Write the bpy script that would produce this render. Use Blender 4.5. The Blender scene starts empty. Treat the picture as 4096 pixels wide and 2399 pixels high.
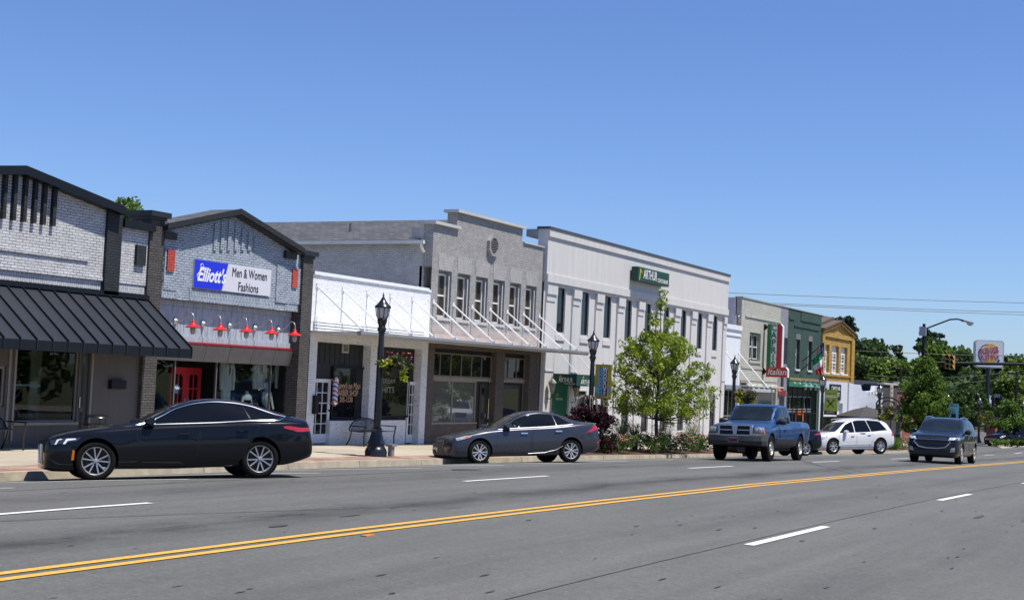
import bpy, bmesh, math, random
import numpy as np
from mathutils import Matrix, Vector, geometry
from mathutils.bvhtree import BVHTree
random.seed(7); RNG = np.random.default_rng(7)
R = math.radians
SC = bpy.context.scene
COL = SC.collection

# ------------------------------------------------------------------ camera
CAMH = 2.2
FPX = 5688.9            # focal length in pixels of the 4096 wide photograph (50 mm on 36 mm)
CX, CY = 2048.0, 1199.5
def _basis():
    s = 4096/2520
    d = np.array([3050*s-CX, -(1012*s-CY), -FPX]); d /= np.linalg.norm(d)
    r = R(2.5); sx, sy = math.sin(r), math.cos(r)
    u = np.array([sx, sy, -(sx*d[0]+sy*d[1])/d[2]]); u /= np.linalg.norm(u)
    return np.array([np.cross(d, u), d, u])
MC = _basis()           # rows: world axes in camera space
cam = bpy.data.objects.new("camera", bpy.data.cameras.new("camera")); COL.objects.link(cam)
cam.data.lens = 50.0; cam.data.sensor_width = 36.0; cam.data.clip_end = 3000; cam.data.clip_start = 0.3
cam.matrix_world = Matrix.Translation((0, 0, CAMH)) @ Matrix([list(map(float, r)) for r in MC]).to_4x4()
SC.camera = cam
# ------------------------------------------------------------------ sky and sun
SUN_DIR = Vector((.385, .035, .92)).normalized()
w = bpy.data.worlds.new("World"); SC.world = w; w.use_nodes = True
nt = w.node_tree; nt.nodes.clear()
sky = nt.nodes.new("ShaderNodeTexSky"); sky.sky_type = 'NISHITA'; sky.sun_disc = False
sky.sun_elevation = math.asin(SUN_DIR.z); sky.sun_rotation = math.atan2(SUN_DIR.x, SUN_DIR.y)
sky.air_density = 1.0; sky.dust_density = 0.3; sky.ozone_density = 2.2; sky.altitude = 200
bg = nt.nodes.new("ShaderNodeBackground"); bg.inputs[1].default_value = 0.088
wo = nt.nodes.new("ShaderNodeOutputWorld")
tint = nt.nodes.new("ShaderNodeMix"); tint.data_type = 'RGBA'; tint.blend_type = 'MULTIPLY'; tint.inputs[0].default_value = 1
tint.inputs[7].default_value = (.665, .82, 1.17, 1)      # deeper, drier blue than the model's default air
nt.links.new(sky.outputs[0], tint.inputs[6]); nt.links.new(tint.outputs[2], bg.inputs[0]); nt.links.new(bg.outputs[0], wo.inputs[0])
sl = bpy.data.lights.new("sun", 'SUN'); sl.energy = 4.8; sl.angle = R(.53); sl.color = (1, .95, .85)
so = bpy.data.objects.new("sun", sl); COL.objects.link(so)
so.rotation_euler = SUN_DIR.to_track_quat('Z', 'Y').to_euler(); so.location = (20, 0, 60)
SC.view_settings.view_transform = 'Standard'; SC.view_settings.look = 'None'
SC.view_settings.exposure = 0.45; SC.view_settings.gamma = 1
SC.cycles.sample_clamp_direct = 12; SC.cycles.sample_clamp_indirect = 6

# ------------------------------------------------------------------ photo -> plane helpers (used once, to measure the street)
CR = dict(a=(0,600,2.10875), b=(0,1250,2.10875), c=(600,780,2.38), d=(600,1300,2.2714), e=(1200,1050,1.7367),
          f=(1650,800,2.46), g=(1650,1350,2.684), h=(2100,880,2.5894), i=(2150,1350,2.684), j=(2750,1150,1.9686),
          k=(3200,1250,2.46), l=(3550,1200,2.108), m=(3700,1340,3.2096), n=(2850,1300,3.69))
def pix(c, x, y):
    o = CR[c]; return o[0]+x/o[2], o[1]+y/o[2]
def ray(c, x, y):
    p = pix(c, x, y); return MC @ np.array([p[0]-CX, -(p[1]-CY), -FPX])
def onx(c, x, y, X=-25.0):
    v = ray(c, x, y); t = X/v[0]; return Vector((X, float(v[1]*t), float(v[2]*t+CAMH)))
def F(c, x, y, X=-25.0):
    v = onx(c, x, y, X); return v.y, v.z
def ony(c, x, y, Y):
    v = ray(c, x, y); t = Y/v[1]; return Vector((float(v[0]*t), Y, float(v[2]*t+CAMH)))
def D(c, x, y, Z):
    v = ray(c, x, y)*Z/FPX; return Vector((float(v[0]), float(v[1]), float(v[2]+CAMH)))
ZY = [-60,0,8,13.5,17,21,29,45.5,71,93,110,130,160,400]
ZZ = [.42,.42,.41,.39,.36,.32,.22,-.08,-.61,-1.07,-1.25,-1.32,-1.32,-1.4]
def zl(y): return float(np.interp(y, ZY, ZZ))
def G(x, y): return zl(y)-.27*min(1.1, abs(x+9)/9.7)**3
def SW(y, x=-25): return zl(y)-.12-.06*min(1,max(0,(x+25)/5.5))
def ground_hit(c, x, y, off=0):
    v = ray(c, x, y); n = np.linalg.norm(v)
    for i in range(5000):
        t = (5+i*.05)/n; p = v*t
        if p[2]+CAMH < G(p[0], p[1])+off: break
    return Vector((float(p[0]), float(p[1]), float(p[2]+CAMH)))

# ------------------------------------------------------------------ materials
MATS = {}
def nodes_of(name):
    m = bpy.data.materials.new(name); m.use_nodes = True; t = m.node_tree
    b = next(n for n in t.nodes if n.type == 'BSDF_PRINCIPLED')
    return m, t, b
def setp(b, rough=.6, metal=0, spec=.5, coat=0, coat_rough=.03, trans=0, ior=None):
    b.inputs['Roughness'].default_value = rough; b.inputs['Metallic'].default_value = metal
    b.inputs['Specular IOR Level'].default_value = spec
    b.inputs['Coat Weight'].default_value = coat; b.inputs['Coat Roughness'].default_value = coat_rough
    b.inputs['Transmission Weight'].default_value = trans
    if ior: b.inputs['IOR'].default_value = ior
def mat(name, col, rough=.6, metal=0, spec=.5, coat=0, var=0.12, scale=3.0, bump=0, bscale=30, aniso=(1,1,1), emit=None, dirt=0, trans=0):
    if name in MATS: return MATS[name]
    m, t, b = nodes_of(name); setp(b, rough, metal, spec, coat, trans=trans)
    c = tuple(col)+(1,)
    b.inputs['Base Color'].default_value = c
    tc = t.nodes.new('ShaderNodeTexCoord'); mp = t.nodes.new('ShaderNodeMapping'); mp.inputs['Scale'].default_value = aniso
    t.links.new(tc.outputs['Object'], mp.inputs[0])
    if var:
        n = t.nodes.new('ShaderNodeTexNoise'); n.inputs['Scale'].default_value = scale; n.inputs['Detail'].default_value = 6
        n.inputs['Roughness'].default_value = .65
        t.links.new(mp.outputs[0], n.inputs['Vector'])
        r = t.nodes.new('ShaderNodeMapRange'); r.inputs['From Min'].default_value = .3; r.inputs['From Max'].default_value = .7
        r.inputs['To Min'].default_value = 1-var; r.inputs['To Max'].default_value = 1+var
        t.links.new(n.outputs[0], r.inputs[0])
        mx = t.nodes.new('ShaderNodeVectorMath'); mx.operation = 'SCALE'; mx.inputs[0].default_value = col
        t.links.new(r.outputs[0], mx.inputs['Scale']); t.links.new(mx.outputs[0], b.inputs['Base Color'])
    if bump:
        n2 = t.nodes.new('ShaderNodeTexNoise'); n2.inputs['Scale'].default_value = bscale; n2.inputs['Detail'].default_value = 5
        t.links.new(mp.outputs[0], n2.inputs['Vector'])
        bp = t.nodes.new('ShaderNodeBump'); bp.inputs['Strength'].default_value = bump; bp.inputs['Distance'].default_value = .01
        t.links.new(n2.outputs[0], bp.inputs['Height']); t.links.new(bp.outputs[0], b.inputs['Normal'])
    if emit: b.inputs['Emission Color'].default_value = tuple(emit[:3])+(1,); b.inputs['Emission Strength'].default_value = emit[3]
    MATS[name] = m; return m
def brick(name, c1, c2, mortar, bump=.6, soldier=False, rough=.75, bw=.205, bh=.068, ms=.009, wash=.12, peel=None, flat=False):
    if name in MATS: return MATS[name]
    m, t, b = nodes_of(name); setp(b, rough, spec=.3)
    tc = t.nodes.new('ShaderNodeTexCoord'); sp = t.nodes.new('ShaderNodeSeparateXYZ'); t.links.new(tc.outputs['Object'], sp.inputs[0])
    ad = t.nodes.new('ShaderNodeMath'); t.links.new(sp.outputs[0], ad.inputs[0]); t.links.new(sp.outputs[1], ad.inputs[1])
    cb = t.nodes.new('ShaderNodeCombineXYZ')
    nz = t.nodes.new('ShaderNodeTexNoise'); nz.inputs['Scale'].default_value = 9; t.links.new(tc.outputs['Object'], nz.inputs['Vector'])
    jit = t.nodes.new('ShaderNodeMath'); jit.operation = 'MULTIPLY_ADD'; jit.inputs[1].default_value = .006; t.links.new(nz.outputs[0], jit.inputs[0])
    if flat:
        t.links.new(sp.outputs[1], cb.inputs[0]); t.links.new(sp.outputs[0], jit.inputs[2]); t.links.new(jit.outputs[0], cb.inputs[1])
    elif soldier:
        t.links.new(sp.outputs[2], cb.inputs[0]); t.links.new(ad.outputs[0], jit.inputs[2]); t.links.new(jit.outputs[0], cb.inputs[1])
    else:
        t.links.new(ad.outputs[0], cb.inputs[0]); t.links.new(sp.outputs[2], jit.inputs[2]); t.links.new(jit.outputs[0], cb.inputs[1])
    br = t.nodes.new('ShaderNodeTexBrick'); br.inputs['Scale'].default_value = 1; br.inputs['Brick Width'].default_value = bw
    br.inputs['Row Height'].default_value = bh; br.inputs['Mortar Size'].default_value = ms; br.inputs['Mortar Smooth'].default_value = .2
    br.inputs['Color1'].default_value = tuple(v*.94 for v in c1)+(1,); br.inputs['Color2'].default_value = tuple(v*1.04 for v in c2)+(1,); br.inputs['Mortar'].default_value = tuple(mortar)+(1,)
    t.links.new(cb.outputs[0], br.inputs['Vector'])
    n = t.nodes.new('ShaderNodeTexNoise'); n.inputs['Scale'].default_value = 1.3; n.inputs['Detail'].default_value = 7; n.inputs['Roughness'].default_value = .7
    t.links.new(tc.outputs['Object'], n.inputs['Vector'])
    r = t.nodes.new('ShaderNodeMapRange'); r.inputs['From Min'].default_value = .3; r.inputs['From Max'].default_value = .7
    r.inputs['To Min'].default_value = 1-wash; r.inputs['To Max'].default_value = 1+wash; t.links.new(n.outputs[0], r.inputs[0])
    mx = t.nodes.new('ShaderNodeVectorMath'); mx.operation = 'SCALE'; t.links.new(br.outputs[0], mx.inputs[0]); t.links.new(r.outputs[0], mx.inputs['Scale'])
    last = mx.outputs[0]
    nj = t.nodes.new('ShaderNodeTexNoise'); nj.inputs['Scale'].default_value = 4.5; nj.inputs['Detail'].default_value = 5; nj.inputs['Roughness'].default_value = .7; t.links.new(tc.outputs['Object'], nj.inputs['Vector'])
    rj = t.nodes.new('ShaderNodeMapRange'); rj.inputs['From Min'].default_value = .42; rj.inputs['From Max'].default_value = .66; rj.inputs['To Max'].default_value = .8; t.links.new(nj.outputs[0], rj.inputs[0])
    mj = t.nodes.new('ShaderNodeMix'); mj.data_type = 'RGBA'; mj.inputs[6].default_value = tuple(mortar)+(1,); mj.inputs[7].default_value = tuple(.5*(a+b_) for a, b_ in zip(c1, c2))+(1,); t.links.new(rj.outputs[0], mj.inputs[0]); t.links.new(mj.outputs[2], br.inputs['Mortar'])
    if peel:
        n3 = t.nodes.new('ShaderNodeTexNoise'); n3.inputs['Scale'].default_value = 14; n3.inputs['Detail'].default_value = 8; t.links.new(tc.outputs['Object'], n3.inputs['Vector'])
        gt = t.nodes.new('ShaderNodeMath'); gt.operation = 'GREATER_THAN'; gt.inputs[1].default_value = .64; t.links.new(n3.outputs[0], gt.inputs[0])
        mm = t.nodes.new('ShaderNodeMix'); mm.data_type = 'RGBA'; t.links.new(gt.outputs[0], mm.inputs[0]); t.links.new(last, mm.inputs[6]); mm.inputs[7].default_value = tuple(peel)+(1,)
        last = mm.outputs[2]
    t.links.new(last, b.inputs['Base Color'])
    bp = t.nodes.new('ShaderNodeBump'); bp.invert = True; bp.inputs['Strength'].default_value = bump; bp.inputs['Distance'].default_value = .02
    t.links.new(br.outputs['Fac'], bp.inputs['Height']); t.links.new(bp.outputs[0], b.inputs['Normal'])
    MATS[name] = m; return m
def glass_clear(name='shop_glass', tint=(.75,.8,.8)):
    if name in MATS: return MATS[name]
    m = bpy.data.materials.new(name); m.use_nodes = True; t = m.node_tree; t.nodes.clear()
    o = t.nodes.new('ShaderNodeOutputMaterial'); mx = t.nodes.new('ShaderNodeMixShader'); tr = t.nodes.new('ShaderNodeBsdfTransparent')
    gl = t.nodes.new('ShaderNodeBsdfGlossy'); gl.inputs['Roughness'].default_value = .01; tr.inputs[0].default_value = tint+(1,)
    lw = t.nodes.new('ShaderNodeLayerWeight'); lw.inputs[0].default_value = .5
    pw_ = t.nodes.new('ShaderNodeMath'); pw_.operation = 'POWER'; pw_.inputs[1].default_value = 4.0; t.links.new(lw.outputs['Facing'], pw_.inputs[0])
    fr = t.nodes.new('ShaderNodeMath'); fr.operation = 'MULTIPLY_ADD'; fr.inputs[1].default_value = .8; fr.inputs[2].default_value = .03; t.links.new(pw_.outputs[0], fr.inputs[0])
    t.links.new(fr.outputs[0], mx.inputs[0]); t.links.new(tr.outputs[0], mx.inputs[1]); t.links.new(gl.outputs[0], mx.inputs[2]); t.links.new(mx.outputs[0], o.inputs[0])
    MATS[name] = m; return m
def leafmat(name, c1, c2, scale=1.2, rough=.5):
    if name in MATS: return MATS[name]
    m, t, b = nodes_of(name); setp(b, rough, spec=.35)
    tc = t.nodes.new('ShaderNodeTexCoord'); n = t.nodes.new('ShaderNodeTexNoise'); n.inputs['Scale'].default_value = scale; n.inputs['Detail'].default_value = 4
    t.links.new(tc.outputs['Object'], n.inputs['Vector'])
    r = t.nodes.new('ShaderNodeValToRGB'); r.color_ramp.elements[0].position = .35; r.color_ramp.elements[1].position = .65
    r.color_ramp.elements[0].color = tuple(c1)+(1,); r.color_ramp.elements[1].color = tuple(c2)+(1,)
    t.links.new(n.outputs[0], r.inputs[0]); t.links.new(r.outputs[0], b.inputs['Base Color'])
    tl = t.nodes.new('ShaderNodeBsdfTranslucent'); t.links.new(r.outputs[0], tl.inputs[0])
    mx = t.nodes.new('ShaderNodeMixShader'); mx.inputs[0].default_value = .35
    o = next(q for q in t.nodes if q.type == 'OUTPUT_MATERIAL')
    t.links.new(b.outputs[0], mx.inputs[1]); t.links.new(tl.outputs[0], mx.inputs[2]); t.links.new(mx.outputs[0], o.inputs[0])
    MATS[name] = m; return m
def asphalt():
    m, t, b = nodes_of('asphalt'); setp(b, .8, spec=.35)
    tc = t.nodes.new('ShaderNodeTexCoord')
    def noise(scale, detail=4, sc=(1,1,1), rough=.6):
        mp = t.nodes.new('ShaderNodeMapping'); mp.inputs['Scale'].default_value = sc; t.links.new(tc.outputs['Object'], mp.inputs[0])
        n = t.nodes.new('ShaderNodeTexNoise'); n.inputs['Scale'].default_value = scale; n.inputs['Detail'].default_value = detail; n.inputs['Roughness'].default_value = rough
        t.links.new(mp.outputs[0], n.inputs['Vector']); return n.outputs[0]
    def rng(v, a, bb, c, d):
        r = t.nodes.new('ShaderNodeMapRange'); r.inputs['From Min'].default_value = a; r.inputs['From Max'].default_value = bb
        r.inputs['To Min'].default_value = c; r.inputs['To Max'].default_value = d; t.links.new(v, r.inputs[0]); return r.outputs[0]
    def mul(a, c):
        q = t.nodes.new('ShaderNodeMath'); q.operation = 'MULTIPLY'
        for k, v in enumerate((a, c)):
            if isinstance(v, float): q.inputs[k].default_value = v
            else: t.links.new(v, q.inputs[k])
        return q.outputs[0]
    fine = mul(rng(noise(55, 3, rough=.8), .3, .7, .70, 1.30), mul(rng(noise(18, 2, rough=.8), .3, .7, .84, 1.16), rng(noise(7, 3, rough=.8), .3, .7, .92, 1.08)))
    blot = rng(noise(.7, 6, (1, .35, 1)), .3, .7, .9, 1.08)
    streak = rng(noise(1.6, 5, (1.6, .07, 1)), .3, .7, .88, 1.08)
    # oil darkened wheel tracks along the lanes (wear, fixed to the road)
    sp = t.nodes.new('ShaderNodeSeparateXYZ'); t.links.new(tc.outputs['Object'], sp.inputs[0])
    last = mul(mul(fine, blot), streak)
    for c, wd, amt in ((-10.55, .42, .55), (-14.3, .5, .36), (-6.6, .45, .16), (-3.2, .5, .16)):
        a = t.nodes.new('ShaderNodeMath'); a.operation = 'ADD'; a.inputs[1].default_value = -c; t.links.new(sp.outputs[0], a.inputs[0])
        wob = rng(noise(.25, 2, (1, 1, 1)), .3, .7, -.25, .25); a2 = t.nodes.new('ShaderNodeMath'); a2.operation = 'ADD'; t.links.new(a.outputs[0], a2.inputs[0]); t.links.new(wob, a2.inputs[1])
        ab = t.nodes.new('ShaderNodeMath'); ab.operation = 'ABSOLUTE'; t.links.new(a2.outputs[0], ab.inputs[0])
        fall = rng(ab.outputs[0], 0, wd*1.9, amt, 0.0)
        br = mul(fall, rng(noise(2.5, 6, (1, .25, 1)), .35, .65, .35, 1.2))
        s = t.nodes.new('ShaderNodeMath'); s.operation = 'SUBTRACT'; s.inputs[0].default_value = 1; t.links.new(br, s.inputs[1])
        last = mul(last, s.outputs[0])
    spk = rng(noise(22, 2, rough=.9), .72, .78, 0, .35)
    vm = t.nodes.new('ShaderNodeVectorMath'); vm.operation = 'SCALE'; vm.inputs[0].default_value = (.113, .112, .105); t.links.new(last, vm.inputs['Scale'])
    va = t.nodes.new('ShaderNodeVectorMath'); va.operation = 'ADD'; t.links.new(vm.outputs[0], va.inputs[0]); t.links.new(spk, va.inputs[1])
    t.links.new(va.outputs[0], b.inputs['Base Color'])
    bp = t.nodes.new('ShaderNodeBump'); bp.inputs['Strength'].default_value = .5; bp.inputs['Distance'].default_value = .01
    t.links.new(noise(70, 3, rough=.8), bp.inputs['Height']); t.links.new(bp.outputs[0], b.inputs['Normal'])
    MATS['asphalt'] = m; return m

# ------------------------------------------------------------------ mesh builder
class MB:
    def __init__(s): s.v = []; s.f = []; s.m = []; s.smooth = []
    def add(s, vs, fs, mi=0, sm=False):
        o = len(s.v); s.v += [tuple(v) for v in vs]
        for f in fs: s.f.append(tuple(o+i for i in f)); s.m.append(mi); s.smooth.append(sm)
        return s
    def box(s, x0, x1, y0, y1, z0, z1, mi=0):
        x0, x1 = sorted((x0, x1)); y0, y1 = sorted((y0, y1)); z0, z1 = sorted((z0, z1))
        v = [(x,y,z) for x in (x0,x1) for y in (y0,y1) for z in (z0,z1)]
        return s.add(v, [(0,1,3,2),(4,6,7,5),(0,4,5,1),(2,3,7,6),(0,2,6,4),(1,5,7,3)], mi)
    def hexa(s, p, mi=0):      # p: 8 points, bottom 4 ccw then top 4
        return s.add(p, [(3,2,1,0),(4,5,6,7),(0,1,5,4),(1,2,6,5),(2,3,7,6),(3,0,4,7)], mi)
    def prism(s, poly, x0, x1, mi=0, axis='x'):   # polygon in the plane normal to axis
        n = len(poly); f = (lambda x,a,b: (x,a,b)) if axis == 'x' else ((lambda x,a,b: (a,x,b)) if axis == 'y' else (lambda x,a,b: (a,b,x)))
        v = [f(x0,*p) for p in poly]+[f(x1,*p) for p in poly]
        fs = [tuple(range(n-1,-1,-1)), tuple(range(n,2*n))]+[(i,(i+1)%n,(i+1)%n+n,i+n) for i in range(n)]
        return s.add(v, fs, mi)
    def tube(s, pts, r, n=8, mi=0, cap=True):
        pts = [Vector(p) for p in pts]; rr = r if isinstance(r, (list,tuple)) else [r]*len(pts)
        vs = []; up = None
        for i, p in enumerate(pts):
            d = (pts[min(i+1,len(pts)-1)]-pts[max(i-1,0)]).normalized()
            if up is None: up = Vector((0,0,1)) if abs(d.z) < .9 else Vector((1,0,0))
            a = d.cross(up).normalized(); b = a.cross(d).normalized(); up = b
            for k in range(n):
                t = 2*math.pi*k/n; vs.append(p+(a*math.cos(t)+b*math.sin(t))*rr[i])
        fs = [(i*n+k, i*n+(k+1)%n, (i+1)*n+(k+1)%n, (i+1)*n+k) for i in range(len(pts)-1) for k in range(n)]
        if cap: fs += [tuple(range(n-1,-1,-1)), tuple((len(pts)-1)*n+k for k in range(n))]
        return s.add(vs, fs, mi, True)
    def lathe(s, c, prof, n=16, mi=0, M=None, arc=None):      # prof: (r, h) from bottom up, axis z (or matrix)
        vs = []
        for r, h in prof:
            for k in range(n):
                t = 2*math.pi*k/n; p = Vector((r*math.cos(t), r*math.sin(t), h))
                if M: p = M @ p
                vs.append(p+Vector(c))
        fs = [(i*n+k, i*n+(k+1)%n, (i+1)*n+(k+1)%n, (i+1)*n+k) for i in range(len(prof)-1) for k in range(n)]
        fs += [tuple(range(n-1,-1,-1)), tuple((len(prof)-1)*n+k for k in range(n))]
        return s.add(vs, fs, mi, True)
    def wall(s, x, y0, y1, z0, z1, holes=(), depth=.25, mi=0, rmi=None):   # front sheet facing +x with openings and reveals
        ys = sorted({y0,y1,*[h[0] for h in holes],*[h[2] for h in holes]}); zs = sorted({z0,z1,*[h[1] for h in holes],*[h[3] for h in holes]})
        ys = [y for y in ys if y0 <= y <= y1]; zs = [z for z in zs if z0 <= z <= z1]
        for a, b in zip(ys, ys[1:]):
            for c, d in zip(zs, zs[1:]):
                my, mz = (a+b)/2, (c+d)/2
                if any(h[0] < my < h[2] and h[1] < mz < h[3] for h in holes): continue
                s.add([(x,a,c),(x,b,c),(x,b,d),(x,a,d)], [(0,1,2,3)], mi)
        q = mi if rmi is None else rmi
        for a, c, b, d in holes:
            X = x-depth
            s.add([(x,a,c),(x,a,d),(X,a,d),(X,a,c)], [(0,1,2,3)], q); s.add([(x,b,c),(X,b,c),(X,b,d),(x,b,d)], [(0,1,2,3)], q)
            s.add([(x,a,d),(x,b,d),(X,b,d),(X,a,d)], [(0,1,2,3)], q); s.add([(x,a,c),(X,a,c),(X,b,c),(x,b,c)], [(0,1,2,3)], q)
        return s
    def build(s, name, mats, parent=None, origin=None):
        me = bpy.data.meshes.new(name)
        v = s.v
        if origin is not None: v = [(a-origin[0], b-origin[1], c-origin[2]) for a,b,c in v]
        me.from_pydata(v, [], s.f)
        if not isinstance(mats, (list,tuple)): mats = [mats]
        for m in mats: me.materials.append(m)
        me.polygons.foreach_set('material_index', s.m); me.polygons.foreach_set('use_smooth', s.smooth); me.update()
        if any(s.smooth): me.set_sharp_from_angle(angle=R(42))
        o = bpy.data.objects.new(name, me); COL.objects.link(o)
        if origin is not None and parent is None: o.location = origin
        if parent is not None: o.parent = parent
        return o
def tag(o, label=None, cat=None, group=None, kind=None):
    if label: o['label'] = label
    if cat: o['category'] = cat
    if group: o['group'] = group
    if kind: o['kind'] = kind
    return o
def empty(name, loc, label, cat, group=None, rz=0):
    o = bpy.data.objects.new(name, None); COL.objects.link(o); o.location = loc; o.rotation_euler = (0,0,rz)
    o.empty_display_size = .2
    return tag(o, label, cat, group)
class Th:       # a thing: an empty at its base; parts are given in world coordinates
    def __init__(s, name, loc, label, cat, group=None):
        s.o = empty(name, loc, label, cat, group); s.loc = tuple(loc)
    def part(s, mb, name, mats, parent=None, label=None):
        if name in ('pier','pier_cap','red_panel','pilaster','sill_panel','downpipe','corbel'):
            n = len(mb.v); par = list(range(n))
            def fd(i):
                while par[i] != i: par[i] = par[par[i]]; i = par[i]
                return i
            for f in mb.f:
                for j in f[1:]: par[fd(f[0])] = fd(j)
            groups = {}
            for k, f in enumerate(mb.f): groups.setdefault(fd(f[0]), []).append(k)
            o = None
            for ks in groups.values():
                m2 = MB(); idx = {}
                for k in ks:
                    for i in mb.f[k]:
                        if i not in idx: idx[i] = len(m2.v); m2.v.append(mb.v[i])
                    m2.f.append(tuple(idx[i] for i in mb.f[k])); m2.m.append(mb.m[k]); m2.smooth.append(mb.smooth[k])
                o = m2.build(name, mats, parent or s.o, origin=s.loc)
            return o
        o = mb.build(name, mats, parent or s.o, origin=s.loc)
        if label: o['label'] = label
        return o
def copy_tree(o, parent=None, loc=None, rot=None, label=None, group=None):
    c = o.copy(); COL.objects.link(c)
    if parent is not None: c.parent = parent
    if loc is not None: c.location = loc
    if rot is not None: c.rotation_euler = rot
    if label: c['label'] = label
    if group: c['group'] = group
    for ch in list(o.children): copy_tree(ch, c)
    return c
def text_mb(mb, s, p, size, right=(0,1,0), up=(0,0,1), depth=.01, mi=0, align='CENTER', shear=0, bold=0, width=None, sx=1.0, spacing=1.0, linesp=1.0):
    cu = bpy.data.curves.new('t', 'FONT'); cu.body = s; cu.size = size; cu.align_x = align; cu.align_y = 'CENTER'
    cu.extrude = depth/2; cu.shear = shear; cu.offset = bold; cu.resolution_u = 3; cu.space_character = spacing; cu.space_line = linesp
    o = bpy.data.objects.new('t', cu); COL.objects.link(o)
    dg = bpy.context.evaluated_depsgraph_get(); dg.update()
    me = bpy.data.meshes.new_from_object(o.evaluated_get(dg))
    vs = [v.co.copy() for v in me.vertices]
    if width and vs:
        w0 = max(v.x for v in vs)-min(v.x for v in vs)
        sx = width/w0 if w0 else 1
    r = Vector(right).normalized(); u = Vector(up).normalized(); n = r.cross(u)
    P = Vector(p)
    mb.add([P+r*v.x*sx+u*v.y+n*(v.z+depth/2) for v in vs], [tuple(q.vertices) for q in me.polygons], mi)
    bpy.data.objects.remove(o); bpy.data.curves.remove(cu); bpy.data.meshes.remove(me)
    return mb

# ================================================================== GROUND
def sheet(xs, ys, zf):
    mb = MB(); n = len(ys)
    mb.add([(x,y,zf(x,y)) for x in xs for y in ys], [(i*n+j,(i+1)*n+j,(i+1)*n+j+1,i*n+j+1) for i in range(len(xs)-1) for j in range(n-1)], 0, True); return mb
yy = list(np.arange(-40, 30, 1.5))+list(np.arange(30, 200, 2.5))+[230, 270, 320, 400]
M_asph = asphalt()
mb = sheet([-1200,-500,-200,-120,-60,-30,-10,20,60,120,300,1200], [-300,-60,0,20,40,60,80,100,120,150,200,300,500,900,1600], lambda x,y: zl(y)-.62)
g = mb.build('ground', mat('dry_grass', (.12,.13,.05), .95, var=.35, scale=.3)); tag(g, kind='structure')
M_conc = brick('paving', (.36,.315,.245), (.40,.35,.275), (.22,.19,.15), bump=.2, bw=1.6, bh=1.55, ms=.012, wash=.1, flat=True)
M_kerb = mat('kerb_concrete', (.36,.31,.23), .85, var=.28, scale=2.2, bump=.5, bscale=25)
mb = sheet([-19.9,-19.2,-18.6,-17.6,-16.6,-15.5,-14,-12.8,-11,-9,-7,-5.2,-3.5,-2,-.5,.8,2.2], yy, G)
tag(mb.build('road', M_asph), kind='structure')
mb = sheet([-75,-40,-19.9], [117.6,118,122,126,130,140,160,200], lambda x,y: G(-18.9,y))
tag(mb.build('side_road', M_asph), kind='structure')
KP = [(-60,-19.45),(43,-19.45),(46,-19.25),(52,-19.1),(59.5,-19.1),(61,-19.3),(62,-19.5),(86,-19.5),(90,-19.2),(110,-19.2),(114,-19.8),(116.5,-22),(117.5,-24)]
def kx(y): return float(np.interp(y, [p[0] for p in KP], [p[1] for p in KP]))
ys = [y for y in np.arange(-60, 117.5, 1.0)]+[117.5]
mb = MB(); vs = []; fs = []
for y in ys: vs += [(-25.6,y,SW(y)), (kx(y)-.15,y,SW(y,kx(y))), (kx(y)-.15,y,SW(y,kx(y))-.25)]
for i in range(len(ys)-1):
    a = 3*i; fs += [(a,a+1,a+4,a+3),(a+1,a+2,a+5,a+4)]
mb.add(vs, fs); tag(mb.build('pavement', M_conc), kind='structure')
mb = MB(); vs = []; fs = []
for y in ys: vs += [(kx(y)-1.15,y,SW(y,kx(y)-1.15)+.008), (kx(y)-.16,y,SW(y,kx(y))+.005)]
for i in range(len(ys)-1):
    if not (42 < ys[i] < 60 or ys[i] > 86): fs.append((2*i,2*i+1,2*i+3,2*i+2))
mb.add(vs, fs)
tag(mb.build('brick_paving_band', brick('paver', (.27,.12,.09), (.33,.26,.20), (.16,.12,.09), bump=.3, bw=.42, bh=.21, ms=.012, wash=.25, flat=True)), kind='structure')
mb = MB()
y = -30.0
while y < 117:
    L = 3.0 if not (44 < y < 62 or 86 < y) else 1.5
    for k in range(3):
        a = y+k*L/3; b = y+(k+1)*L/3-(.02 if k == 2 else 0)
        xa, xb = kx(a), kx(b)
        za, zb = SW(a,xa)+.006, SW(b,xb)+.006
        mb.hexa([(xa-.17,a,za-.3),(xa+.02,a,za-.3),(xb+.02,b,zb-.3),(xb-.17,b,zb-.3),(xa-.17,a,za),(xa-.02,a,za),(xb-.02,b,zb),(xb-.17,b,zb)])
    y += L
tag(mb.build('kerb', M_kerb), kind='structure')
# gutter apron
mb = MB(); vs = []; fs = []
for y in ys: vs += [(kx(y)-.02,y,G(kx(y),y)+.004), (kx(y)+.38,y,G(kx(y)+.38,y)+.004)]
for i in range(len(ys)-1): fs.append((2*i,2*i+1,2*i+3,2*i+2))
mb.add(vs, fs); tag(mb.build('gutter', mat('gutter_concrete', (.17,.165,.155), .9, var=.3, scale=2.5)), kind='structure')
# near side kerb and pavement
mb = MB()
for y in np.arange(-60, 160, 4.0): mb.hexa([(2.0,y,G(2,y)-.2),(14,y,G(2,y)-.2),(14,y+4,G(2,y+4)-.2),(2.0,y+4,G(2,y+4)-.2),(2.0,y,SW(y)+.0),(14,y,SW(y)),(14,y+4,SW(y+4)),(2.0,y+4,SW(y+4))])
tag(mb.build('near_pavement', M_conc), kind='structure')
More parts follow.
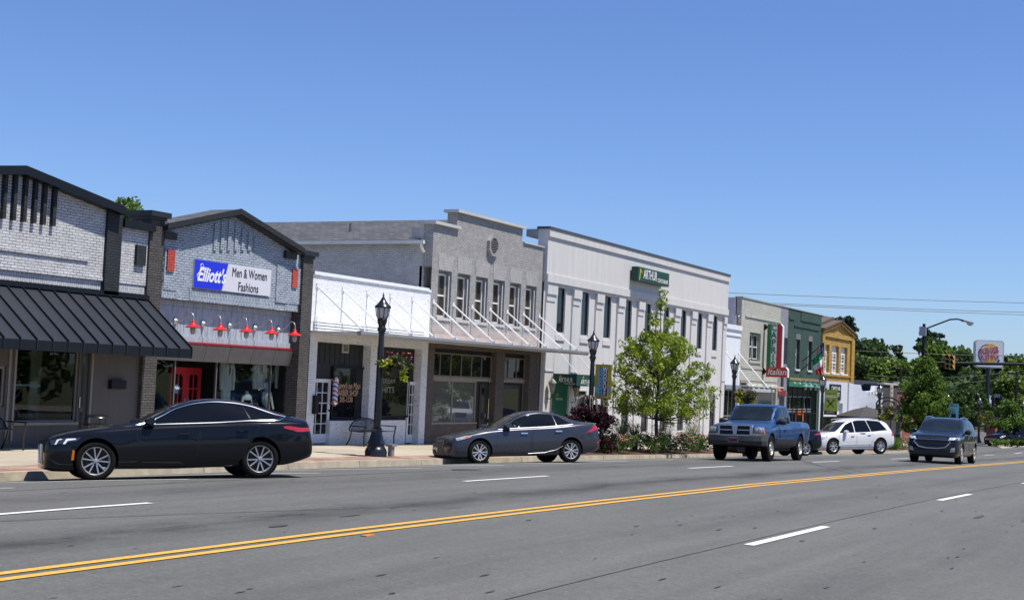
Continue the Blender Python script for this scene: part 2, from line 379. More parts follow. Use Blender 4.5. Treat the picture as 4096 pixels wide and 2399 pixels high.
# painted markings
def strip(mb, x0, x1, ya, yb, off=.008, step=1.0, mi=0):
    n = max(1, int((yb-ya)/step)); q = [ya+(yb-ya)*i/n for i in range(n+1)]; vs = []
    for y in q: vs += [(x0,y,G(x0,y)+off),(x1,y,G(x1,y)+off)]
    mb.add(vs, [(2*i,2*i+1,2*i+3,2*i+2) for i in range(n)], mi)
M_yel = mat('yellow_paint', (.66,.36,.05), .6, var=.16, scale=14); M_wht = mat('white_paint', (.68,.68,.65), .6, var=.12, scale=14)
for M_ in (M_yel, M_wht):       # worn flakes where the asphalt shows through
    t_ = M_.node_tree; b_ = next(n for n in t_.nodes if n.type == 'BSDF_PRINCIPLED'); l_ = b_.inputs['Base Color'].links[0].from_socket
    tc_ = t_.nodes.new('ShaderNodeTexCoord'); nz_ = t_.nodes.new('ShaderNodeTexNoise'); nz_.inputs['Scale'].default_value = 26; nz_.inputs['Detail'].default_value = 6; nz_.inputs['Roughness'].default_value = .75; t_.links.new(tc_.outputs['Object'], nz_.inputs['Vector'])
    r_ = t_.nodes.new('ShaderNodeMapRange'); r_.inputs['From Min'].default_value = .56; r_.inputs['From Max'].default_value = .66; r_.inputs['To Max'].default_value = .75; t_.links.new(nz_.outputs[0], r_.inputs[0])
    m_ = t_.nodes.new('ShaderNodeMix'); m_.data_type = 'RGBA'; m_.inputs[7].default_value = (.12,.115,.105,1); t_.links.new(r_.outputs[0], m_.inputs[0]); t_.links.new(l_, m_.inputs[6]); t_.links.new(m_.outputs[2], b_.inputs['Base Color'])
mb = MB()
for c in (-8.87,-9.13): strip(mb, c-.06, c+.06, -40, 108)
tag(mb.build('yellow_centre_lines', M_yel), kind='structure')
mb = MB()
for c, y0 in ((-12.8, 23.3), (-5.2, 16.6)):
    for k in range(-4, 8): strip(mb, c-.065, c+.065, y0+12.18*k, y0+12.18*k+3.6)
for y0 in list(np.arange(4.6, 42, 4.0))+[64.6,68.6,72.6,76.6,80.6]:
    n = 4; vs = []
    for i in range(n+1):
        x = -18.9+2.6*i/n; y = y0+3.1*i/n; vs += [(x,y-.055,G(x,y)+.008),(x,y+.055,G(x,y)+.008)]
    mb.add(vs, [(2*i,2*i+2,2*i+3,2*i+1) for i in range(n)])
for ya in (109.5, 112.5): # crosswalk lines
    mb.add([(-18.4,ya,G(-18.4,ya)+.008),(-9,ya,G(-9,ya)+.008),(-9,ya+.4,G(-9,ya)+.008),(-18.4,ya+.4,G(-18.4,ya)+.008)], [(0,1,2,3)])
    mb.add([(-9,ya,G(-9,ya)+.008),(1,ya,G(1,ya)+.008),(1,ya+.4,G(1,ya)+.008),(-9,ya+.4,G(-9,ya)+.008)], [(0,1,2,3)])
tag(mb.build('white_road_markings', M_wht), kind='structure')
# tar lines, seams and patches
mb = MB()
def tarline(pts, wd=.02):
    P = []
    for (x0,y0),(x1,y1) in zip(pts, pts[1:]):
        n = max(2, int(math.hypot(x1-x0,y1-y0)/.6))
        for i in range(n): P.append((x0+(x1-x0)*i/n+random.uniform(-.02,.02), y0+(y1-y0)*i/n))
    vs = []
    for i, (x,y) in enumerate(P):
        a = P[max(i-1,0)]; b = P[min(i+1,len(P)-1)]; dx, dy = b[0]-a[0], b[1]-a[1]; l = math.hypot(dx,dy) or 1
        px, py = -dy/l*wd, dx/l*wd; vs += [(x-px,y-py,G(x,y)+.007),(x+px,y+py,G(x,y)+.007)]
    mb.add(vs, [(2*i,2*i+1,2*i+3,2*i+2) for i in range(len(P)-1)])
tarline([(-15.9,6),(-15.7,16),(-15.4,24),(-15.2,31),(-15.5,38),(-15.7,45),(-14.2,52),(-12.9,53)], .022)
tarline([(-13.9,50),(-11.6,44),(-9.3,39)], .018); tarline([(-12.6,46),(-10,42),(-9.2,40.2)], .014)
tarline([(-12.4,11),(-10.3,17.5),(-9.3,18)], .014)
rq = random.Random(77)
for k in range(330):          # small dark pits and stains worn into the lanes
    x = rq.choice((-3.4,-6.4,-10.6,-14.4))+rq.gauss(0,.75); y = 6+rq.random()**1.6*55; a = rq.uniform(.008,.022); b = rq.uniform(.03,.12); n = 6
    if min(abs(x+8.87),abs(x+9.13),abs(x+12.8),abs(x+5.2)) > .18: mb.add([(x+a*math.cos(t),y+b*math.sin(t),G(x,y)+.0065) for t in [2*math.pi*i/n for i in range(n)]], [tuple(range(n))])
for x, y, a, b in [(-9.9,13.6,.06,.18),(-10.1,15.4,.03,.25),(-3.9,25.2,.05,.5),(-3.2,25.6,.05,.5),(-11.6,10.4,.05,.25),(-13.5,24.5,.02,.3)]:
    n = 12; mb.add([(x+a*math.cos(t),y+b*math.sin(t),G(x,y)+.007) for t in [2*math.pi*i/n for i in range(n)]], [tuple(range(n))])
tag(mb.build('tar_marks', mat('tar', (.055,.055,.056), .8, var=.2)), kind='structure')
mb = MB(); strip(mb, -12.98, -12.965, -10, 100, .006, 2); strip(mb, -5.385, -5.367, -10, 90, .006, 2); tag(mb.build('lane_seams', mat('seam_tar', (.08,.078,.074), .8, var=.3)), kind='structure')
o = MB().lathe((-15.1,27.6,G(-15.1,27.6)-.02), [(.34,0),(.34,.026),(.3,.026),(.29,.022)], 24).build('manhole_cover', mat('cast_iron',(.05,.05,.05),.6,.4)); tag(o, 'round dark iron manhole cover in the lane in front of the barber shop', 'manhole cover')
p = ground_hit('g', -135, -1); 
mb = MB(); q = ground_hit('a', 3102, 3252); mb.box(q.x-.04,q.x+.04,q.y-.09,q.y+.09,q.z-.01,q.z+.012)
tag(mb.build('road_reflector', mat('amber',(.6,.2,.03),.4)), 'amber road reflector beside the yellow centre lines', 'reflector')

# ================================================================== BUILDINGS
WX = -25.0
def rect(c, x0, y0, x1, y1, X=WX):       # left-top and right-bottom photo corners -> y0,z0,y1,z1
    a = F(c, x0, y0, X); b = F(c, x1, y1, X); return [a[0], b[1], b[0], a[1]]
BLK = mat('black_trim', (.009,.009,.011), .5, spec=.25, var=.2)
M_glass = mat('dark_window_glass', (.008,.010,.012), .02, spec=.45, var=0)
M_shop = glass_clear()
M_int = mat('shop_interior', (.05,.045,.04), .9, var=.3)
M_wf = mat('white_frame', (.72,.72,.72), .5, var=.05)
M_roofgrey = mat('membrane_roof', (.3,.3,.3), .9)
M_shing = brick('shingles', (.075,.077,.082), (.10,.102,.107), (.04,.04,.043), bump=.5, bw=.3, bh=.13, ms=.012, wash=.2)
def body_boxes(t, y0, y1, zt, depth, mats, holes_x=-27.3, name='side_wall', zb=None):
    zb = SW(y0)-.6 if zb is None else zb
    mb = MB(); mb.box(-25-depth, holes_x-.9, y0+.003, y1-.003, zb, zt); return t.part(mb, name, mats)
def pane_window(t, r, X, frame=.05, cols=1, rows=1, fm=None, gm=None, name='window', fd=.05, zmid=None, label=None):
    y0,z0,y1,z1 = r; mb = MB()
    mb.box(X,X+fd,y0,y0+frame,z0,z1); mb.box(X,X+fd,y1-frame,y1,z0,z1); mb.box(X,X+fd,y0+frame,y1-frame,z1-frame,z1); mb.box(X,X+fd,y0+frame,y1-frame,z0,z0+frame)
    b = frame*.45
    for i in range(1, cols):
        y = y0+(y1-y0)*i/cols; mb.box(X,X+fd-.006,y-b,y+b,z0+frame,z1-frame)
    for i in range(1, rows):
        z = z0+(z1-z0)*i/rows if zmid is None else zmid; mb.box(X,X+fd-.009,y0+frame,y1-frame,z-b,z+b)
    w_ = t.part(mb, name, fm or M_wf, label=label)
    g_ = MB(); g_.box(X+.012,X+.018,y0+frame*.5,y1-frame*.5,z0+frame*.5,z1-frame*.5); gp = g_.build('pane', gm or M_glass, w_, origin=t.loc)
    return w_

# ---- 1: white painted brick shop with black gable (left)
Yl = 20.3
t = Th('shop_building', (WX,23.9,SW(24)), 'white painted brick shop with black gable trim and dark metal awning, leftmost of the row', 'building', 'shop buildings in the row')
B1 = brick('white_brick', (.50,.50,.515), (.54,.54,.55), (.15,.15,.16), bump=.9, wash=.07)  # mortar colour darkened to stand in for shadow in the recessed joints
B1s = brick('white_brick_soldier', (.48,.48,.50), (.52,.52,.53), (.20,.20,.21), bump=.8, soldier=True, wash=.07)
pk = F('a',222,205,WX+.34); en = F('a',1065,548,WX+.34); rs = (pk[1]-en[1])/(en[0]-pk[0])
pil = (F('a',915,560,WX+.14)[0], F('a',1040,560,WX+.14)[0]); zsb = F('a',0,1115)[1]; zst = F('a',0,1005)[1]
left = 2*pk[0]-28.15
zs1 = F('b',400,922)[1]; wy = [F('b',x,700)[0] for x in (40,128,655,745)]
holes = [[21.3, zs1+.35, wy[0], 2.0], [wy[1], zs1, wy[2], 2.45], [wy[2]+.03, SW(25)+.02, wy[3], 2.45]]
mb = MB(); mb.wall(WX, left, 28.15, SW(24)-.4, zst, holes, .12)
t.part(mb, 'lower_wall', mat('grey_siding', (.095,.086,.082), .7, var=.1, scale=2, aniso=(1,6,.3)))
mb = MB()
top = [(left,en[1]+.02),(left,pk[1]-rs*(pk[0]-left)),(pk[0],pk[1]),(pil[1],pk[1]-rs*(pil[1]-pk[0])),(pil[1],zst)]
mb.prism([(left,zst)]+top[1:]+[], WX-.3, WX+.06)
mb.prism([(pil[1],zst),(28.15,zst),(28.15,F('a',1245,690)[1]),(pil[1],F('a',1245,690)[1])], WX-.3, WX+.05)
t.part(mb, 'wall', B1)
mb = MB(); mb.box(WX-.01,WX+.025,left,28.15,zsb-.02,zst); t.part(mb, 'soldier_course', B1s)
mb = MB(); mb.box(WX+.06,WX+.10,left,F('a',725,940)[0],F('a',0,845)[1]-.0,F('a',0,845)[1]+.075); mb.box(WX+.06,WX+.085,left,pil[0]-.01,zst,zst+.08); t.part(mb, 'string_course', B1)
DB = brick('black_brick', (.022,.026,.032), (.03,.034,.04), (.010,.011,.013), bump=.9, wash=.15)
mb = MB()
for x, yb in ((35,575),(120,588),(208,600),(293,612),(372,625),(455,637)):
    a = F('a', x-12, yb, WX+.16); y1 = F('a', x+16, yb, WX+.16)[0]
    mb.prism([(a[0],a[1]),(y1,a[1]),(y1,pk[1]-rs*abs(y1-pk[0])),(a[0],pk[1]-rs*abs(a[0]-pk[0]))], WX+.055, WX+.16)
t.part(mb, 'brick_fins', DB)
mb = MB(); mb.prism([(pil[0],zsb-.03),(pil[1],zsb-.03),(pil[1],pk[1]-rs*(pil[1]-pk[0])),(pil[0],pk[1]-rs*(pil[0]-pk[0]))], WX-.2, WX+.14)
r = rect('a',1127,797,1195,980); mb.box(WX+.05,WX+.13,r[0],r[2],r[1],r[3]); t.part(mb, 'pilaster', DB)
mb = MB(); th = F('a',222,152)[1]-pk[1]
e1 = en[0]
mb.prism([(2*pk[0]-e1,en[1]),(pk[0],pk[1]),(e1,en[1]),(e1,en[1]+th),(pk[0],pk[1]+th),(2*pk[0]-e1,en[1]+th)], WX-.25, WX+.34)
z = F('a',1245,690)[1]; mb.box(WX-.3,WX+.2,pil[1]+.02,28.15,z-.0,z+.2)
t.part(mb, 'fascia', mat('black_metal', (.008,.010,.013), .4, spec=.25, var=.15))
body_boxes(t, left, 28.15, 5.55, 14, DB)
mb = MB(); mb.box(WX-14,WX-.31,left,28.1,5.55,5.75); t.part(mb, 'roof', M_roofgrey)
pane_window(t, holes[0], WX-.1, .06, fm=mat('beige_frame',(.22,.20,.18),.6))
w_ = pane_window(t, holes[1], WX-.1, .04, fm=mat('beige_frame',(.22,.20,.18),.6), gm=M_shop)
q0, q1 = wy[1]-.05, wy[2]+.02
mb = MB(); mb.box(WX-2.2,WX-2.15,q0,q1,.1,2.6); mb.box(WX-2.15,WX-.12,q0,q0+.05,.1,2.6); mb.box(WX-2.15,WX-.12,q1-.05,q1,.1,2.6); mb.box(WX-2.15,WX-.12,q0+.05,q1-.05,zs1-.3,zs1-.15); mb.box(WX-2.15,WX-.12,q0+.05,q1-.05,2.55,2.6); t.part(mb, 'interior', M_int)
mb = MB(); mb.box(WX-1.9,WX-1.8,q0+.95,q0+1.5,zs1-.1,2.5); mb.box(WX-1.2,WX-1.15,q0+1.6,q1-.1,zs1-.1,2.5); t.part(mb, 'cream_panel', mat('cream_panel',(.33,.32,.26),.7))
mb = MB(); mb.box(WX-1.15,WX-1.145,q1-.45,q1-.2,1.35,1.65); t.part(mb, 'paper_notice', mat('paper',(.6,.6,.58),.8))
mb = MB(); mb.tube([(WX-.5,q0+.1,zs1+.75),(WX-.5,q0+.75,zs1+.1)], .012, 5); mb.tube([(WX-.5,q0+.15,zs1+.05),(WX-.5,q0+.8,zs1+.85)], .012, 5); mb.box(WX-.65,WX-.4,q0+.05,q0+1.2,zs1+.82,zs1+.87); t.part(mb, 'display_stand', mat('grey_metal',(.3,.32,.36),.4,.5))
mb = MB(); r = holes[2]; mb.box(WX-.1,WX-.05,r[0],r[2],r[1],r[3]); dr = t.part(mb, 'door', mat('dark_grey_door',(.05,.05,.055),.5))
mb = MB(); mb.box(WX-.05,WX-.045,r[0]+.12,r[2]-.12,r[1]+.25,r[3]-.15); mb.build('pane', M_glass, dr, origin=t.loc)
mb = MB(); mb.box(WX-.044,WX-.01,r[0]+.05,r[0]+.08,r[1]+.9,r[1]+1.15); mb.build('handle', mat('steel',(.6,.6,.6),.25,1), dr, origin=t.loc)
mb = MB(); q = F('b',975,605); mb.box(WX,WX+.12,q[0]-.26,q[0]+.26,q[1]-.11,q[1]+.11); t.part(mb, 'letter_box', BLK)
mb = MB(); 
for yq in (wy[0]+.08,wy[1]-.06,wy[3]+.06): mb.box(WX,WX+.03,yq-.03,yq+.03,.3,2.55)
mb.box(WX,WX+.06,wy[1]-.05,wy[2]+.02,zs1-.07,zs1-.004); t.part(mb, 'trim', mat('beige_trim',(.24,.22,.20),.6))
# awning
ya = left-.5; yb = 28.12; zt = 3.83
aw = Th('metal_awning', (WX,24,3.0), 'dark grey standing seam metal awning over the leftmost white brick shop', 'awning')
mb = MB(); xo = WX+1.62; zb_ = 2.6
mb.hexa([(WX+.07,ya,zt-.06),(xo,ya,zb_-.05),(xo,yb,zb_-.05),(WX+.07,yb,zt-.06),(WX+.07,ya,zt),(xo,ya,zb_),(xo,yb,zb_),(WX+.07,yb,zt)])
M_aw = mat('awning_metal', (.030,.034,.043), .42, metal=.2, spec=.3, var=.12, scale=1.5)
aw.part(mb, 'roof_panel', M_aw)
mb = MB(); y = yb-.02
while y > ya:
    mb.hexa([(WX+.08,y-.02,zt-.0),(xo+.01,y-.02,zb_),(xo+.01,y,zb_),(WX+.08,y,zt),(WX+.08,y-.02,zt+.05),(xo+.03,y-.02,zb_+.05),(xo+.03,y,zb_+.05),(WX+.08,y,zt+.05)])
    mb.box(xo,xo+.03,y-.02,y,zb_-.2,zb_+.05); y -= .47
aw.part(mb, 'seams', mat('seam_metal',(.012,.014,.018),.4))
mb = MB(); mb.box(xo-.02,xo+.012,ya,yb,zb_-.22,zb_+.01); mb.box(WX+.07,WX+.14,ya,yb,zt,zt+.12)
mb.prism([(WX+.07,zb_-.2),(xo,zb_-.2),(xo,zb_),(WX+.07,zt)], yb-.03, yb+.003, axis='y'); aw.part(mb, 'fascia', mat('black_metal', (.008,.010,.013), .4, spec=.25, var=.15))
# ---- dark brick piers either side of the second shop
PB = brick('charcoal_brick', (.075,.068,.066), (.095,.088,.084), (.010,.010,.010), bump=.8, wash=.15)
# ---- 2: blue-grey clothing shop
a2, b2 = 28.72, 34.95
t = Th('shop_building', (WX,31.8,SW(32)), 'blue-grey painted brick clothing shop with black gable, red panels and dark piers', 'building', 'shop buildings in the row')
B2 = brick('bluegrey_brick', (.33,.385,.45), (.37,.42,.49), (.055,.065,.085), bump=.9, wash=.1, ms=.010)
B2s = brick('bluegrey_brick_soldier', (.33,.385,.45), (.37,.42,.49), (.055,.065,.085), bump=.9, soldier=True, wash=.1)
XR = WX+.26; pkt = F('c',862,137,XR); lf_ = F('c',165,276,XR); rt_ = F('c',1470,513,XR); S = (pkt[1]-rt_[1])/(rt_[0]-pkt[0]); S2 = (pkt[1]-lf_[1])/(pkt[0]-lf_[0]); pk = (pkt[0], pkt[1]-.2); zE = 3.92
mb = MB(); mb.prism([(a2,zE),(b2,zE),(b2,pkt[1]-.12-S*(b2-pk[0])),(pk[0],pkt[1]-.12),(a2,pkt[1]-.12-S2*(pk[0]-a2))], WX-.3, WX)
mb.box(WX,WX+.03,a2+.02,F('c',270,500)[0],4.15,5.25); mb.box(WX,WX+.03,F('c',1215,500)[0],b2-.02,4.15,5.25)
t.part(mb, 'wall', B2)
mb = MB()
for a, b in ((108,248),(375,1185),(1292,1405)):
    mb.box(WX-.004,WX+.012,F('c',a,900)[0],F('c',b,1000)[0],zE+.01,zE+.33)
t.part(mb, 'soldier_course', B2s)
mb = MB()
for x in (630,695,762,828,893,955,1012):
    a = F('c', x, 540)[0]; zt_ = pk[1]-abs(a-pk[0])*.36-.06; mb.box(WX,WX+.04,a-.16,a-.02,F('c',x,530)[1]-.0, zt_)
t.part(mb, 'brick_fins', B2)
RB = brick('red_brick_panel', (.42,.06,.05), (.48,.08,.06), (.2,.03,.03), bump=.8)
mb = MB(); r = rect('c',155,518,213,728); mb.box(WX,WX+.07,r[0],r[2],r[1],r[3]); r = rect('c',1345,703,1385,885); mb.box(WX,WX+.07,r[0],r[2],r[1],r[3]); t.part(mb, 'red_panel', RB)
mb = MB()
XP = WX+.11; pa = (F('a',1275,600,XP)[0], F('a',1392,600,XP)[0]); pb_ = (F('c',1465,600,XP)[0], F('c',1557,600,XP)[0])
for a, b, q in ((pa[0],pa[1],0),(pb_[0],pb_[1],1)):
    mb.box(WX-.4,XP,a,b,SW(a)-.3,5.90-(.35*q))
t.part(mb, 'pier', PB)
mb = MB()
for a, b, q in ((pa[0]-.04,pa[1]+.04,0),(pb_[0]-.04,pb_[1]+.04,.35)):
    mb.box(WX-.6,XP+.04,a,b,5.90-q,5.98-q); mb.box(WX-.65,XP+.10,a-.06,b+.10,5.98-q,6.12-q)
t.part(mb, 'pier_cap', mat('black_cap',(.014,.014,.016),.5))
# gable roof, eaves
mb = MB(); pz = pkt[1]; X0, X1 = WX-.75, XR
ends = ((lf_[0],lf_[1]),(rt_[0],rt_[1]))
for y1, z1_ in ends:
    mb.hexa([(X0,pk[0],pz-.07),(X1-.002,pk[0],pz-.07),(X1-.002,y1,z1_-.07),(X0,y1,z1_-.07),(X0,pk[0],pz),(X1-.002,pk[0],pz),(X1-.002,y1,z1_),(X0,y1,z1_)])
t.part(mb, 'roof', M_shing)
mb = MB(); (y0_,z0_),(y1_,z1_) = ends
mb.prism([(y0_,z0_-.17),(pk[0],pz-.17),(y1_,z1_-.17),(y1_,z1_-.075),(pk[0],pz-.075),(y0_,z0_-.075)], WX-.3, XR-.01)
mb.prism([(y0_,z0_-.13),(pk[0],pz-.13),(y1_,z1_-.13),(y1_,z1_+.015),(pk[0],pz+.02),(y0_,z0_+.015)], XR, XR+.04)
mb.box(WX-.1,WX+.10,y0_+.12,y0_+.60,z0_-.36,z0_-.17); mb.box(WX-.1,WX+.10,y1_-.66,y1_-.12,z1_-.34,z1_-.12)
t.part(mb, 'fascia', mat('black_fascia', (.016,.015,.016), .6, var=.5, scale=12))
body_boxes(t, a2, b2, 5.0, 12, PB)
# siding band
zs = 2.84; DS = .27; mb = MB(); mb.box(WX-DS-.06,WX-DS,a2,b2,zs,zE)
n = int((b2-a2)/.24)
for i in range(n+1):
    y = a2+i*(b2-a2)/n; mb.box(WX-DS,WX-DS+.012,y+.006,min(b2,y+(b2-a2)/n-.006),zs+.14,zE-.16) if i < n else 0
mb.box(WX-DS,WX-DS+.04,a2,b2,zE-.15,zE-.004); mb.box(WX-DS,WX-DS+.06,a2,b2,zs,zs+.15)
t.part(mb, 'board_siding', mat('weathered_blue_boards', (.33,.36,.42), .75, var=.32, scale=5, aniso=(1,3,.5)))
mb = MB(); mb.box(WX-.3,WX-.14,a2,b2,zs-.06,zs-.004); t.part(mb, 'red_trim', mat('red_paint',(.30,.012,.02),.5))
mb = MB()
for i in range(6): y=a2+i*(b2-a2)/6; mb.hexa([(WX-.28,y+.006,2.32),(WX-.22,y+.006,2.32),(WX-.22,y+1.03,2.32),(WX-.28,y+1.03,2.32),(WX-.16,y+.006,2.76),(WX-.10,y+.006,2.76),(WX-.10,y+1.03,2.76),(WX-.16,y+1.03,2.76)])
t.part(mb, 'soffit_panels', mat('grey_panel', (.11,.105,.105), .6))
# shopfront
zf = SW(31)
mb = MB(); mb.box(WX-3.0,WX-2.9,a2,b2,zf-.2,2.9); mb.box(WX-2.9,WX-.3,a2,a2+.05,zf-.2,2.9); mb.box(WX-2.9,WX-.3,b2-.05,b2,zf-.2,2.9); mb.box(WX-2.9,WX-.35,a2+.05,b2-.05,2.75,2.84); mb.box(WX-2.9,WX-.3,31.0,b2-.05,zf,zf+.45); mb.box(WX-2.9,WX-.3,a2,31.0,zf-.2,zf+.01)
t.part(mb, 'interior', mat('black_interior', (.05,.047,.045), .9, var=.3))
r = rect('d',185,378,442,680,WX-1.4); dz = zf+.02
dd = mat('red_door', (.50,.012,.02), .4, var=.05)
ym = (r[0]+r[2])/2
for sg, (a, b) in enumerate(((r[0],ym-.005),(ym+.005,r[2]))):
    X = WX-1.4; mb = MB(); f_ = .13; ztop = r[3]
    mb.box(X,X+.05,a,a+f_,dz,ztop); mb.box(X,X+.05,b-f_,b,dz,ztop); mb.box(X,X+.05,a+f_,b-f_,dz,dz+.6); mb.box(X,X+.05,a+f_,b-f_,ztop-.16,ztop)
    m_ = (a+b)/2; mb.box(X,X+.045,m_-.02,m_+.02,dz+.6,ztop-.16)
    for k in (1,2,): zq = dz+.6+(ztop-.76-dz)*k/3; mb.box(X,X+.04,a+f_,b-f_,zq-.02,zq+.02)
    for q0, q1 in ((a+f_, m_-.02),(m_+.02, b-f_)): mb.prism([(q0,ztop-.16),(q0,ztop-.26 if q0<m_ else ztop-.2),((q0+q1)/2,ztop-.18),(q1,ztop-.2 if q0<m_ else ztop-.26),(q1,ztop-.16)], X, X+.04)
    d_ = t.part(mb, 'door', dd)
    g_ = MB(); g_.box(X+.012,X+.018,a+f_,b-f_,dz+.6,ztop-.16); g_.build('pane', M_glass, d_, origin=t.loc)
    g_ = MB(); yh = (b-.07 if sg == 0 else a+.07); g_.box(X+.05,X+.1,yh-.015,yh+.015,dz+1.0,dz+1.2); g_.build('handle', mat('steel',(.6,.6,.6),.25,1), d_, origin=t.loc)
mb = MB(); X = WX-.32
mull = [F('d',222,400,X)[0], F('d',600,400,X)[0], F('d',1095,400,X)[0], F('d',1262,400,X)[0]]
mb.box(X-.03,X+.03,mull[0]-.022,mull[0]+.022,zf,2.4); wa = t.part(mb, 'shop_window', mat('dark_mullion',(.10,.095,.09),.4), label='glass screen beside the red doors')
g_ = MB(); g_.box(X-.008,X-.002,a2+.05,mull[0],zf+.1,2.5); g_.build('pane', M_shop, wa, origin=t.loc); mb = MB()
for y in mull[1:]: mb.box(X-.03,X+.03,y-.022,y+.022,zf,2.4)
mb.box(X-.03,X+.03,mull[1],mull[3],2.34,2.4); mb.box(X-.03,X+.03,mull[1],mull[3],zf+.4,zf+.48)
wf = t.part(mb, 'shop_window', mat('dark_mullion',(.10,.095,.09),.4), label='display window with white suits and mannequins')
g_ = MB(); g_.box(X-.008,X-.002,mull[1],mull[3],zf+.48,2.34); g_.build('pane', M_shop, wf, origin=t.loc)
mb = MB(); mb.box(X-.02,X+.1,mull[1]+.0,b2-.02,zf,zf+.4); t.part(mb, 'stall_riser', PB)
# sign on the gable
sgn = Th('shop_sign', (WX,31.5,4.6), 'blue and white shop sign reading Elliott\'s Men & Women Fashions', 'shop sign')
r0 = F('c',415,608); r1 = F('c',1143,715); r2 = F('c',1135,960); q0 = F('c',733,652)[0]; q1 = F('c',667,912)[0]
z0, z1 = (F('c',400,882)[1]+r2[1])/2, (r0[1]+r1[1])/2; X = WX+.05
mb = MB(); mb.box(WX-.02,X,r0[0],r1[0],z0,z1); sgn.part(mb, 'backing', mat('sign_white', (.60,.60,.66), .35, var=.03))
mb = MB(); mb.prism([(r0[0],z0),(q1,z0),(q0,z1),(r0[0],z1)], X, X+.006); sgn.part(mb, 'blue_panel', mat('sign_blue', (.012,.025,.60), .35, var=.03))
mb = MB(); yc = (r0[0]+(q0+q1)/2)/2
text_mb(mb, "Elliott's", (X+.008,yc+.06,(z0+z1)/2-.02), .52, depth=.006, shear=.35, bold=.014, width=(q0-r0[0])*.86)
ex = yc-.42; pts = [(X+.012,ex+.16+.0,(z0+z1)/2+.12+.0)]
def arc(cy, cz, r_, a0, a1, n=10, X=X+.012): return [(X, cy+r_*math.cos(R(a0+(a1-a0)*i/n)), cz+r_*math.sin(R(a0+(a1-a0)*i/n))) for i in range(n+1)]
mb.tube(arc(ex+.06, z1-.16, .055, -60, 190)+[(X+.012,ex+.03,z1-.28)][:0], .011, 6); mb.tube([(X+.012,ex+.09,z1-.20),(X+.012,ex+.04,z1-.27),(X+.012,ex+.36,z1-.36)], .011, 6); mb.tube([(X+.012,ex+.04,z1-.27),(X+.012,ex-.12,z1-.42),(X+.012,ex-.10,z1-.52)], .011, 6)
sgn.part(mb, 'lettering', mat('sign_lettering_white', (.75,.75,.78), .4, var=0))
mb = MB(); ycw = (q0+q1)/2+(r1[0]-(q0+q1)/2)/2+.03
text_mb(mb, "Men & Women", (X+.004,ycw+.02,(z0+z1)/2+.16), .36, depth=.006, width=(r1[0]-q0)*.80)
text_mb(mb, "Fashions", (X+.004,ycw-.02,(z0+z1)/2-.22), .36, depth=.006, width=(r1[0]-q0)*.46)
sgn.part(mb, 'black_lettering', mat('sign_black', (.02,.02,.025), .5, var=0))
# gooseneck lamps
def gooseneck(cy, cz, y, z, red, label, group, X=WX-.12, scale=1.0, out=.62):
    l = Th('barn_lamp', (X,y,z), label, 'wall lamp', group); s = scale
    Mx = Matrix.Rotation(R(90),3,'Y')
    mb = MB(); mb.lathe((X,y,z), [(.085*s,0),(.085*s,.03),(.05*s,.06),(.03*s,.10)], 14, M=Mx); l.part(mb, 'wall_plate', mat('galvanised', (.5,.5,.5), .35, .8))
    x2 = X+out*s; zt_ = z+.12*s
    P = [(X+.06,y,z),(X+.2*s,y,z+.01),(X+.33*s,y,z+.10*s),(X+.42*s,y,z+.2*s),(X+.5*s,y,z+.24*s),(x2-.04*s,y,z+.21*s),(x2,y,z+.13*s),(x2,y,z+.02*s)]
    mb = MB().tube(P, .014*s, 8); l.part(mb, 'arm', mat('galvanised', (.5,.5,.5), .35, .8))
    mb = MB(); mb.lathe((x2,y,z-.16*s), [(.205*s,-.01),(.21*s,.006),(.17*s,.035*s),(.10*s,.07*s),(.055*s,.11*s),(.045*s,.17*s),(.03*s,.19*s)], 24); l.part(mb, 'shade', red)
    mb = MB(); mb.lathe((x2,y,z-.34*s), [(.02*s,0),(.055*s,.02*s),(.065*s,.1*s),(.065*s,.17*s)], 12); gl = l.part(mb, 'glass', mat('frosted_lamp_glass', (.35,.35,.33), .3))
    if s > .9:
        mb = MB()
        for k in range(6):
            a = k*math.pi/3; mb.tube([(x2+.07*math.cos(a),y+.07*math.sin(a),z-.17),(x2+.072*math.cos(a),y+.072*math.sin(a),z-.28),(x2+.03*math.cos(a),y+.03*math.sin(a),z-.35)], .005, 4)
        for zq in (.21,.26): mb.tube([(x2+.073*math.cos(a),y+.073*math.sin(a),z-zq) for a in [i*math.pi/6 for i in range(13)]], .005, 4)
        mb.build('guard', mat('galvanised', (.5,.5,.5), .35, .8), gl, origin=l.loc)
    return l
M_redlamp = mat('red_enamel', (.48,.02,.025), .35, spec=.3, var=.08)
lampl = ['red barn lamp nearest the dark awning, above the red doors','second red barn lamp from the left on the blue-grey boards','middle red barn lamp of the five on the blue-grey boards','fourth red barn lamp from the left on the blue-grey boards','red barn lamp at the right end by the dark pier']
for (x, yv), lb in zip(((238,1198),(500,1225),(752,1242),(993,1262),(1215,1280)), lampl):
    q = F('c', x, yv, WX-.25); gooseneck(0,0,q[0],q[1],M_redlamp,lb,'red barn lamps over the clothing shop',X=WX-.25)

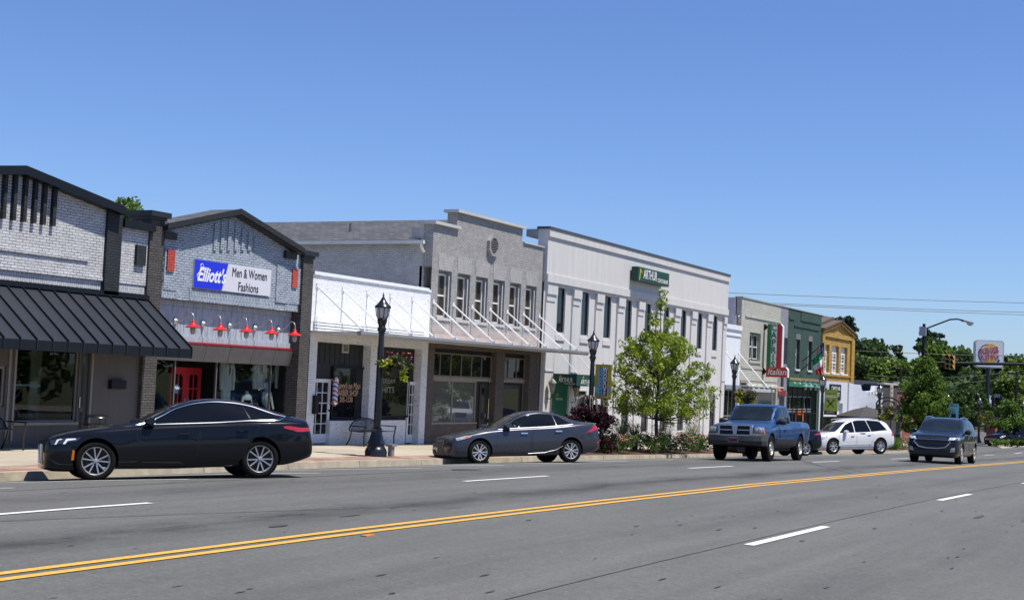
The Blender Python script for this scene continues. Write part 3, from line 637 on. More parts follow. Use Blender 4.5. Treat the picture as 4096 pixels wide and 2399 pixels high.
# ---- 3: low white brick barber shop
a3, b3 = 35.46, 42.5
t = Th('shop_building', (WX,39,SW(39)), 'low white brick barber shop with two white doors and black panels', 'building', 'shop buildings in the row')
WB = brick('bright_white_brick', (.76,.77,.78), (.80,.80,.81), (.66,.67,.68), bump=.75, wash=.05, peel=(.35,.33,.3))
fs_ = SW(39)
def rr(x0,y0,x1,y1,X=WX): return rect('e',x0,y0,x1,y1,X)
ztop = 5.12; zc = 3.22
opn = [F('e',125,520)[0], F('e',497,550)[0], F('e',540,560)[0], F('e',850,590)[0]]
mb = MB(); mb.wall(WX, a3, b3, fs_-.5, zc, [(opn[0],fs_-.02,opn[1],3.1),(opn[2],fs_-.1,opn[3],3.1)], .3)
mb.prism([(a3,zc),(b3,zc),(b3,ztop),(a3,ztop)], WX-.35, WX); t.part(mb, 'wall', WB)
mb = MB(); mb.box(WX-.4,WX+.05,a3,b3-.18,ztop,ztop+.10); mb.box(WX-.4,WX+.03,b3-.18,b3,ztop-.03,ztop+.05); t.part(mb, 'coping', mat('white_paint_trim', (.74,.74,.74), .6, var=.06))
body_boxes(t, a3, b3, 4.7, 14, WB)
mb = MB(); mb.box(WX-14,WX-.36,a3,b3,4.7,4.85); t.part(mb, 'roof', M_roofgrey)
mb = MB(); XI = WX-.3
mb.box(XI-.05,XI,opn[0]-.05,opn[1]+.05,fs_-.05,3.15); mb.box(XI-.05,XI,opn[2]-.05,opn[3]+.05,fs_-.15,3.15)
wl = rr(225,715,470,1085,XI+.02); wr = rr(565,725,742,1075,XI+.02)
for q in np.arange(opn[0], opn[3], .28): mb.box(XI,XI+.012,q,q+.02,wl[3]+.05,3.1)
t.part(mb, 'black_panel', mat('black_boards', (.012,.012,.013), .55, var=.2))
mb = MB(); r = rr(210,1090,735,1262,XI+.2); mb.box(XI,XI+.2,rr(210,1090,210,1090,XI+.2)[0],opn[1],fs_-.1,r[3]-.04); mb.box(XI,XI+.2,opn[2],F('e',735,1090,XI+.2)[0],fs_-.2,r[3]-.04); t.part(mb, 'stall_riser', WB)
lw = pane_window(t, wl, XI+.02, .07, fm=BLK, label='barber shop window with painted gold lettering'); rw_ = pane_window(t, wr, XI+.02, .07, fm=BLK, label='dark shop window right of the white pillar')
def french_door(r, X, label):
    y0,z0,y1,z1 = r; mb = MB(); f_ = .11
    mb.box(X,X+.05,y0,y0+f_,z0,z1); mb.box(X,X+.05,y1-f_,y1,z0,z1); mb.box(X,X+.05,y0+f_,y1-f_,z1-f_,z1); mb.box(X,X+.05,y0+f_,y1-f_,z0,z0+.28)
    for i in (1,2): y = y0+f_+(y1-y0-2*f_)*i/3; mb.box(X,X+.042,y-.012,y+.012,z0+.28,z1-f_)
    for i in range(1,5): z = z0+.28+(z1-f_-z0-.28)*i/5; mb.box(X,X+.036,y0+f_,y1-f_,z-.012,z+.012)
    d = t.part(mb, 'door', M_wf, label=label); g_ = MB(); g_.box(X+.01,X+.016,y0+f_,y1-f_,z0+.28,z1-f_); g_.build('pane', M_glass, d, origin=t.loc)
    g_ = MB(); g_.lathe((X+.05,y1-.07,z0+1.0), [(.02,0),(.035,.04),(.02,.07)], 10, M=Matrix.Rotation(R(90),3,'Y')); g_.build('handle', BLK, d, origin=t.loc)
d1 = rr(97,805,185,1250,XI+.02); d1[1] = SW(36)+.02; french_door([opn[0]+.02,d1[1],d1[2],d1[3]], XI+.02, 'white glazed door at the left end of the barber shop')
d2 = rr(745,825,812,1230,XI+.02); d2[1] = SW(41)+.02; french_door(d2, XI+.02, 'white glazed door at the right end of the barber shop')
mb = MB(); r = rr(293,562,333,628,XI+.0); mb.box(XI,XI+.03,r[0],r[2],r[1],r[3]); v_ = t.part(mb, 'vent', mat('beige_vent', (.6,.55,.42), .6))
mb = MB(); 
for i in range(6): z = r[1]+.03+(r[3]-r[1]-.06)*i/6; mb.box(XI+.03,XI+.034,r[0]+.03,r[2]-.03,z+.01,z+.035)
mb.build('slot', BLK, v_, origin=t.loc)
mb = MB(); q = F('e',92,985); mb.box(WX,WX+.12,q[0]-.06,q[0]+.12,q[1]-.28,q[1]+.28); t.part(mb, 'letter_box', BLK)
M_gold = mat('gold_lettering', (.62,.38,.20), .5, var=0)
gx = XI+.035; mb = MB()
for s_, (x,yv), sz, wd, sh in (("Curry's on Main",(333,858),.26,(250,418),.35),("BARBER SHOP",(328,908),.24,(253,402),0),("205-1230",(320,953),.2,(275,366),0)):
    q = F('e',x,yv,gx); w_ = F('e',wd[1],yv,gx)[0]-F('e',wd[0],yv,gx)[0]
    text_mb(mb, s_, (gx,q[0],q[1]), sz*1.15, depth=.004, shear=sh, width=w_, bold=.002)
t.part(mb, 'lettering', M_gold, parent=lw)
mb = MB()
for s_, (x,yv), sz in (("DREAM",(618,825),.22),("HITS",(612,885),.28)):
    q = F('e',x,yv,gx); text_mb(mb, s_, (gx,q[0],q[1]), sz, depth=.004, width=.75)
for i in range(7):
    q = F('e',672,905+i*14,gx); text_mb(mb, ("Monday","Tuesday","Wednesday","Thursday","Friday","Saturday","Sunday")[i], (gx,q[0],q[1]), .07, depth=.003); q = F('e',703,905+i*14,gx); text_mb(mb, "Closed" if i in (0,6) else "12pm-6", (gx,q[0],q[1]), .07, depth=.003)
t.part(mb, 'lettering', mat('faded_lettering', (.28,.24,.22), .5, var=0), parent=rw_)
# barber pole
q0 = F('e',250,800,WX+.1); q1 = F('e',246,990,WX+.1)
bp_ = Th('barber_pole', (WX-.1,q0[0],q1[1]), 'red white and blue striped barber pole beside the painted shop window', 'barber pole')
X = XI+.28; q0 = F('e',250,800,X); q1 = F('e',246,990,X)
mbar = bpy.data.materials.new('barber_stripes'); mbar.use_nodes = True; tt = mbar.node_tree; bb = next(n for n in tt.nodes if n.type == 'BSDF_PRINCIPLED')
tc = tt.nodes.new('ShaderNodeTexCoord'); sp = tt.nodes.new('ShaderNodeSeparateXYZ'); tt.links.new(tc.outputs['Object'], sp.inputs[0])
m1 = tt.nodes.new('ShaderNodeMath'); m1.operation = 'MULTIPLY_ADD'; tt.links.new(sp.outputs[1], m1.inputs[0]); m1.inputs[1].default_value = .8; tt.links.new(sp.outputs[2], m1.inputs[2])
m2 = tt.nodes.new('ShaderNodeMath'); m2.operation = 'MULTIPLY'; m2.inputs[1].default_value = 3.6; tt.links.new(m1.outputs[0], m2.inputs[0])
m3 = tt.nodes.new('ShaderNodeMath'); m3.operation = 'FRACT'; tt.links.new(m2.outputs[0], m3.inputs[0])
rp = tt.nodes.new('ShaderNodeValToRGB'); rp.color_ramp.interpolation = 'CONSTANT'; e = rp.color_ramp.elements
e[0].position = 0; e[0].color = (.65,.65,.68,1); e[1].position = .28; e[1].color = (.03,.09,.5,1); n_ = e.new(.5); n_.color = (.65,.65,.68,1); n_ = e.new(.75); n_.color = (.6,.08,.1,1)
tt.links.new(m3.outputs[0], rp.inputs[0]); tt.links.new(rp.outputs[0], bb.inputs['Base Color']); bb.inputs['Roughness'].default_value = .2
mb = MB(); mb.lathe((X,q0[0],q1[1]+.1), [(.085,0),(.085,q0[1]-q1[1]-.2)], 16); bp_.part(mb, 'striped_cylinder', mbar)
mb = MB(); mb.lathe((X,q0[0],q1[1]), [(.03,-.03),(.08,.02),(.10,.06),(.10,.1)], 16); mb.lathe((X,q0[0],q0[1]-.1), [(.10,0),(.10,.05),(.075,.1),(.02,.14)], 16); mb.box(XI,X,q0[0]-.02,q0[0]+.02,q1[1]+.02,q1[1]+.06); mb.box(XI,X,q0[0]-.02,q0[0]+.02,q0[1]-.06,q0[1]-.02)
bp_.part(mb, 'bracket', mat('chrome', (.7,.7,.72), .15, 1, var=0))

# ---- canopy shared by the barber shop and the grey building
cp = Th('street_canopy', (WX,43,3.3), 'flat white metal canopy hung on diagonal rods over the barber shop and grey brick shop', 'canopy')
cy0, cy1 = 35.42, 51.75; cxo = WX+1.82
M_can = mat('canopy_white', (.66,.66,.66), .5, var=.1, scale=2); M_cang = mat('canopy_gutter', (.33,.33,.33), .4, metal=.4, var=.1)
mb = MB(); mb.box(WX+.02,cxo-.12,cy0,cy1,3.35,3.41)
cp.part(mb, 'deck', M_can)
mb = MB(); mb.prism([(cxo-.12,3.33),(cxo-.02,3.29),(cxo+.03,3.36),(cxo+.03,3.44),(cxo-.12,3.44)], cy0, cy1+.25, axis='y')
cp.part(mb, 'gutter', M_cang)
mb = MB()
for k in range(4): mb.box(WX+.02,WX+.10-.015*k,cy0+.15,42.2,3.42+k*.09,3.48+k*.09)
cp.part(mb, 'flashing', M_can)
for i in range(12):
    y = 35.68+i*1.402
    mb = MB(); mb.tube([(WX+.0,y,4.78),(cxo-.1,y,3.48)], .028, 6); mb.box(cxo-.18,cxo-.03,y-.04,y+.04,3.41,3.52); mb.box(WX,WX+.03,y-.06,y+.06,4.7,4.86); cp.part(mb, 'rod', M_can)

# ---- 4: grey two storey building
a4, b4 = 42.5, 51.25
GB = brick('grey_brick', (.335,.325,.318), (.375,.363,.355), (.13,.125,.12), bump=.95, wash=.07)
t = Th('shop_building', (WX,47,SW(47)), 'grey painted brick two storey shop with stepped parapet, six windows and octagonal vent', 'building', 'shop buildings in the row')
fs_ = SW(47)
def r4(x0,y0,x1,y1,X=WX): return rect('f',x0,y0,x1,y1,X)
steps = [F('f',180,225)[1], F('f',455,125)[1], F('f',1290,470)[1]]; ys1, ys2 = F('f',440,200)[0], F('f',1085,300)[0]
WY = []; w0 = F('f',257,690)[0]; wN = F('f',1118,830)[0]
for i in range(6): y = w0+(wN-w0)*i/5; WY.append((y,4.27,y+.95,5.93))
g1 = rect('g',225,130,655,460); 
def g2(x0,y0,x1,y1,X=WX): return rect('g',x0,y0,x1,y1,X)
bay1 = [F('g',238,200)[0], fs_-.15, F('g',905,200)[0], 3.2]; bay2 = [F('g',995,200)[0], fs_-.2, F('g',1262,200)[0], 3.2]
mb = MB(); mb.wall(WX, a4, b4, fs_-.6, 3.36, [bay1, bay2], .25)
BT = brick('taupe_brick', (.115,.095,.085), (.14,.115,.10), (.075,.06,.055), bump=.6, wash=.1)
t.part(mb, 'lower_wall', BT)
mb = MB(); mb.wall(WX, a4, b4, 3.36, 6.0, WY, .32); mb.prism([(a4,6.0),(b4,6.0),(b4,steps[2]),(ys2,steps[2]),(ys2,steps[1]),(ys1,steps[1]),(ys1,steps[0]),(a4,steps[0])], WX-.4, WX)
mb.box(WX-.5,WX-.32,a4,b4,3.3,6.0)
t.part(mb, 'wall', GB)
mb = MB(); mb.box(WX-.002,WX+.006,a4+.01,b4-.05,3.4,3.98); t.part(mb, 'faded_band', brick('pink_faded_brick', (.39,.335,.315), (.43,.37,.35), (.27,.23,.215), bump=.7, wash=.12))
mb = MB(); mb.box(WX,WX+.09,a4+.1,49.2,3.42,3.68); t.part(mb, 'flashing', mat('pink_flashing', (.40,.33,.31), .7))
GBs = brick('grey_brick_soldier', (.36,.35,.34), (.41,.4,.39), (.24,.235,.23), bump=1, soldier=True, wash=.07, bh=.075)
mb = MB()
for w_ in WY: mb.prism([(w_[0]-.0,5.935),(w_[2]+.0,5.935),(w_[2]+.08,6.5),(w_[0]-.08,6.5)], WX-.01, WX+.012)
t.part(mb, 'window_arch', GBs)
M_sill = mat('stone_sill', (.42,.39,.37), .7)
for w_ in WY:
    X = WX-.26; mb = MB(); mb.box(WX-.3,WX+.04,w_[0]-.03,w_[2]+.03,w_[1]-.1,w_[1]); 
    fr_ = pane_window(t, [w_[0]+.22,w_[1]+.02,w_[2]-.04,w_[3]-.1], X, .065, rows=2, gm=mat('blind_glass',(.045,.035,.02),.03,spec=.8,var=.5,scale=1.5))
    mb.build('sill', M_sill, fr_, origin=t.loc)
    mb = MB(); mb.box(X,X+.02,w_[0],w_[0]+.22,w_[1],w_[3]); mb.box(X,X+.02,w_[0]+.22,w_[2],w_[3]-.1,w_[3]); mb.build('surround', mat('grey_trim',(.27,.265,.26),.6), fr_, origin=t.loc)
    mb = MB(); mb.box(WX-.08,WX-.05,w_[2]-.10,w_[2]-.07,w_[1]+.02,w_[1]+1.5); mb.build('storm_rail', M_wf, fr_, origin=t.loc)
M_cop = mat('pale_coping', (.48,.47,.46), .6, var=.08)
mb = MB(); mb.box(WX-.5,WX+.12,a4-.08,ys1+.1,steps[0],steps[0]+.10); mb.box(WX-.5,WX+.12,ys1-.12,ys2+.1,steps[1],steps[1]+.10); mb.box(WX-.45,WX+.06,ys2+.1,b4,steps[2],steps[2]+.05)
t.part(mb, 'coping', M_cop)
# vent
vc = F('f',779,452); mb = MB(); rO, rI = .42, .31
oc = lambda r_: [(vc[0]+r_*math.cos(R(22.5+45*k)), vc[1]+r_*math.sin(R(22.5+45*k))) for k in range(8)]
O, I = oc(rO), oc(rI)
for k in range(8):
    j = (k+1)%8; mb.prism([O[k],O[j],I[j],I[k]], WX, WX+.13)
v_ = t.part(mb, 'vent', mat('vent_frame', (.27,.26,.25), .6))
mb = MB(); mb.prism(I, WX+.0, WX+.03); mb.build('backing', BLK, v_, origin=t.loc); mb = MB()
for k in range(9):
    z = vc[1]-.25+k*.062; h_ = math.sqrt(max(0.01,.30**2-(z-vc[1])**2)); mb.hexa([(WX+.04,vc[0]-h_,z),(WX+.11,vc[0]-h_,z-.0),(WX+.11,vc[0]+h_,z),(WX+.04,vc[0]+h_,z),(WX+.04,vc[0]-h_,z+.022),(WX+.11,vc[0]-h_,z+.010),(WX+.11,vc[0]+h_,z+.010),(WX+.04,vc[0]+h_,z+.022)])
mb.build('slats', mat('vent_slat',(.4,.39,.38),.6), v_, origin=t.loc)
# side wall + roof behind
mb = MB(); mb.box(WX-16,WX-.9,a4+.0,a4+.4,3,6.83); mb.box(WX-16,WX-.55,a4+.4,b4,3,6.4)
mb.prism([(a4,3),(a4+.4,3),(a4+.4,7.35),(a4,7.35)], WX-.9, WX-.401)
t.part(mb, 'side_wall', brick('pale_grey_brick', (.46,.45,.44), (.50,.49,.48), (.30,.29,.28), bump=1, wash=.12, peel=(.25,.24,.23)))
mb = MB(); yr = 46.85
mb.hexa([(WX-16.2,a4-.25,6.78),(WX-.5,a4-.25,6.78),(WX-.5,yr,8.05),(WX-16.2,yr,8.05),(WX-16.2,a4-.25,6.9),(WX-.5,a4-.25,6.9),(WX-.5,yr,8.17),(WX-16.2,yr,8.17)])
mb.hexa([(WX-16.2,yr,8.05),(WX-.5,yr,8.05),(WX-.5,b4,6.78),(WX-16.2,b4,6.78),(WX-16.2,yr,8.17),(WX-.5,yr,8.17),(WX-.5,b4,6.9),(WX-16.2,b4,6.9)])
t.part(mb, 'roof', M_shing)
mb = MB(); mb.box(WX-16.2,WX-.2,a4-.34,a4-.22,6.76,6.88); mb.tube([(WX-.32,a4-.28,6.78),(WX-.32,a4-.2,6.6),(WX-.32,a4-.05,6.5)], .05, 8); t.part(mb, 'gutter', mat('white_gutter',(.62,.6,.56),.5,var=.1))
mb = MB(); mb.tube([(WX-4.6,44.2,7.2),(WX-4.6,44.2,7.75)], .05, 8); t.part(mb, 'roof_pipe', mat('lead_pipe',(.12,.12,.12),.6))
# shopfront
XI = WX-.25
M_tau = mat('taupe_paint', (.19,.16,.135), .6, var=.1); M_cream = mat('cream_mullion', (.30,.26,.21), .6)
tz0, tz1 = F('g',240,415,XI)[1], 3.05
mb = MB(); mb.box(XI-.3,XI-.02,bay1[0],bay1[2],fs_-.2,3.2); mb.box(XI-.3,XI-.02,bay2[0],bay2[2],fs_-.2,3.2); t.part(mb, 'back_panel', mat('dark_brown', (.03,.026,.023), .7))
pane_window(t, [bay1[0],tz0,bay1[2],tz1], XI, .05, cols=6, fm=M_tau, name='transom_window')
pane_window(t, [bay2[0],tz0+.03,bay2[2],tz1], XI, .05, cols=3, fm=M_tau, name='transom_window')
wr_ = rect('g',215,462,655,905,XI); z_si = wr_[1]
pane_window(t, [bay1[0],z_si,wr_[2],tz0-.12], XI, .045, cols=2, fm=M_cream, gm=mat('mirror_glass',(.24,.25,.26),.012,spec=.8,metal=.6,var=0), label='large shop window reflecting a white car')
mb = MB(); mb.box(XI,XI+.06,bay1[0],bay1[2],tz0-.12,tz0-.003); mb.box(XI,XI+.06,bay2[0],bay2[2],tz0-.12,tz0+.027); t.part(mb, 'beam', M_cream)
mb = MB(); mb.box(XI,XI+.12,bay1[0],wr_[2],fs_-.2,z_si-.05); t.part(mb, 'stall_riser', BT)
mb = MB(); mb.box(XI,XI+.14,bay1[0],wr_[2]+.02,z_si-.05,z_si); t.part(mb, 'sill', M_cream)
for y0_, y1_ in ((wr_[2]+.35, bay1[2]-.35),(bay2[0]+.15, bay2[2]-.35)):
    z0_ = SW(y0_)+.02; mb = MB(); mb.box(XI-.02,XI+.03,y0_,y1_,z0_,tz0-.2); d_ = t.part(mb, 'door', mat('brown_door',(.035,.03,.027),.5)); mb = MB(); mb.box(XI+.03,XI+.033,y0_+.12,y1_-.12,z0_+.9,tz0-.35); mb.build('pane', M_glass, d_, origin=t.loc); mb = MB(); mb.box(XI+.03,XI+.08,y1_-.08,y1_-.05,z0_+.95,z0_+1.1); mb.build('handle', mat('steel',(.6,.6,.6),.25,1), d_, origin=t.loc)

# ---- 5: bank
a5, b5 = 51.45, 74.3
t = Th('bank_building', (WX,62,SW(62)), 'long pale grey stucco bank with tall narrow windows between flat pilasters', 'building')
ST = mat('pale_stucco', (.545,.53,.52), .85, var=.085, scale=1.6, bump=.35, bscale=40, aniso=(1,2.2,.22))
fs_ = SW(62)-.3
def hx(x, y, X=WX): return F('h',x,y,X)[0]
# nine window bays, evenly spaced
wl0, wl8 = hx(335,700), hx(1942,992); pitch = (wl8-wl0)/8; ww = hx(418,715)-wl0
zt_, zb_ = F('h',335,698)[1], F('h',325,1158)[1]
up = [(wl0+i*pitch, zb_, wl0+i*pitch+ww, zt_) for i in range(9)]
gz1 = F('i',415,570)[1]; gz0 = F('i',880,1018)[1]
lo = [(wl0+i*pitch, gz0, wl0+i*pitch+ww*1.12, gz1) for i in (1,2,3,4,5,6,8)]
dr_ = (wl0+7*pitch-.1, gz0-.15, wl0+7*pitch+1.05, gz1-.35)
dr0 = (wl0-.2, SW(52.5), wl0+1.1, 1.9)
zbelt = 6.2; ztop = 8.33
mb = MB(); mb.wall(WX, a5, b5, fs_-.6, zbelt, up+lo+[dr_,dr0], .09); mb.prism([(a5,zbelt),(b5,zbelt),(b5,ztop),(a5,ztop)], WX-.35, WX+.10)
mb.box(WX-.5,WX-.12,a5,b5,fs_-.5,zbelt)
t.part(mb, 'wall', ST)
mb = MB(); mb.box(WX+.10,WX+.17,a5,b5,ztop-.30,ztop); mb.box(WX+.10,WX+.16,a5,b5,zbelt,6.52); mb.box(WX,WX+.08,a5,b5,zbelt-.12,zbelt-.0)
t.part(mb, 'cornice', ST)
mb = MB()
for i in range(10):
    y1 = wl0+i*pitch-.16; y0 = y1-(pitch-ww)*.50
    if i == 9: y0, y1 = b5-.55, b5-.02
    if i == 0: y0 = a5+.12
    mb.box(WX,WX+.07,y0,y1,fs_-.4,zbelt-.12); mb.box(WX+.07,WX+.13,y0+.0,y1-.02,5.72,zbelt-.12); mb.box(WX+.07,WX+.10,y0+.0,y1-.15,5.44,5.60)
    mb.box(WX+.07,WX+.10,y0,y1,2.6,2.66)
t.part(mb, 'pilaster', ST)
mb = MB(); mb.box(WX-.4,WX+.20,a5-.05,b5+.03,ztop,ztop+.10); t.part(mb, 'coping', mat('charcoal_coping', (.06,.06,.06), .5))
mb = MB()
for r in up: mb.box(WX,WX+.05,r[0]-.08,r[2]+.08,r[1]-.34,r[1]-.12)
for r in lo: mb.box(WX,WX+.04,r[0]-.08,r[2]+.08,r[1]-.09,r[1]-.02)
t.part(mb, 'sill_panel', ST)
for r in up: pane_window(t, r, WX-.085, .03, fm=BLK, fd=.04)
M_bl = mat('blind_behind_glass', (.020,.022,.025), .06, spec=.4, var=.35, scale=6, aniso=(1,.2,6))
for r in lo:
    pane_window(t, r, WX-.085, .03, fm=BLK, gm=M_bl, fd=.04)
    
for r in up+lo:
    mb = MB()
    mb.box(WX-.02,WX+.03,r[0]-.06,r[0]-.003,r[1],r[3]+.06); mb.box(WX-.02,WX+.03,r[2]+.003,r[2]+.06,r[1],r[3]+.06); mb.box(WX-.02,WX+.03,r[0]-.003,r[2]+.003,r[3]+.003,r[3]+.06)
    t.part(mb, 'window_surround', mat('pale_stucco_trim', (.60,.59,.585), .8, var=.05))
mb = MB(); mb.box(WX-.11,WX-.05,*[dr_[0],dr_[2]],dr_[1],dr_[3]); t.part(mb, 'door', mat('tan_door',(.36,.33,.31),.6))
mb = MB(); mb.box(WX-.11,WX-.05,dr0[0],dr0[2],dr0[1],dr0[3]); t.part(mb, 'door', M_glass)
body_boxes(t, a5, b5, ztop-.05, 18, ST, name='side_wall', zb=2)
mb = MB(); mb.box(WX-.9,WX-.35,a5,b5,ztop-.3,ztop); t.part(mb, 'roof', M_roofgrey)
GR = mat('bank_green', (.005,.050,.032), .55, var=.05); 
def chev(mb, X, y, z, s, right=(0,1,0)):     # angled roof shaped mark
    Rr = Vector(right); n = Rr.cross(Vector((0,0,1)))
    P0 = Vector((X,y,z))
    for quad, mi in (([(-.30,-.55),(-.16,-.50),(-.02,.36),(-.12,.55)],1),([(-.12,.55),(-.02,.36),(.30,.05),(.34,.20)],0)):
        mb.add([P0+Rr*a*s+Vector((0,0,b*s))+n*.006 for a,b in quad], [(0,1,2,3)], mi)
M_or = mat('logo_orange',(.75,.30,.03),.5,var=0); M_yg = mat('logo_yellowgreen',(.62,.60,.04),.5,var=0); M_let = mat('white_lettering',(.7,.72,.7),.5,var=0)
sg = Th('bank_sign', (WX,63,7.3), 'green box sign reading ARTHUR STATE BANK high on the bank wall', 'sign')
X = -24.5; A = F('h',1175,480,X); B_ = F('h',1495,548,X); C_ = F('h',1488,698,X)
mb = MB(); mb.box(WX+.17,X,A[0],B_[0],C_[1]+.02,A[1]); sg.part(mb, 'box', GR)
mb = MB(); w_ = B_[0]-A[0]; zc_ = (C_[1]+A[1])/2
text_mb(mb, "ARTHUR", (X+.01,A[0]+w_*.375,zc_+.02), .60, depth=.01, width=w_*.43, bold=.006); text_mb(mb, "STATE BANK", (X+.01,A[0]+w_*.785,zc_-.12), .26, depth=.01, width=w_*.34, bold=.003); sg.part(mb, 'lettering', M_let)
mb = MB(); chev(mb, X+.004, A[0]+w_*.075, zc_, .52); sg.part(mb, 'emblem', [M_or, M_yg])
ba = Th('bank_awning', (WX,53,2), 'dark green canvas awning with side panel at the bank entrance', 'awning')
y0 = 52.35; y1 = 54.95; xo = -23.8; z1 = 2.53; z0 = 2.06
mb = MB(); mb.box(WX+.14,xo,y0,y1,z0,z1); ba.part(mb, 'canopy', GR)
mb = MB(); mb.box(WX+.14,-24.2,y0,y0+.06,SW(52.5),z0); ba.part(mb, 'side_panel', mat('bank_green_cloth', (.006,.10,.055), .7))
mb = MB()
text_mb(mb, "ARTHUR", (-24.28,y0-.004,2.27), .27, right=(1,0,0), depth=.006, width=.62); text_mb(mb, "STATE BANK", (-24.1,y0-.004,2.13), .08, right=(1,0,0), depth=.006)
text_mb(mb, "ARTHUR", (xo+.002,y0+1.0,2.22), .27, depth=.006, width=1.15); text_mb(mb, "STATE BANK", (xo+.002,y0+1.3,2.10), .08, depth=.006)
text_mb(mb, "ARTHUR", (-24.53,y0-.004,1.50), .13, right=(1,0,0), depth=.006, width=.30)
ba.part(mb, 'lettering', M_let)
mb = MB(); chev(mb, -24.52, y0-.0, 2.37, .2, (1,0,0)); chev(mb, xo, y0+.65, 2.36, .22); chev(mb, -24.62, y0, 1.66, .13, (1,0,0)); ba.part(mb, 'emblem', [M_or, M_yg])
mb = MB()
for yq in (y0+.2,y0+1.9): mb.tube([(WX+.1,yq,3.6),(xo-.05,yq,z1)], .02, 6)
ba.part(mb, 'rod', M_can)
def lantern(c, x, yv, zt, label, X=WX+.30):
    q = F(c, x, yv, X); l = Th('wall_lantern', (X,q[0],q[1]), label, 'wall lamp', 'lanterns on the bank wall')
    mb = MB(); mb.lathe((X,q[0],q[1]-.3), [(.05,0),(.09,.06),(.165,.42)], 6); l.part(mb, 'glass', mat('lantern_glass',(.30,.29,.27),.1))
    mb = MB(); mb.lathe((X,q[0],q[1]+.12), [(.20,0),(.17,.06),(.05,.17),(.02,.2),(.015,.28)], 6); mb.lathe((X,q[0],q[1]-.36), [(.02,0),(.05,.05)], 6)
    for k in range(6):
        a = k*math.pi/3; mb.tube([(X+.05*math.cos(a),q[0]+.05*math.sin(a),q[1]-.3),(X+.168*math.cos(a),q[0]+.168*math.sin(a),q[1]+.12)], .01, 4)
    l.part(mb, 'cap', mat('pewter',(.16,.16,.155),.5,.4))
    mb = MB(); mb.box(WX,WX+.03,q[0]-.04,q[0]+.04,q[1]-.75,q[1]-.35); mb.tube([(WX+.03,q[0],q[1]-.5),(X-.05,q[0],q[1]-.52),(X,q[0],q[1]-.42),(X,q[0],q[1]-.33)], .018, 6); l.part(mb, 'bracket', BLK)
lantern('i',158,520,0,'grey wall lantern left of the green bank awning'); lantern('i',415,565,0,'grey wall lantern just right of the green bank awning'); lantern('i',1862,640,0,'grey wall lantern near the far right end of the bank')

# ---- 6: low white stucco shop
t = Th('shop_building', (WX,75.6,SW(75)), 'narrow low white stucco shop between the bank and the pizzeria', 'building', 'shop buildings in the row')
a6, b6 = 74.32, 77.0; zc_ = F('j',280,780)[1]
mb = MB(); mb.wall(WX, a6, b6, SW(75)-.6, zc_, [(a6+.08,SW(75),b6-.1,zc_-.12)], .3); mb.prism([(a6,zc_),(b6,zc_),(b6,5.72),(a6,5.72)], WX-.35, WX); mb.box(WX,WX+.08,a6,b6,5.5,5.76); mb.box(WX,WX+.05,a6,b6,5.15,5.25)
t.part(mb, 'wall', mat('white_stucco_rough', (.66,.68,.72), .85, var=.05, bump=.6, bscale=14))
mb = MB(); mb.box(WX-12,WX-.4,a6,b6,2,5.0); t.part(mb, 'side_wall', brick('dark_red_brick', (.10,.04,.03), (.13,.05,.04), (.08,.07,.06)))
A_ = ony('j',300,258,79); B__ = ony('j',412,240,79); C__ = ony('j',412,128,84); D__ = ony('j',300,134,84)
mb = MB(); up2 = Vector((0,0,.1)); mb.hexa([A_-Vector((3,0,0)),B__+Vector((.8,0,0)),C__+Vector((.8,0,0)),D__-Vector((3,0,0)),A_-Vector((3,0,0))+up2,B__+Vector((.8,0,0))+up2,C__+Vector((.8,0,0))+up2,D__-Vector((3,0,0))+up2])
t.part(mb, 'roof', brick('ribbed_white_metal', (.70,.70,.70), (.72,.72,.72), (.42,.42,.42), bump=.5, bw=30, bh=.3, ms=.03, flat=True))
mb = MB(); mb.box(WX,WX+.12,a6,b6,zc_-.1,zc_+.12); t.part(mb, 'canopy_band', mat('grey_band', (.2,.22,.26), .6))
pane_window(t, [a6+.1,SW(75)+.1,b6-.12,zc_-.14], WX-.2, .05, cols=2, rows=2, fm=mat('grey_frame',(.25,.25,.25),.5))

# ---- 7: pizzeria (cream-grey painted brick with a lilac-grey pier)
a7, b7, c7 = 77.02, 86.3, 94.2
CB = brick('cream_brick', (.44,.44,.38), (.49,.49,.43), (.33,.33,.28), bump=1, wash=.08, bh=.09)
LB = brick('lilac_grey_brick', (.25,.26,.29), (.29,.30,.33), (.18,.18,.2), bump=1, wash=.1, bh=.09)
NB = brick('green_brick', (.035,.075,.06), (.05,.095,.075), (.02,.04,.035), bump=1.2, wash=.15, bh=.09, peel=(.12,.14,.13))
t = Th('shop_building', (WX,82,SW(82)), 'cream painted two storey brick pizzeria with green framed window', 'building', 'shop buildings in the row')
zt_ = 7.38; zm = F('j',430,690)[1]; fs_ = SW(80)-.25; mid = F('j',705,750)[0]; midu = F('j',735,200)[0]
win = [rect('j',492,350,570,610), rect('j',755,385,778,620)]
win[0][1] = max(win[0][1], 3.9); win[1] = [F('j',755,400)[0],win[0][1],F('j',790,400)[0],win[0][3]]; 
mb = MB(); mb.wall(WX, a7, midu, zm, zt_-1.0, [tuple(win[0])], .3); mb.prism([(a7,zt_-1.0),(midu,zt_-1.0),(midu,zt_),(a7,zt_)], WX-.35, WX); mb.box(WX,WX+.05,a7+.7,midu,zt_-1.05,zt_-.97); mb.box(WX,WX+.04,a7+.3,midu,3.42,3.52)
mb.wall(WX, a7, mid, fs_-.5, zm, [(a7+.15,fs_,mid-.15,zm-.28)], .3); t.part(mb, 'wall', CB)
mb = MB(); mb.wall(WX, midu, b7, zm, zt_-1.0, [tuple(win[1])], .3); mb.prism([(midu,zt_-1.0),(b7,zt_-1.0),(b7,zt_),(midu,zt_)], WX-.35, WX)
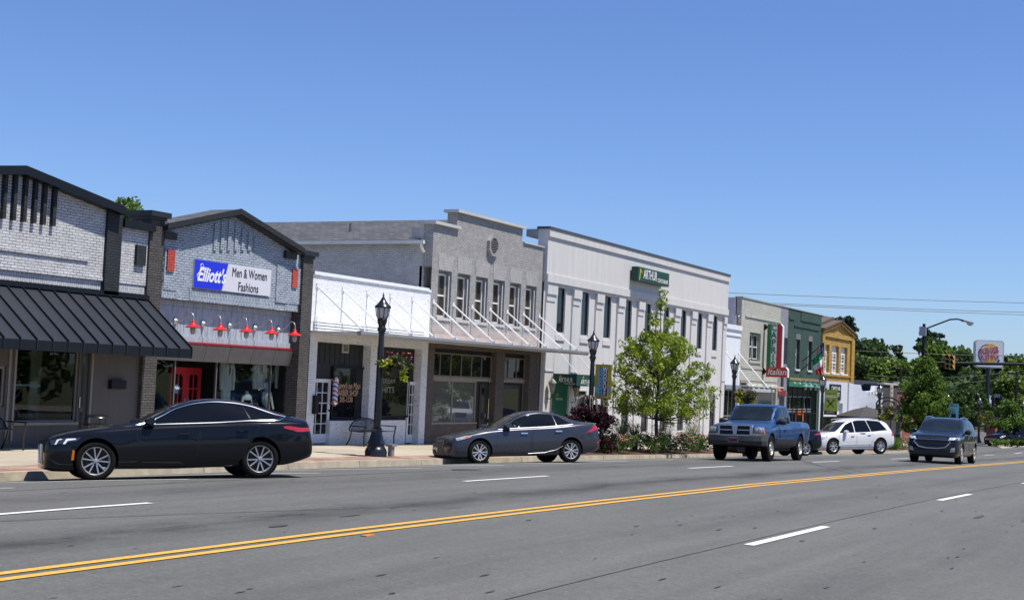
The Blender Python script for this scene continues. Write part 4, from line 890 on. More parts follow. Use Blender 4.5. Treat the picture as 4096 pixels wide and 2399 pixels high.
mb.wall(WX, mid, F('j',780,800)[0], fs_-.5, zm, [(mid+.55,fs_,mid+1.7,2.0)], .25); t.part(mb, 'lilac_pier', LB)
mb = MB(); mb.box(WX-14,WX-1.01,a7,c7,-1.5,5.35); mb.prism([(a7,4.5),(a7+.35,5.5),(a7+.35,zt_),(a7,zt_)], WX-1.0, WX-.3); t.part(mb, 'side_wall', mat('white_side', (.6,.6,.6), .8))
mb = MB(); mb.box(WX-.4,WX+.05,a7-.03,c7,zt_,zt_+.06); t.part(mb, 'coping', mat('coping_grey', (.35,.36,.35), .6))
M_gf = mat('green_frame', (.02,.13,.05), .5)
pane_window(t, win[0], WX-.26, .09, cols=2, fm=M_gf); r = win[0]
mb = MB(); ym = (r[0]+r[2])/2
for q0, q1 in ((r[0]+.12,ym-.1),(ym+.1,r[2]-.12)):
    X = WX-.2; mb.box(X,X+.02,q0,q0+.05,r[1]+.1,r[3]-.1); mb.box(X,X+.02,q1-.05,q1,r[1]+.1,r[3]-.1); mb.box(X,X+.02,q0+.05,q1-.05,r[3]-.15,r[3]-.1); mb.box(X,X+.02,q0+.05,q1-.05,(r[1]+r[3])/2-.03,(r[1]+r[3])/2+.03); mb.box(X,X+.02,q0+.05,q1-.05,r[1]+.1,r[1]+.15)
t.part(mb, 'sash', M_wf)
mb = MB(); mb.box(WX,WX+.06,r[0]-.1,r[2]+.1,r[1]-.14,r[1]); t.part(mb, 'sill', CB)
pane_window(t, win[1], WX-.26, .06, rows=2)
zsg = F('j',540,800)[1]
mb = MB(); mb.box(WX,WX+.5,a7+.2,mid-.25,zm-.62,zm-.54); mb.box(WX+.0,WX+.12,a7+1.2,mid-.3,2.35,2.6); t.part(mb, 'cornice', mat('cream_trim', (.50,.50,.44), .6))
mb = MB(); mb.box(WX-.02,WX+.03,a7+.2,mid-.2,2.6,zm-.3); mb.box(WX-.25,WX-.2,a7+.1,mid,fs_,2.7); mb.box(WX-.28,WX+.02,80.05,80.6,fs_,2.4); t.part(mb, 'fascia_panel', mat('warm_grey_panel', (.24,.22,.20), .7))
for q in ((a7+.9,fs_+.5,a7+2.9,1.55),(80.8,fs_+.5,mid-.5,1.55)): pane_window(t, q, WX-.18, .09, cols=2, fm=M_gf, label='green framed ground floor window of the pizzeria')
mb = MB(); mb.box(WX-.24,WX-.18,mid+.6,mid+1.65,fs_,1.9); t.part(mb, 'door', mat('grey_blue_door',(.12,.13,.15),.5))
for x0,y0,x1,y1 in ((295,498,515,780),(400,512,635,790)):
    q = F('j',x0,y0); o = ony('j',x1,y1,q[0]); mb = MB().tube([(WX,q[0],q[1]),tuple(o)], .045, 6); t.part(mb, 'canopy_rod', M_can)
mb = MB(); o = ony('j',520,800,78.6); mb.box(WX+.1,o.x+.25,77.6,81.9,o.z-.14,o.z+.04); t.part(mb, 'canopy_frame', mat('canopy_grey', (.50,.50,.52), .5, metal=.3))
cs = Th('pizzeria_sign', (WX,81.26,4.5), 'tall green white and red projecting sign reading CAPRI\'S Italian', 'sign')
xa, xb = -24.79, -23.97; yS = 81.26; X0, X1, X2 = xa+.02, -23.84, -23.47; zb1 = ony('j',615,622,yS).z; zb2 = 3.02; zt1 = 6.13
c1 = xa+.02+(X1-xa)*.27; c2 = xa+.02+(X1-xa)*.62
M_sw = mat('sign_edge_white',(.72,.72,.74),.4)
mb = MB(); mb.box(X0,c1,yS,yS+.3,zb1,zt1); cs.part(mb, 'green_panel', mat('sign_green',(.01,.16,.06),.4,var=.05))
mb = MB(); mb.box(c1,c2,yS,yS+.3,zb1,zt1); cs.part(mb, 'white_panel', M_sw)
mb = MB(); mb.prism([(c2,zb1),(X1-.04,zb1),(X1-.04,zt1-.16),(X1-.16,zt1),(c2,zt1)], yS, yS+.3, axis='y'); mb.prism([(X0,zb2),(X2-.04,zb2),(X2-.04,zb1-.16),(X2-.14,zb1-.003),(X0,zb1-.003)], yS, yS+.3, axis='y'); cs.part(mb, 'red_panel', mat('sign_red',(.42,.015,.02),.4,var=.05))
mb = MB(); mb.prism([(X1-.04,zb1),(X1,zb1),(X1,zt1-.14),(X1-.14,zt1+.02),(X1-.16,zt1),(X1-.04,zt1-.16)], yS, yS+.3, axis='y'); mb.prism([(X2-.04,zb2),(X2,zb2),(X2,zb1-.14),(X2-.12,zb1+.01),(X2-.14,zb1-.003),(X2-.04,zb1-.16)], yS, yS+.3, axis='y'); cs.part(mb, 'edge_band', M_sw)
mb = MB(); mb2 = MB(); xc = (c1+c2)/2-.02; hS = zt1-zb1
for i, ch in enumerate("CAPRI'S".replace("'", "")):
    z = zt1-.25-i*(hS-.35)/5; text_mb(mb, ch, (xc,yS-.012,z), .53, right=(1,0,0), depth=.012, bold=.03, sx=1.0); text_mb(mb2, ch, (xc,yS-.028,z), .52, right=(1,0,0), depth=.012, bold=.008, sx=1.0)
text_mb(mb2, "'", (xc+.2,yS-.028,zt1-.25-4.45*(hS-.35)/5), .4, right=(1,0,0), depth=.012)
cs.part(mb, 'letter_outline', mat('letter_white',(.6,.66,.6),.5,var=0)); cs.part(mb2, 'lettering', mat('letter_green',(.01,.12,.05),.5,var=0))
mb = MB(); text_mb(mb, "Italian", ((X0+X2)/2,yS-.012,(zb1+zb2)/2+.0), .50, right=(1,0,0), depth=.012, bold=.006, shear=.25, width=(X2-X0)*.86); cs.part(mb, 'script_lettering', mat('letter_white',(.6,.66,.6),.5,var=0))
mb = MB()
for z in (5.94,3.32): mb.box(WX,WX+.1,yS+.02,yS+.26,z-.16,z+.16); mb.box(WX+.1,X0,yS+.08,yS+.2,z-.07,z+.07)
cs.part(mb, 'bracket', BLK)
q = F('j',685,808,WX); gooseneck(0,0,q[0]-1.3,2.35,mat('orange_red_enamel',(.7,.05,.02),.3),'single red gooseneck lamp under the tall pizzeria sign','lamps on the pizzeria',X=WX+.05,scale=.9,out=.7)
for k in range(4): q = 78.3+k*1.0; gooseneck(0,0,q,2.42,M_wf,('first','second','third','fourth')[k]+' white gooseneck lamp from the left over the pizzeria shopfront','lamps on the pizzeria',X=WX+.05,scale=.7,out=.45)
hs = Th('hanging_sign', (WX,84.7,2.2), 'small dark red hanging sign on the lilac-grey brick pier', 'sign')
p = F('j',745,820); mb = MB(); mb.box(WX+.02,WX+.06,p[0]-.9,p[0]+.6,p[1]-.28,p[1]+.1); hs.part(mb, 'board', mat('maroon',(.12,.015,.02),.5)); mb = MB(); mb.box(WX+.02,WX+.05,p[0]-.35,p[0]+.1,p[1]+.15,p[1]+1.1); hs.part(mb, 'guitar_shape', mat('dark_shape',(.03,.02,.02),.5)); mb = MB(); text_mb(mb,"STUDIO",(WX+.065,p[0]-.15,p[1]-.05),.3,depth=.008,width=1.2); hs.part(mb,'lettering',mat('letter_red',(.45,.05,.05),.5,var=0))

# ---- 8: green building
t = Th('shop_building', (WX,90,SW(90)), 'dark green painted brick shop with bright green fascia and large glazed front', 'building', 'shop buildings in the row')
a8, b8 = b7, c7; zf2 = F('j',780,712)[1]; fs_ = SW(90)-.3; a8l = F('j',780,800)[0]
wn = [[F('j',850,500)[0],3.95,F('j',883,500)[0],6.0],[F('j',948,500)[0],3.95,F('j',978,500)[0],6.0]]
z_w1 = F('j',850,640)[1]; z_w2 = F('j',850,405)[1]
for w_ in wn: w_[1] = z_w1; w_[3] = z_w2
mb = MB(); mb.wall(WX, a8, b8, zf2, 6.35, [tuple(w_) for w_ in wn], .3); mb.prism([(a8,6.35),(b8,6.35),(b8,zt_),(a8,zt_)], WX-.35, WX)
mb.box(WX,WX+.05,a8+1.3,b8-.6,6.32,6.42); mb.box(WX,WX+.05,a8+.2,a8+1.3,6.7,6.8); mb.box(WX,WX+.05,a8+2.8,b8-.3,6.75,7.3)
mb.wall(WX, a8l, b8, fs_-.5, zf2, [(a8l+.25,fs_,b8-.75,zf2-.45)], .4); t.part(mb, 'wall', NB)
for w_ in wn:
    fr_ = pane_window(t, w_, WX-.26, .07, rows=2); mb = MB(); mb.box(WX-.2,WX+.07,w_[0]-.05,w_[2]+.05,w_[1]-.12,w_[1]); mb.build('sill', mat('white_sill',(.6,.6,.58),.6), fr_, origin=t.loc)
    mb = MB(); mb.box(WX,WX+.03,w_[0]-.05,w_[2]+.05,w_[3],w_[3]+.35); mb.build('lintel', mat('grey_lintel',(.16,.15,.16),.7), fr_, origin=t.loc)
mb = MB(); mb.box(WX,WX+.14,a8l+.05,b8-.35,zf2-.50,zf2-.1); t.part(mb, 'fascia_board', mat('bright_green_fascia', (.008,.17,.10), .5, var=.08))
mb = MB(); mb.box(WX,WX+.18,a8l+.05,b8-.3,zf2-.1,zf2+.06); t.part(mb, 'cornice', mat('ochre_trim', (.28,.20,.06), .6))
XI = WX-.36; g0, g1 = a8l+.27, b8-.77
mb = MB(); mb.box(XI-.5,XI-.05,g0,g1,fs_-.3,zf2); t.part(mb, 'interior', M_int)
zz = F('j',790,960,XI)[1]
pane_window(t, [g0,zz,g1,zf2-1.1], XI, .07, cols=4, fm=mat('grey_frame',(.25,.25,.25),.5), name='transom_window')
pane_window(t, [g0,fs_+.1,g1,zz-.08], XI, .07, cols=6, fm=mat('grey_frame',(.25,.25,.25),.5), name='shop_window')
q = [F('j',853,970,XI+.1)[0],fs_+.05,F('j',915,970,XI+.1)[0],F('j',853,970,XI+.1)[1]]
mb = MB(); mb.box(XI+.06,XI+.1,q[0],q[0]+.25,q[1],q[3]); mb.box(XI+.06,XI+.1,q[2]-.25,q[2],q[1],q[3]); mb.box(XI+.06,XI+.1,q[0]+.25,q[2]-.25,q[3]-.25,q[3]); mb.box(XI+.06,XI+.1,q[0]+.25,q[2]-.25,q[1],q[1]+.5); d_ = t.part(mb, 'door', mat('orange_door',(.55,.12,.02),.45)); mb = MB(); mb.box(XI+.07,XI+.08,q[0]+.25,q[2]-.25,q[1]+.5,q[3]-.25); mb.build('pane', M_glass, d_, origin=t.loc)
mb = MB()
for k in range(7): y = g0+(g1-g0)*k/6; mb.box(WX-.02,WX+.03,y-.03,y+.03,fs_,zf2-.50)
mb.box(WX-.02,WX+.02,g0,g1,zz-.25,zz-.17); t.part(mb, 'iron_grille', BLK)
M_teal = mat('teal_enamel', (.10,.26,.22), .4, var=.05)
for k, x in enumerate((848,888,928,970,1010)):
    q = F('j',x-8,752+k*3,WX+.14); gooseneck(0,0,q[0],q[1],M_teal,('first','second','third','fourth','fifth')[k]+' teal gooseneck lamp from the left under the bright green fascia','teal lamps over the green shop',X=WX+.14,scale=1.15,out=.65)
# flags on poles
def flag(c, base, tip, name, label, strips, W_, H_, yaw):
    yb_ = F(c,*base); o = ony(c,*tip,yb_[0]); f_ = Th(name, (WX,yb_[0],yb_[1]), label, 'flag', 'flags on the green building')
    mb = MB(); mb.tube([(WX,yb_[0],yb_[1]),tuple(o)], .03, 8); f_.part(mb, 'pole', BLK)
    d = (o-Vector((WX,yb_[0],yb_[1]))).normalized()
    # limp cloth hanging from the pole near its tip: u along the fly (down), v along the hoist (back along the pole)
    nu, nv = 18, 26; mb = MB(); vs = []
    for j in range(nv+1):
        v = j/nv
        for i in range(nu+1):
            u = i/nu; p = o-d*(H_*v)*(1-.50*u) 
            fold = .07*math.sin(v*14+1)*(.4+u)+.05*math.sin(u*6+v*9)
            vs.append((p.x+.10*u*math.sin(3*v), p.y+fold-.0*yaw*u, p.z-W_*u*(1-.15*v)))
    for j in range(nv):
        for i in range(nu):
            mi = strips((i+.5)/nu, (j+.5)/nv); a = j*(nu+1)+i
            mb.add([vs[a],vs[a+1],vs[a+nu+2],vs[a+nu+1]], [(0,1,2,3)], mi, True)
    f_.part(mb, 'cloth', [mat('flag_white',(.62,.62,.62),.8,var=.05), mat('flag_red',(.45,.02,.03),.8,var=.05), mat('flag_blue',(.02,.03,.14),.8,var=.05), mat('flag_green',(.0,.22,.08),.8,var=.05)])
flag('j',(905,580),(1075,435),'national_flag','limp stars and stripes flag on a pole over the green shop', lambda u,v: (2 if (u < .42 and v < .54) else (1 if int(v*13)%2 == 0 else 0)), 1.95, .62, 1)
flag('j',(890,655),(1062,505),'national_flag','limp green white and red flag on a pole over the green shop', lambda u,v: 3 if u < .34 else (0 if u < .67 else 1), 1.35, .95, -1)

# ---- 9: gold brick building
t = Th('shop_building', (WX,99,SW(99)), 'mustard yellow brick gabled upper floor over a white shopfront', 'building', 'shop buildings in the row')
YB = brick('mustard_brick', (.43,.265,.06), (.54,.335,.075), (.18,.11,.035), bump=1.2, wash=.12, bh=.09)
a9, b9 = 94.25, 103.2; zg = 3.05; fs_ = SW(99)-.3; pk = (98.7, 7.25); ez = 6.5
wn = [[F('j',1083,500)[0],F('j',1085,690)[1]+.1,F('j',1117,500)[0],F('j',1140,455)[1]],[F('j',1138,500)[0],0,F('j',1193,500)[0],0],[F('j',1208,500)[0],0,F('j',1259,500)[0],0]]
wn[0][0] = wn[0][2]-(wn[1][2]-wn[1][0])*.95
for w_ in wn: w_[1] = 3.62; w_[3] = wn[0][3]
mb = MB(); mb.wall(WX, a9, b9, zg, ez-.1, [tuple(w_) for w_ in wn], .3); mb.prism([(a9,ez-.1),(b9,ez-.1),(b9,ez),(pk[0],pk[1]),(a9,ez)], WX-.35, WX)
mb.box(WX,WX+.12,a9,a9+.6,zg,ez-.15); mb.box(WX,WX+.12,b9-.9,b9,zg,ez-.15); mb.box(WX,WX+.10,a9+.6,b9-.9,6.05,ez-.15); mb.box(WX,WX+.08,a9,b9,3.4,3.52); t.part(mb, 'wall', YB)
mb = MB()
for k in range(12):
    u = k/11; y = a9+.1+(pk[0]-a9-.1)*u; z = ez+(pk[1]-ez)*u; mb.box(WX,WX+.2,y-.1,y+.1,z-.22,z-.05); y = b9-.1-(b9-.1-pk[0])*u; mb.box(WX,WX+.2,y-.1,y+.1,z-.22,z-.05) if k < 11 else 0
t.part(mb, 'corbel', YB)
mb = MB(); mb.prism([(a9-.1,ez-.05),(pk[0],pk[1]-.03),(b9+.1,ez-.05),(b9+.1,ez+.06),(pk[0],pk[1]+.08),(a9-.1,ez+.06)], WX-.3, WX+.26); mb.prism([(a9,ez),(pk[0],pk[1]),(pk[0],pk[1]+.3),(a9+.3,ez+.35)], WX-9, WX-.3)
t.part(mb, 'roof', mat('tan_tile_roof', (.10,.07,.05), .8, var=.4, scale=9))
mb = MB(); mb.box(WX-12,WX-.5,a9,b9,-1.5,ez-.1); t.part(mb, 'side_wall', YB)
for w_ in wn:
    y0_, z0_, y1_, z1_ = w_; zz = z1_-.42
    mb = MB(); mb.box(WX-.28,WX-.2,y0_,y1_,zz,z1_); fr_ = pane_window(t, [y0_,z0_,y1_,zz], WX-.26, .13, cols=2, rows=2, fd=.08)
    mb.box(WX-.05,WX+.08,y0_-.05,y1_+.05,z0_-.12,z0_); mb.build('panel', M_wf, fr_, origin=t.loc)
    mb = MB()
    for i in (1,3,5,7):
        if i in (1,3,5,7): y = y0_+(y1_-y0_)*i/8; mb.box(WX-.24,WX-.19,y-.02,y+.02,z0_+.1,zz-.1)
    for i in (1,2,4,5): z = z0_+(zz-z0_)*i/6; mb.box(WX-.24,WX-.195,y0_+.1,y1_-.1,z-.02,z+.02)
    mb.build('glazing_bars', M_wf, fr_, origin=t.loc)
mb = MB(); mb.wall(WX, a9, b9, fs_-.6, zg, [(a9+.7,fs_,b9-2.6,1.55)], .3); mb.box(WX,WX+.1,b9-1.3,b9,fs_-.5,zg); t.part(mb, 'lower_wall', mat('pale_blue_white_paint', (.55,.57,.62), .7, var=.06))
XI = WX-.28; y0_, y1_ = a9+.7, b9-2.6
mb = MB(); mb.box(XI,XI+.04,y0_,y1_,.62,1.55); t.part(mb, 'transom_panel', M_wf)
pane_window(t, [y0_,fs_+.2,y1_,.60], XI, .06, cols=4, fm=BLK, name='shop_window'); mb = MB(); mb.box(XI-.3,XI-.02,y0_,y1_,fs_-.2,1.55); t.part(mb, 'back_panel', M_int)
ss = Th('shop_sign', (WX,98.2,2.2), 'black shop sign board reading CAROLINA POINT on the white wall', 'shop sign')
q = rect('j',1117,755,1200,840); mb = MB(); mb.box(WX,WX+.08,q[0],q[2],1.75,2.85); ss.part(mb, 'board', BLK); mb = MB(); text_mb(mb, "CAROLINA", (WX+.085,(q[0]+q[2])/2,2.55), .42, depth=.01, width=(q[2]-q[0])*.8); text_mb(mb, "POINT", (WX+.085,(q[0]+q[2])/2,2.12), .42, depth=.01, width=(q[2]-q[0])*.7); ss.part(mb, 'lettering', M_let)

# ---- 10: low white brick shop, 11: dark grey, 12: red brick
t = Th('shop_building', (WX,108,SW(108)), 'low white painted brick shop with curved parapet beyond the mustard building', 'building', 'shop buildings in the row')
a0, b0 = 103.3, 113.2; fs_ = SW(108)-.3
s1 = F('k',600,705)[0]; s2 = F('k',640,750)[0]
WB2 = brick('blue_white_brick', (.58,.61,.70), (.62,.65,.73), (.50,.53,.6), bump=1, wash=.05, bh=.09)
op = (F('k',603,880)[0],fs_,F('k',748,880)[0],.95)
mb = MB(); mb.wall(WX, a0, b0, fs_-.6, 2.0, [op], .5); mb.prism([(a0,2.0),(b0,2.0),(b0,2.95),(F('k',745,720)[0],2.95),(F('k',735,745)[0],2.55),(s2,2.45),(s1+.4,2.55),(s1,2.95),(a0,2.95)], WX-.35, WX); t.part(mb, 'wall', WB2)
mb = MB(); mb.box(WX-14,WX-.4,a0,b0,-2,2.2); t.part(mb, 'side_wall', BLK)
mb = MB(); mb.box(WX-10,WX-1.5,a0,b0+5,3.0,3.35); t.part(mb, 'roof', mat('dark_roof',(.05,.05,.055),.6))
pane_window(t, op, WX-.45, .1, cols=3, fm=mat('white_frame2',(.5,.5,.5),.5), name='shop_window'); mb = MB(); mb.box(WX,WX+.4,op[0]-.2,op[2]+.2,.95,1.2); t.part(mb, 'fascia', BLK)
for k in range(3): gooseneck(0,0,F('k',680+k*30,755)[0],2.35,BLK,('left','middle','right')[k]+' black gooseneck lamp on the low white brick shop','black lamps on the low white shop',X=WX+.02,scale=.9,out=.7)
t = Th('shop_building', (WX,116,SW(116)), 'small dark grey painted brick shop with white parapet cap', 'building', 'shop buildings in the row')
mb = MB(); mb.box(WX-12,WX,113.25,118.5,-2.2,3.1); t.part(mb, 'wall', brick('slate_brick', (.075,.075,.075), (.09,.09,.09), (.05,.05,.05), bump=1, bh=.09))
mb = MB(); mb.box(WX-.5,WX+.1,113.2,118.55,3.1,3.25); mb.box(WX-.2,WX+.15,118.1,118.5,3.25,3.4); t.part(mb, 'coping', M_cop)
mb = MB(); p = F('k',890,820); mb.box(WX,WX+.1,p[0]-.5,p[0]+.5,p[1]-.9,p[1]+.9); t.part(mb, 'sign_plate', mat('pale_sign',(.5,.45,.38),.6)); mb = MB(); text_mb(mb, "ATM", (WX+.11,p[0],p[1]), .8, right=(0,0,1), up=(0,-1,0), depth=.01, width=1.5); t.part(mb, 'lettering', mat('rust_letter',(.3,.1,.05),.6))
t = Th('shop_building', (WX-.5,124,SW(118)), 'plain red brick side building behind the conical street tree', 'building', 'shop buildings in the row')
mb = MB(); mb.box(WX-14,WX-.3,118.6,133,-2.2,2.6); t.part(mb, 'wall', brick('red_brick', (.26,.075,.045), (.33,.10,.06), (.22,.16,.13), bump=1, bh=.09))
mb = MB(); mb.box(WX-14.1,WX-.2,118.5,133.1,2.6,2.75); t.part(mb, 'coping', mat('brown_coping',(.10,.06,.05),.6))
mb = MB(); mb.box(WX-.3,WX-.25,121.3,121.9,-1.4,.5); mb.box(WX-.3,WX-.25,119.6,119.8,-1.4,.4); mb.box(WX-.3,WX-.25,125.6,125.8,-1.4,.4); t.part(mb, 'downpipe', mat('grey_pipe',(.3,.3,.3),.5))

# ================================================================== STREET FURNITURE
M_iron = mat('black_iron', (.010,.011,.014), .28, spec=.6, var=.1)
M_far = mat('matt_black_steel', (.008,.009,.011), .6, spec=.2, var=.1)
M_lampglass = mat('lamp_globe', (.55,.56,.56), .25, var=.1)
def lamp_proto(loc, label):
    x,y,z = loc; l = Th('street_lamp', loc, label, 'street lamp', 'black street lamps along the kerb')
    mb = MB(); mb.lathe(loc, [(.30,-.1),(.30,.10),(.27,.17),(.25,.19),(.22,.26),(.25,.30),(.20,.40),(.155,.55),(.135,.66),(.15,.69),(.10,.74)], 16); l.part(mb, 'base', M_iron)
    mb = MB(); mb.lathe(loc, [(.095,.72),(.10,1.1),(.085,2.6),(.075,3.22),(.095,3.24),(.095,3.27)], 14); l.part(mb, 'pole', M_iron)
    mb = MB(); mb.lathe(loc, [(.075,3.26),(.12,3.34),(.12,3.38),(.09,3.44),(.13,3.56),(.14,3.62),(.10,3.66)], 16); l.part(mb, 'fitter', M_iron)
    mb = MB(); mb.lathe(loc, [(.09,3.64),(.14,3.72),(.175,3.92),(.17,3.95)], 16); g_ = l.part(mb, 'globe', M_lampglass)
    mb = MB()
    for k in range(8):
        a = k*math.pi/4; ca, sa = math.cos(a), math.sin(a); mb.tube([(x+.12*ca,y+.12*sa,z+3.64),(x+.17*ca,y+.17*sa,z+3.74),(x+.198*ca,y+.198*sa,z+3.93)], .010, 5)
    mb.build('cage', M_iron, g_, origin=l.loc)
    mb = MB(); mb.lathe(loc, [(.215,3.93),(.225,3.96),(.21,3.99),(.15,4.04),(.10,4.11),(.055,4.17),(.05,4.2),(.025,4.23),(.02,4.26),(.032,4.285),(.012,4.31),(.006,4.36)], 16); l.part(mb, 'cap', M_iron)
    return l
lamps = []
LP = [(-20.56,32.45,'black street lamp with flower basket in front of the barber shop bench'),(-20.5,46.4,'black street lamp with the yellow banner beside the leafy street tree'),
      (-20.5,62.4,'black street lamp with basket between the bank and the pizzeria, behind the blue truck'),(-20.5,77.9,'black street lamp with the green DINING banner'),
      (-20.5,92.0,'black street lamp with pink flower basket by the dark arch'),(-20.5,115.9,'distant black street lamp with the pale blue banner'),(-20.5,131.4,'distant black street lamp with pink flowers beside the hamburger sign'),
      (-20.5,146.1,'distant black street lamp right of the hamburger sign pole'),(-20.5,160.0,'farthest black street lamp at the right edge')]
l0 = lamp_proto((LP[0][0],LP[0][1],SW(LP[0][1],-20.5)+.05), LP[0][2]); lamps.append(l0.o)
tops = {1:4.1,2:3.78,3:3.33,4:3.07,5:2.77,6:2.59,7:2.5,8:2.43}
for i, (x,y,lb) in enumerate(LP[1:], 1):
    lamps.append(copy_tree(l0.o, loc=(x,y,tops[i]-4.35), label=lb))
# utility box on lamp 1
b_ = ground_hit('e', 583, 1345, .15)
mb = MB(); mb.box(-20.28,-20.16,32.60,32.74,SW(32.6)-.02,SW(32.6)+.26); mb.box(-20.32,-20.12,32.56,32.80,SW(32.6)+.24,SW(32.6)+.30); tag(mb.build('utility_box', mat('steel_box',(.25,.25,.24),.5,.3)), 'small grey utility box at the foot of the lamp post with the flower basket', 'utility box')
# banners
def banner(i, w_, z1, z0, colmat, name, label, deco):
    x, y, lb = LP[i]; zb = tops[i]-4.35
    t = Th(name, (x+.1,y,zb+z0), label, 'banner', 'banners on the lamp posts')
    t.x0, t.x1, t.y, t.z0, t.z1 = x+.12, x+.12+w_, y, zb+z0, zb+z1
    mb = MB(); n = 10; vs = [(t.x0+w_*a/n, y+.02*math.sin(a*.8), z) for z in (t.z0,t.z1) for a in range(n+1)]
    vs += [(p[0],p[1]+.012,p[2]) for p in vs]; q = 2*(n+1)
    mb.add(vs, [(k,k+1,k+n+2,k+n+1) for k in range(n)]+[(q+k+1,q+k,q+k+n+1,q+k+n+2) for k in range(n)]+[(q,0,n+1,q+n+1),(n,q+n,q+2*n+1,2*n+1)], 0, True)
    t.part(mb, 'cloth', colmat); mb = MB(); mb.tube([(x,y,t.z1+.01),(t.x1+.05,y,t.z1+.01)], .014, 6); mb.tube([(x,y,t.z0-.01),(t.x1+.05,y,t.z0-.01)], .014, 6); t.part(mb, 'rod', M_iron)
    deco(t); return t
def deco1(t):
    w_ = t.x1-t.x0; h_ = t.z1-t.z0; xm = (t.x0+t.x1)/2
    mb = MB(); Y = t.y-.025; mb.box(t.x0+w_*.22,xm,Y-.004,Y,t.z0+h_*.08,t.z1-h_*.08); mb.prism([(t.x0+.03,t.z0+h_*.2),(t.x0+w_*.5,t.z0+.05),(t.x1-.03,t.z0+h_*.2),(t.x1-.03,t.z0+h_*.38),(xm,t.z0+h_*.16),(t.x0+.03,t.z0+h_*.38)], Y+.001, Y+.005, axis='y'); t.part(mb, 'blue_panel', mat('banner_blue',(.16,.36,.48),.8))
    mb = MB(); mb.box(xm+.01,xm+w_*.28,Y-.004,Y,t.z0+h_*.08,t.z1-h_*.08); t.part(mb, 'brown_panel', mat('banner_brown',(.06,.02,.02),.8))
    mb = MB()
    for k, ch in enumerate("Downtown"): text_mb(mb, ch, (t.x0+w_*.36,Y-.012,t.z1-h_*(.13+.105*k)), .17, right=(1,0,0), depth=.004, shear=.3)
    t.part(mb, 'lettering', mat('banner_navy',(.03,.05,.12),.8,var=0)); mb = MB()
    for k, ch in enumerate("WOODRUFF"): text_mb(mb, ch, (xm+w_*.145,Y-.012,t.z1-h_*(.13+.105*k)), .18, right=(1,0,0), depth=.004, bold=.004)
    t.part(mb, 'white_lettering', mat('white_lettering',(.7,.72,.7),.5,var=0))
banner(1, .62, 3.10, 1.93, mat('banner_yellow',(.42,.30,.03),.8), 'lamp_banner', 'yellow banner reading Downtown Woodruff', deco1)
def deco2(t):
    w_ = t.x1-t.x0; h_ = t.z1-t.z0; xm = (t.x0+t.x1)/2; Y = t.y-.025
    mb = MB(); mb.box(t.x0,t.x1,Y-.004,Y,t.z0,t.z0+h_*.13); k_ = MB()
    for s in (-1,1):
        mb.tube([(xm-s*.20,Y-.01,t.z0+h_*.28),(xm+s*.16,Y-.01,t.z0+h_*.55)], .022, 6)
    mb.prism([(xm-.24,t.z0+h_*.60),(xm-.20,t.z0+h_*.63),(xm+.0,t.z0+h_*.47),(xm-.05,t.z0+h_*.43)], Y-.012, Y-.004, axis='y'); 
    for q in (-.04,0,.04): mb.tube([(xm+.14,Y-.01,t.z0+h_*.53),(xm+.20+q,Y-.01,t.z0+h_*.62-q*.6)], .010, 5)
    t.part(mb, 'cutlery_emblem', mat('banner_dark',(.015,.02,.03),.8,var=0))
    mb = MB(); text_mb(mb, "DINING", (xm,Y-.006,t.z1-h_*.27), .17, right=(1,0,0), depth=.004, bold=.004); text_mb(mb, "WOODRUFF", (xm,Y-.008,t.z0+h_*.09), .08, right=(1,0,0), depth=.004); text_mb(mb, "SOUTH CAROLINA", (xm,Y-.008,t.z0+h_*.035), .05, right=(1,0,0), depth=.004); t.part(mb, 'white_lettering', mat('white_lettering',(.7,.72,.7),.5,var=0))
    mb = MB(); text_mb(mb, "Discover the", (xm,Y-.006,t.z1-h_*.15), .10, right=(1,0,0), depth=.004); t.part(mb, 'lettering', mat('banner_dark',(.015,.02,.03),.8,var=0))
banner(3, .72, 3.42, 2.08, mat('banner_lime',(.30,.40,.05),.8), 'lamp_banner', 'lime green banner with crossed knife and fork reading DINING', deco2)
def deco3(t):
    w_ = t.x1-t.x0; h_ = t.z1-t.z0; xm = (t.x0+t.x1)/2; Y = t.y-.025
    mb = MB(); mb.prism([(xm-.2,t.z0+.12),(xm+.2,t.z0+.12),(xm+.16,t.z0+h_*.42),(xm-.16,t.z0+h_*.42)], Y-.012, Y-.004, axis='y'); mb.tube([(xm-.1,Y-.01,t.z0+h_*.42),(xm-.08,Y-.01,t.z0+h_*.54),(xm+.08,Y-.01,t.z0+h_*.54),(xm+.1,Y-.01,t.z0+h_*.42)], .014, 5); text_mb(mb, "Discover the", (xm,Y-.006,t.z1-h_*.13), .10, right=(1,0,0), depth=.004); t.part(mb, 'bag_emblem', mat('banner_dark',(.015,.02,.03),.8,var=0))
    mb = MB(); text_mb(mb, "SHOPPING", (xm,Y-.006,t.z1-h_*.26), .17, right=(1,0,0), depth=.004, bold=.004); t.part(mb, 'white_lettering', mat('white_lettering',(.7,.72,.7),.5,var=0))
banner(5, .74, 3.42, 2.05, mat('banner_aqua',(.20,.50,.58),.8), 'lamp_banner', 'pale blue banner with a dark shopping bag', deco3)

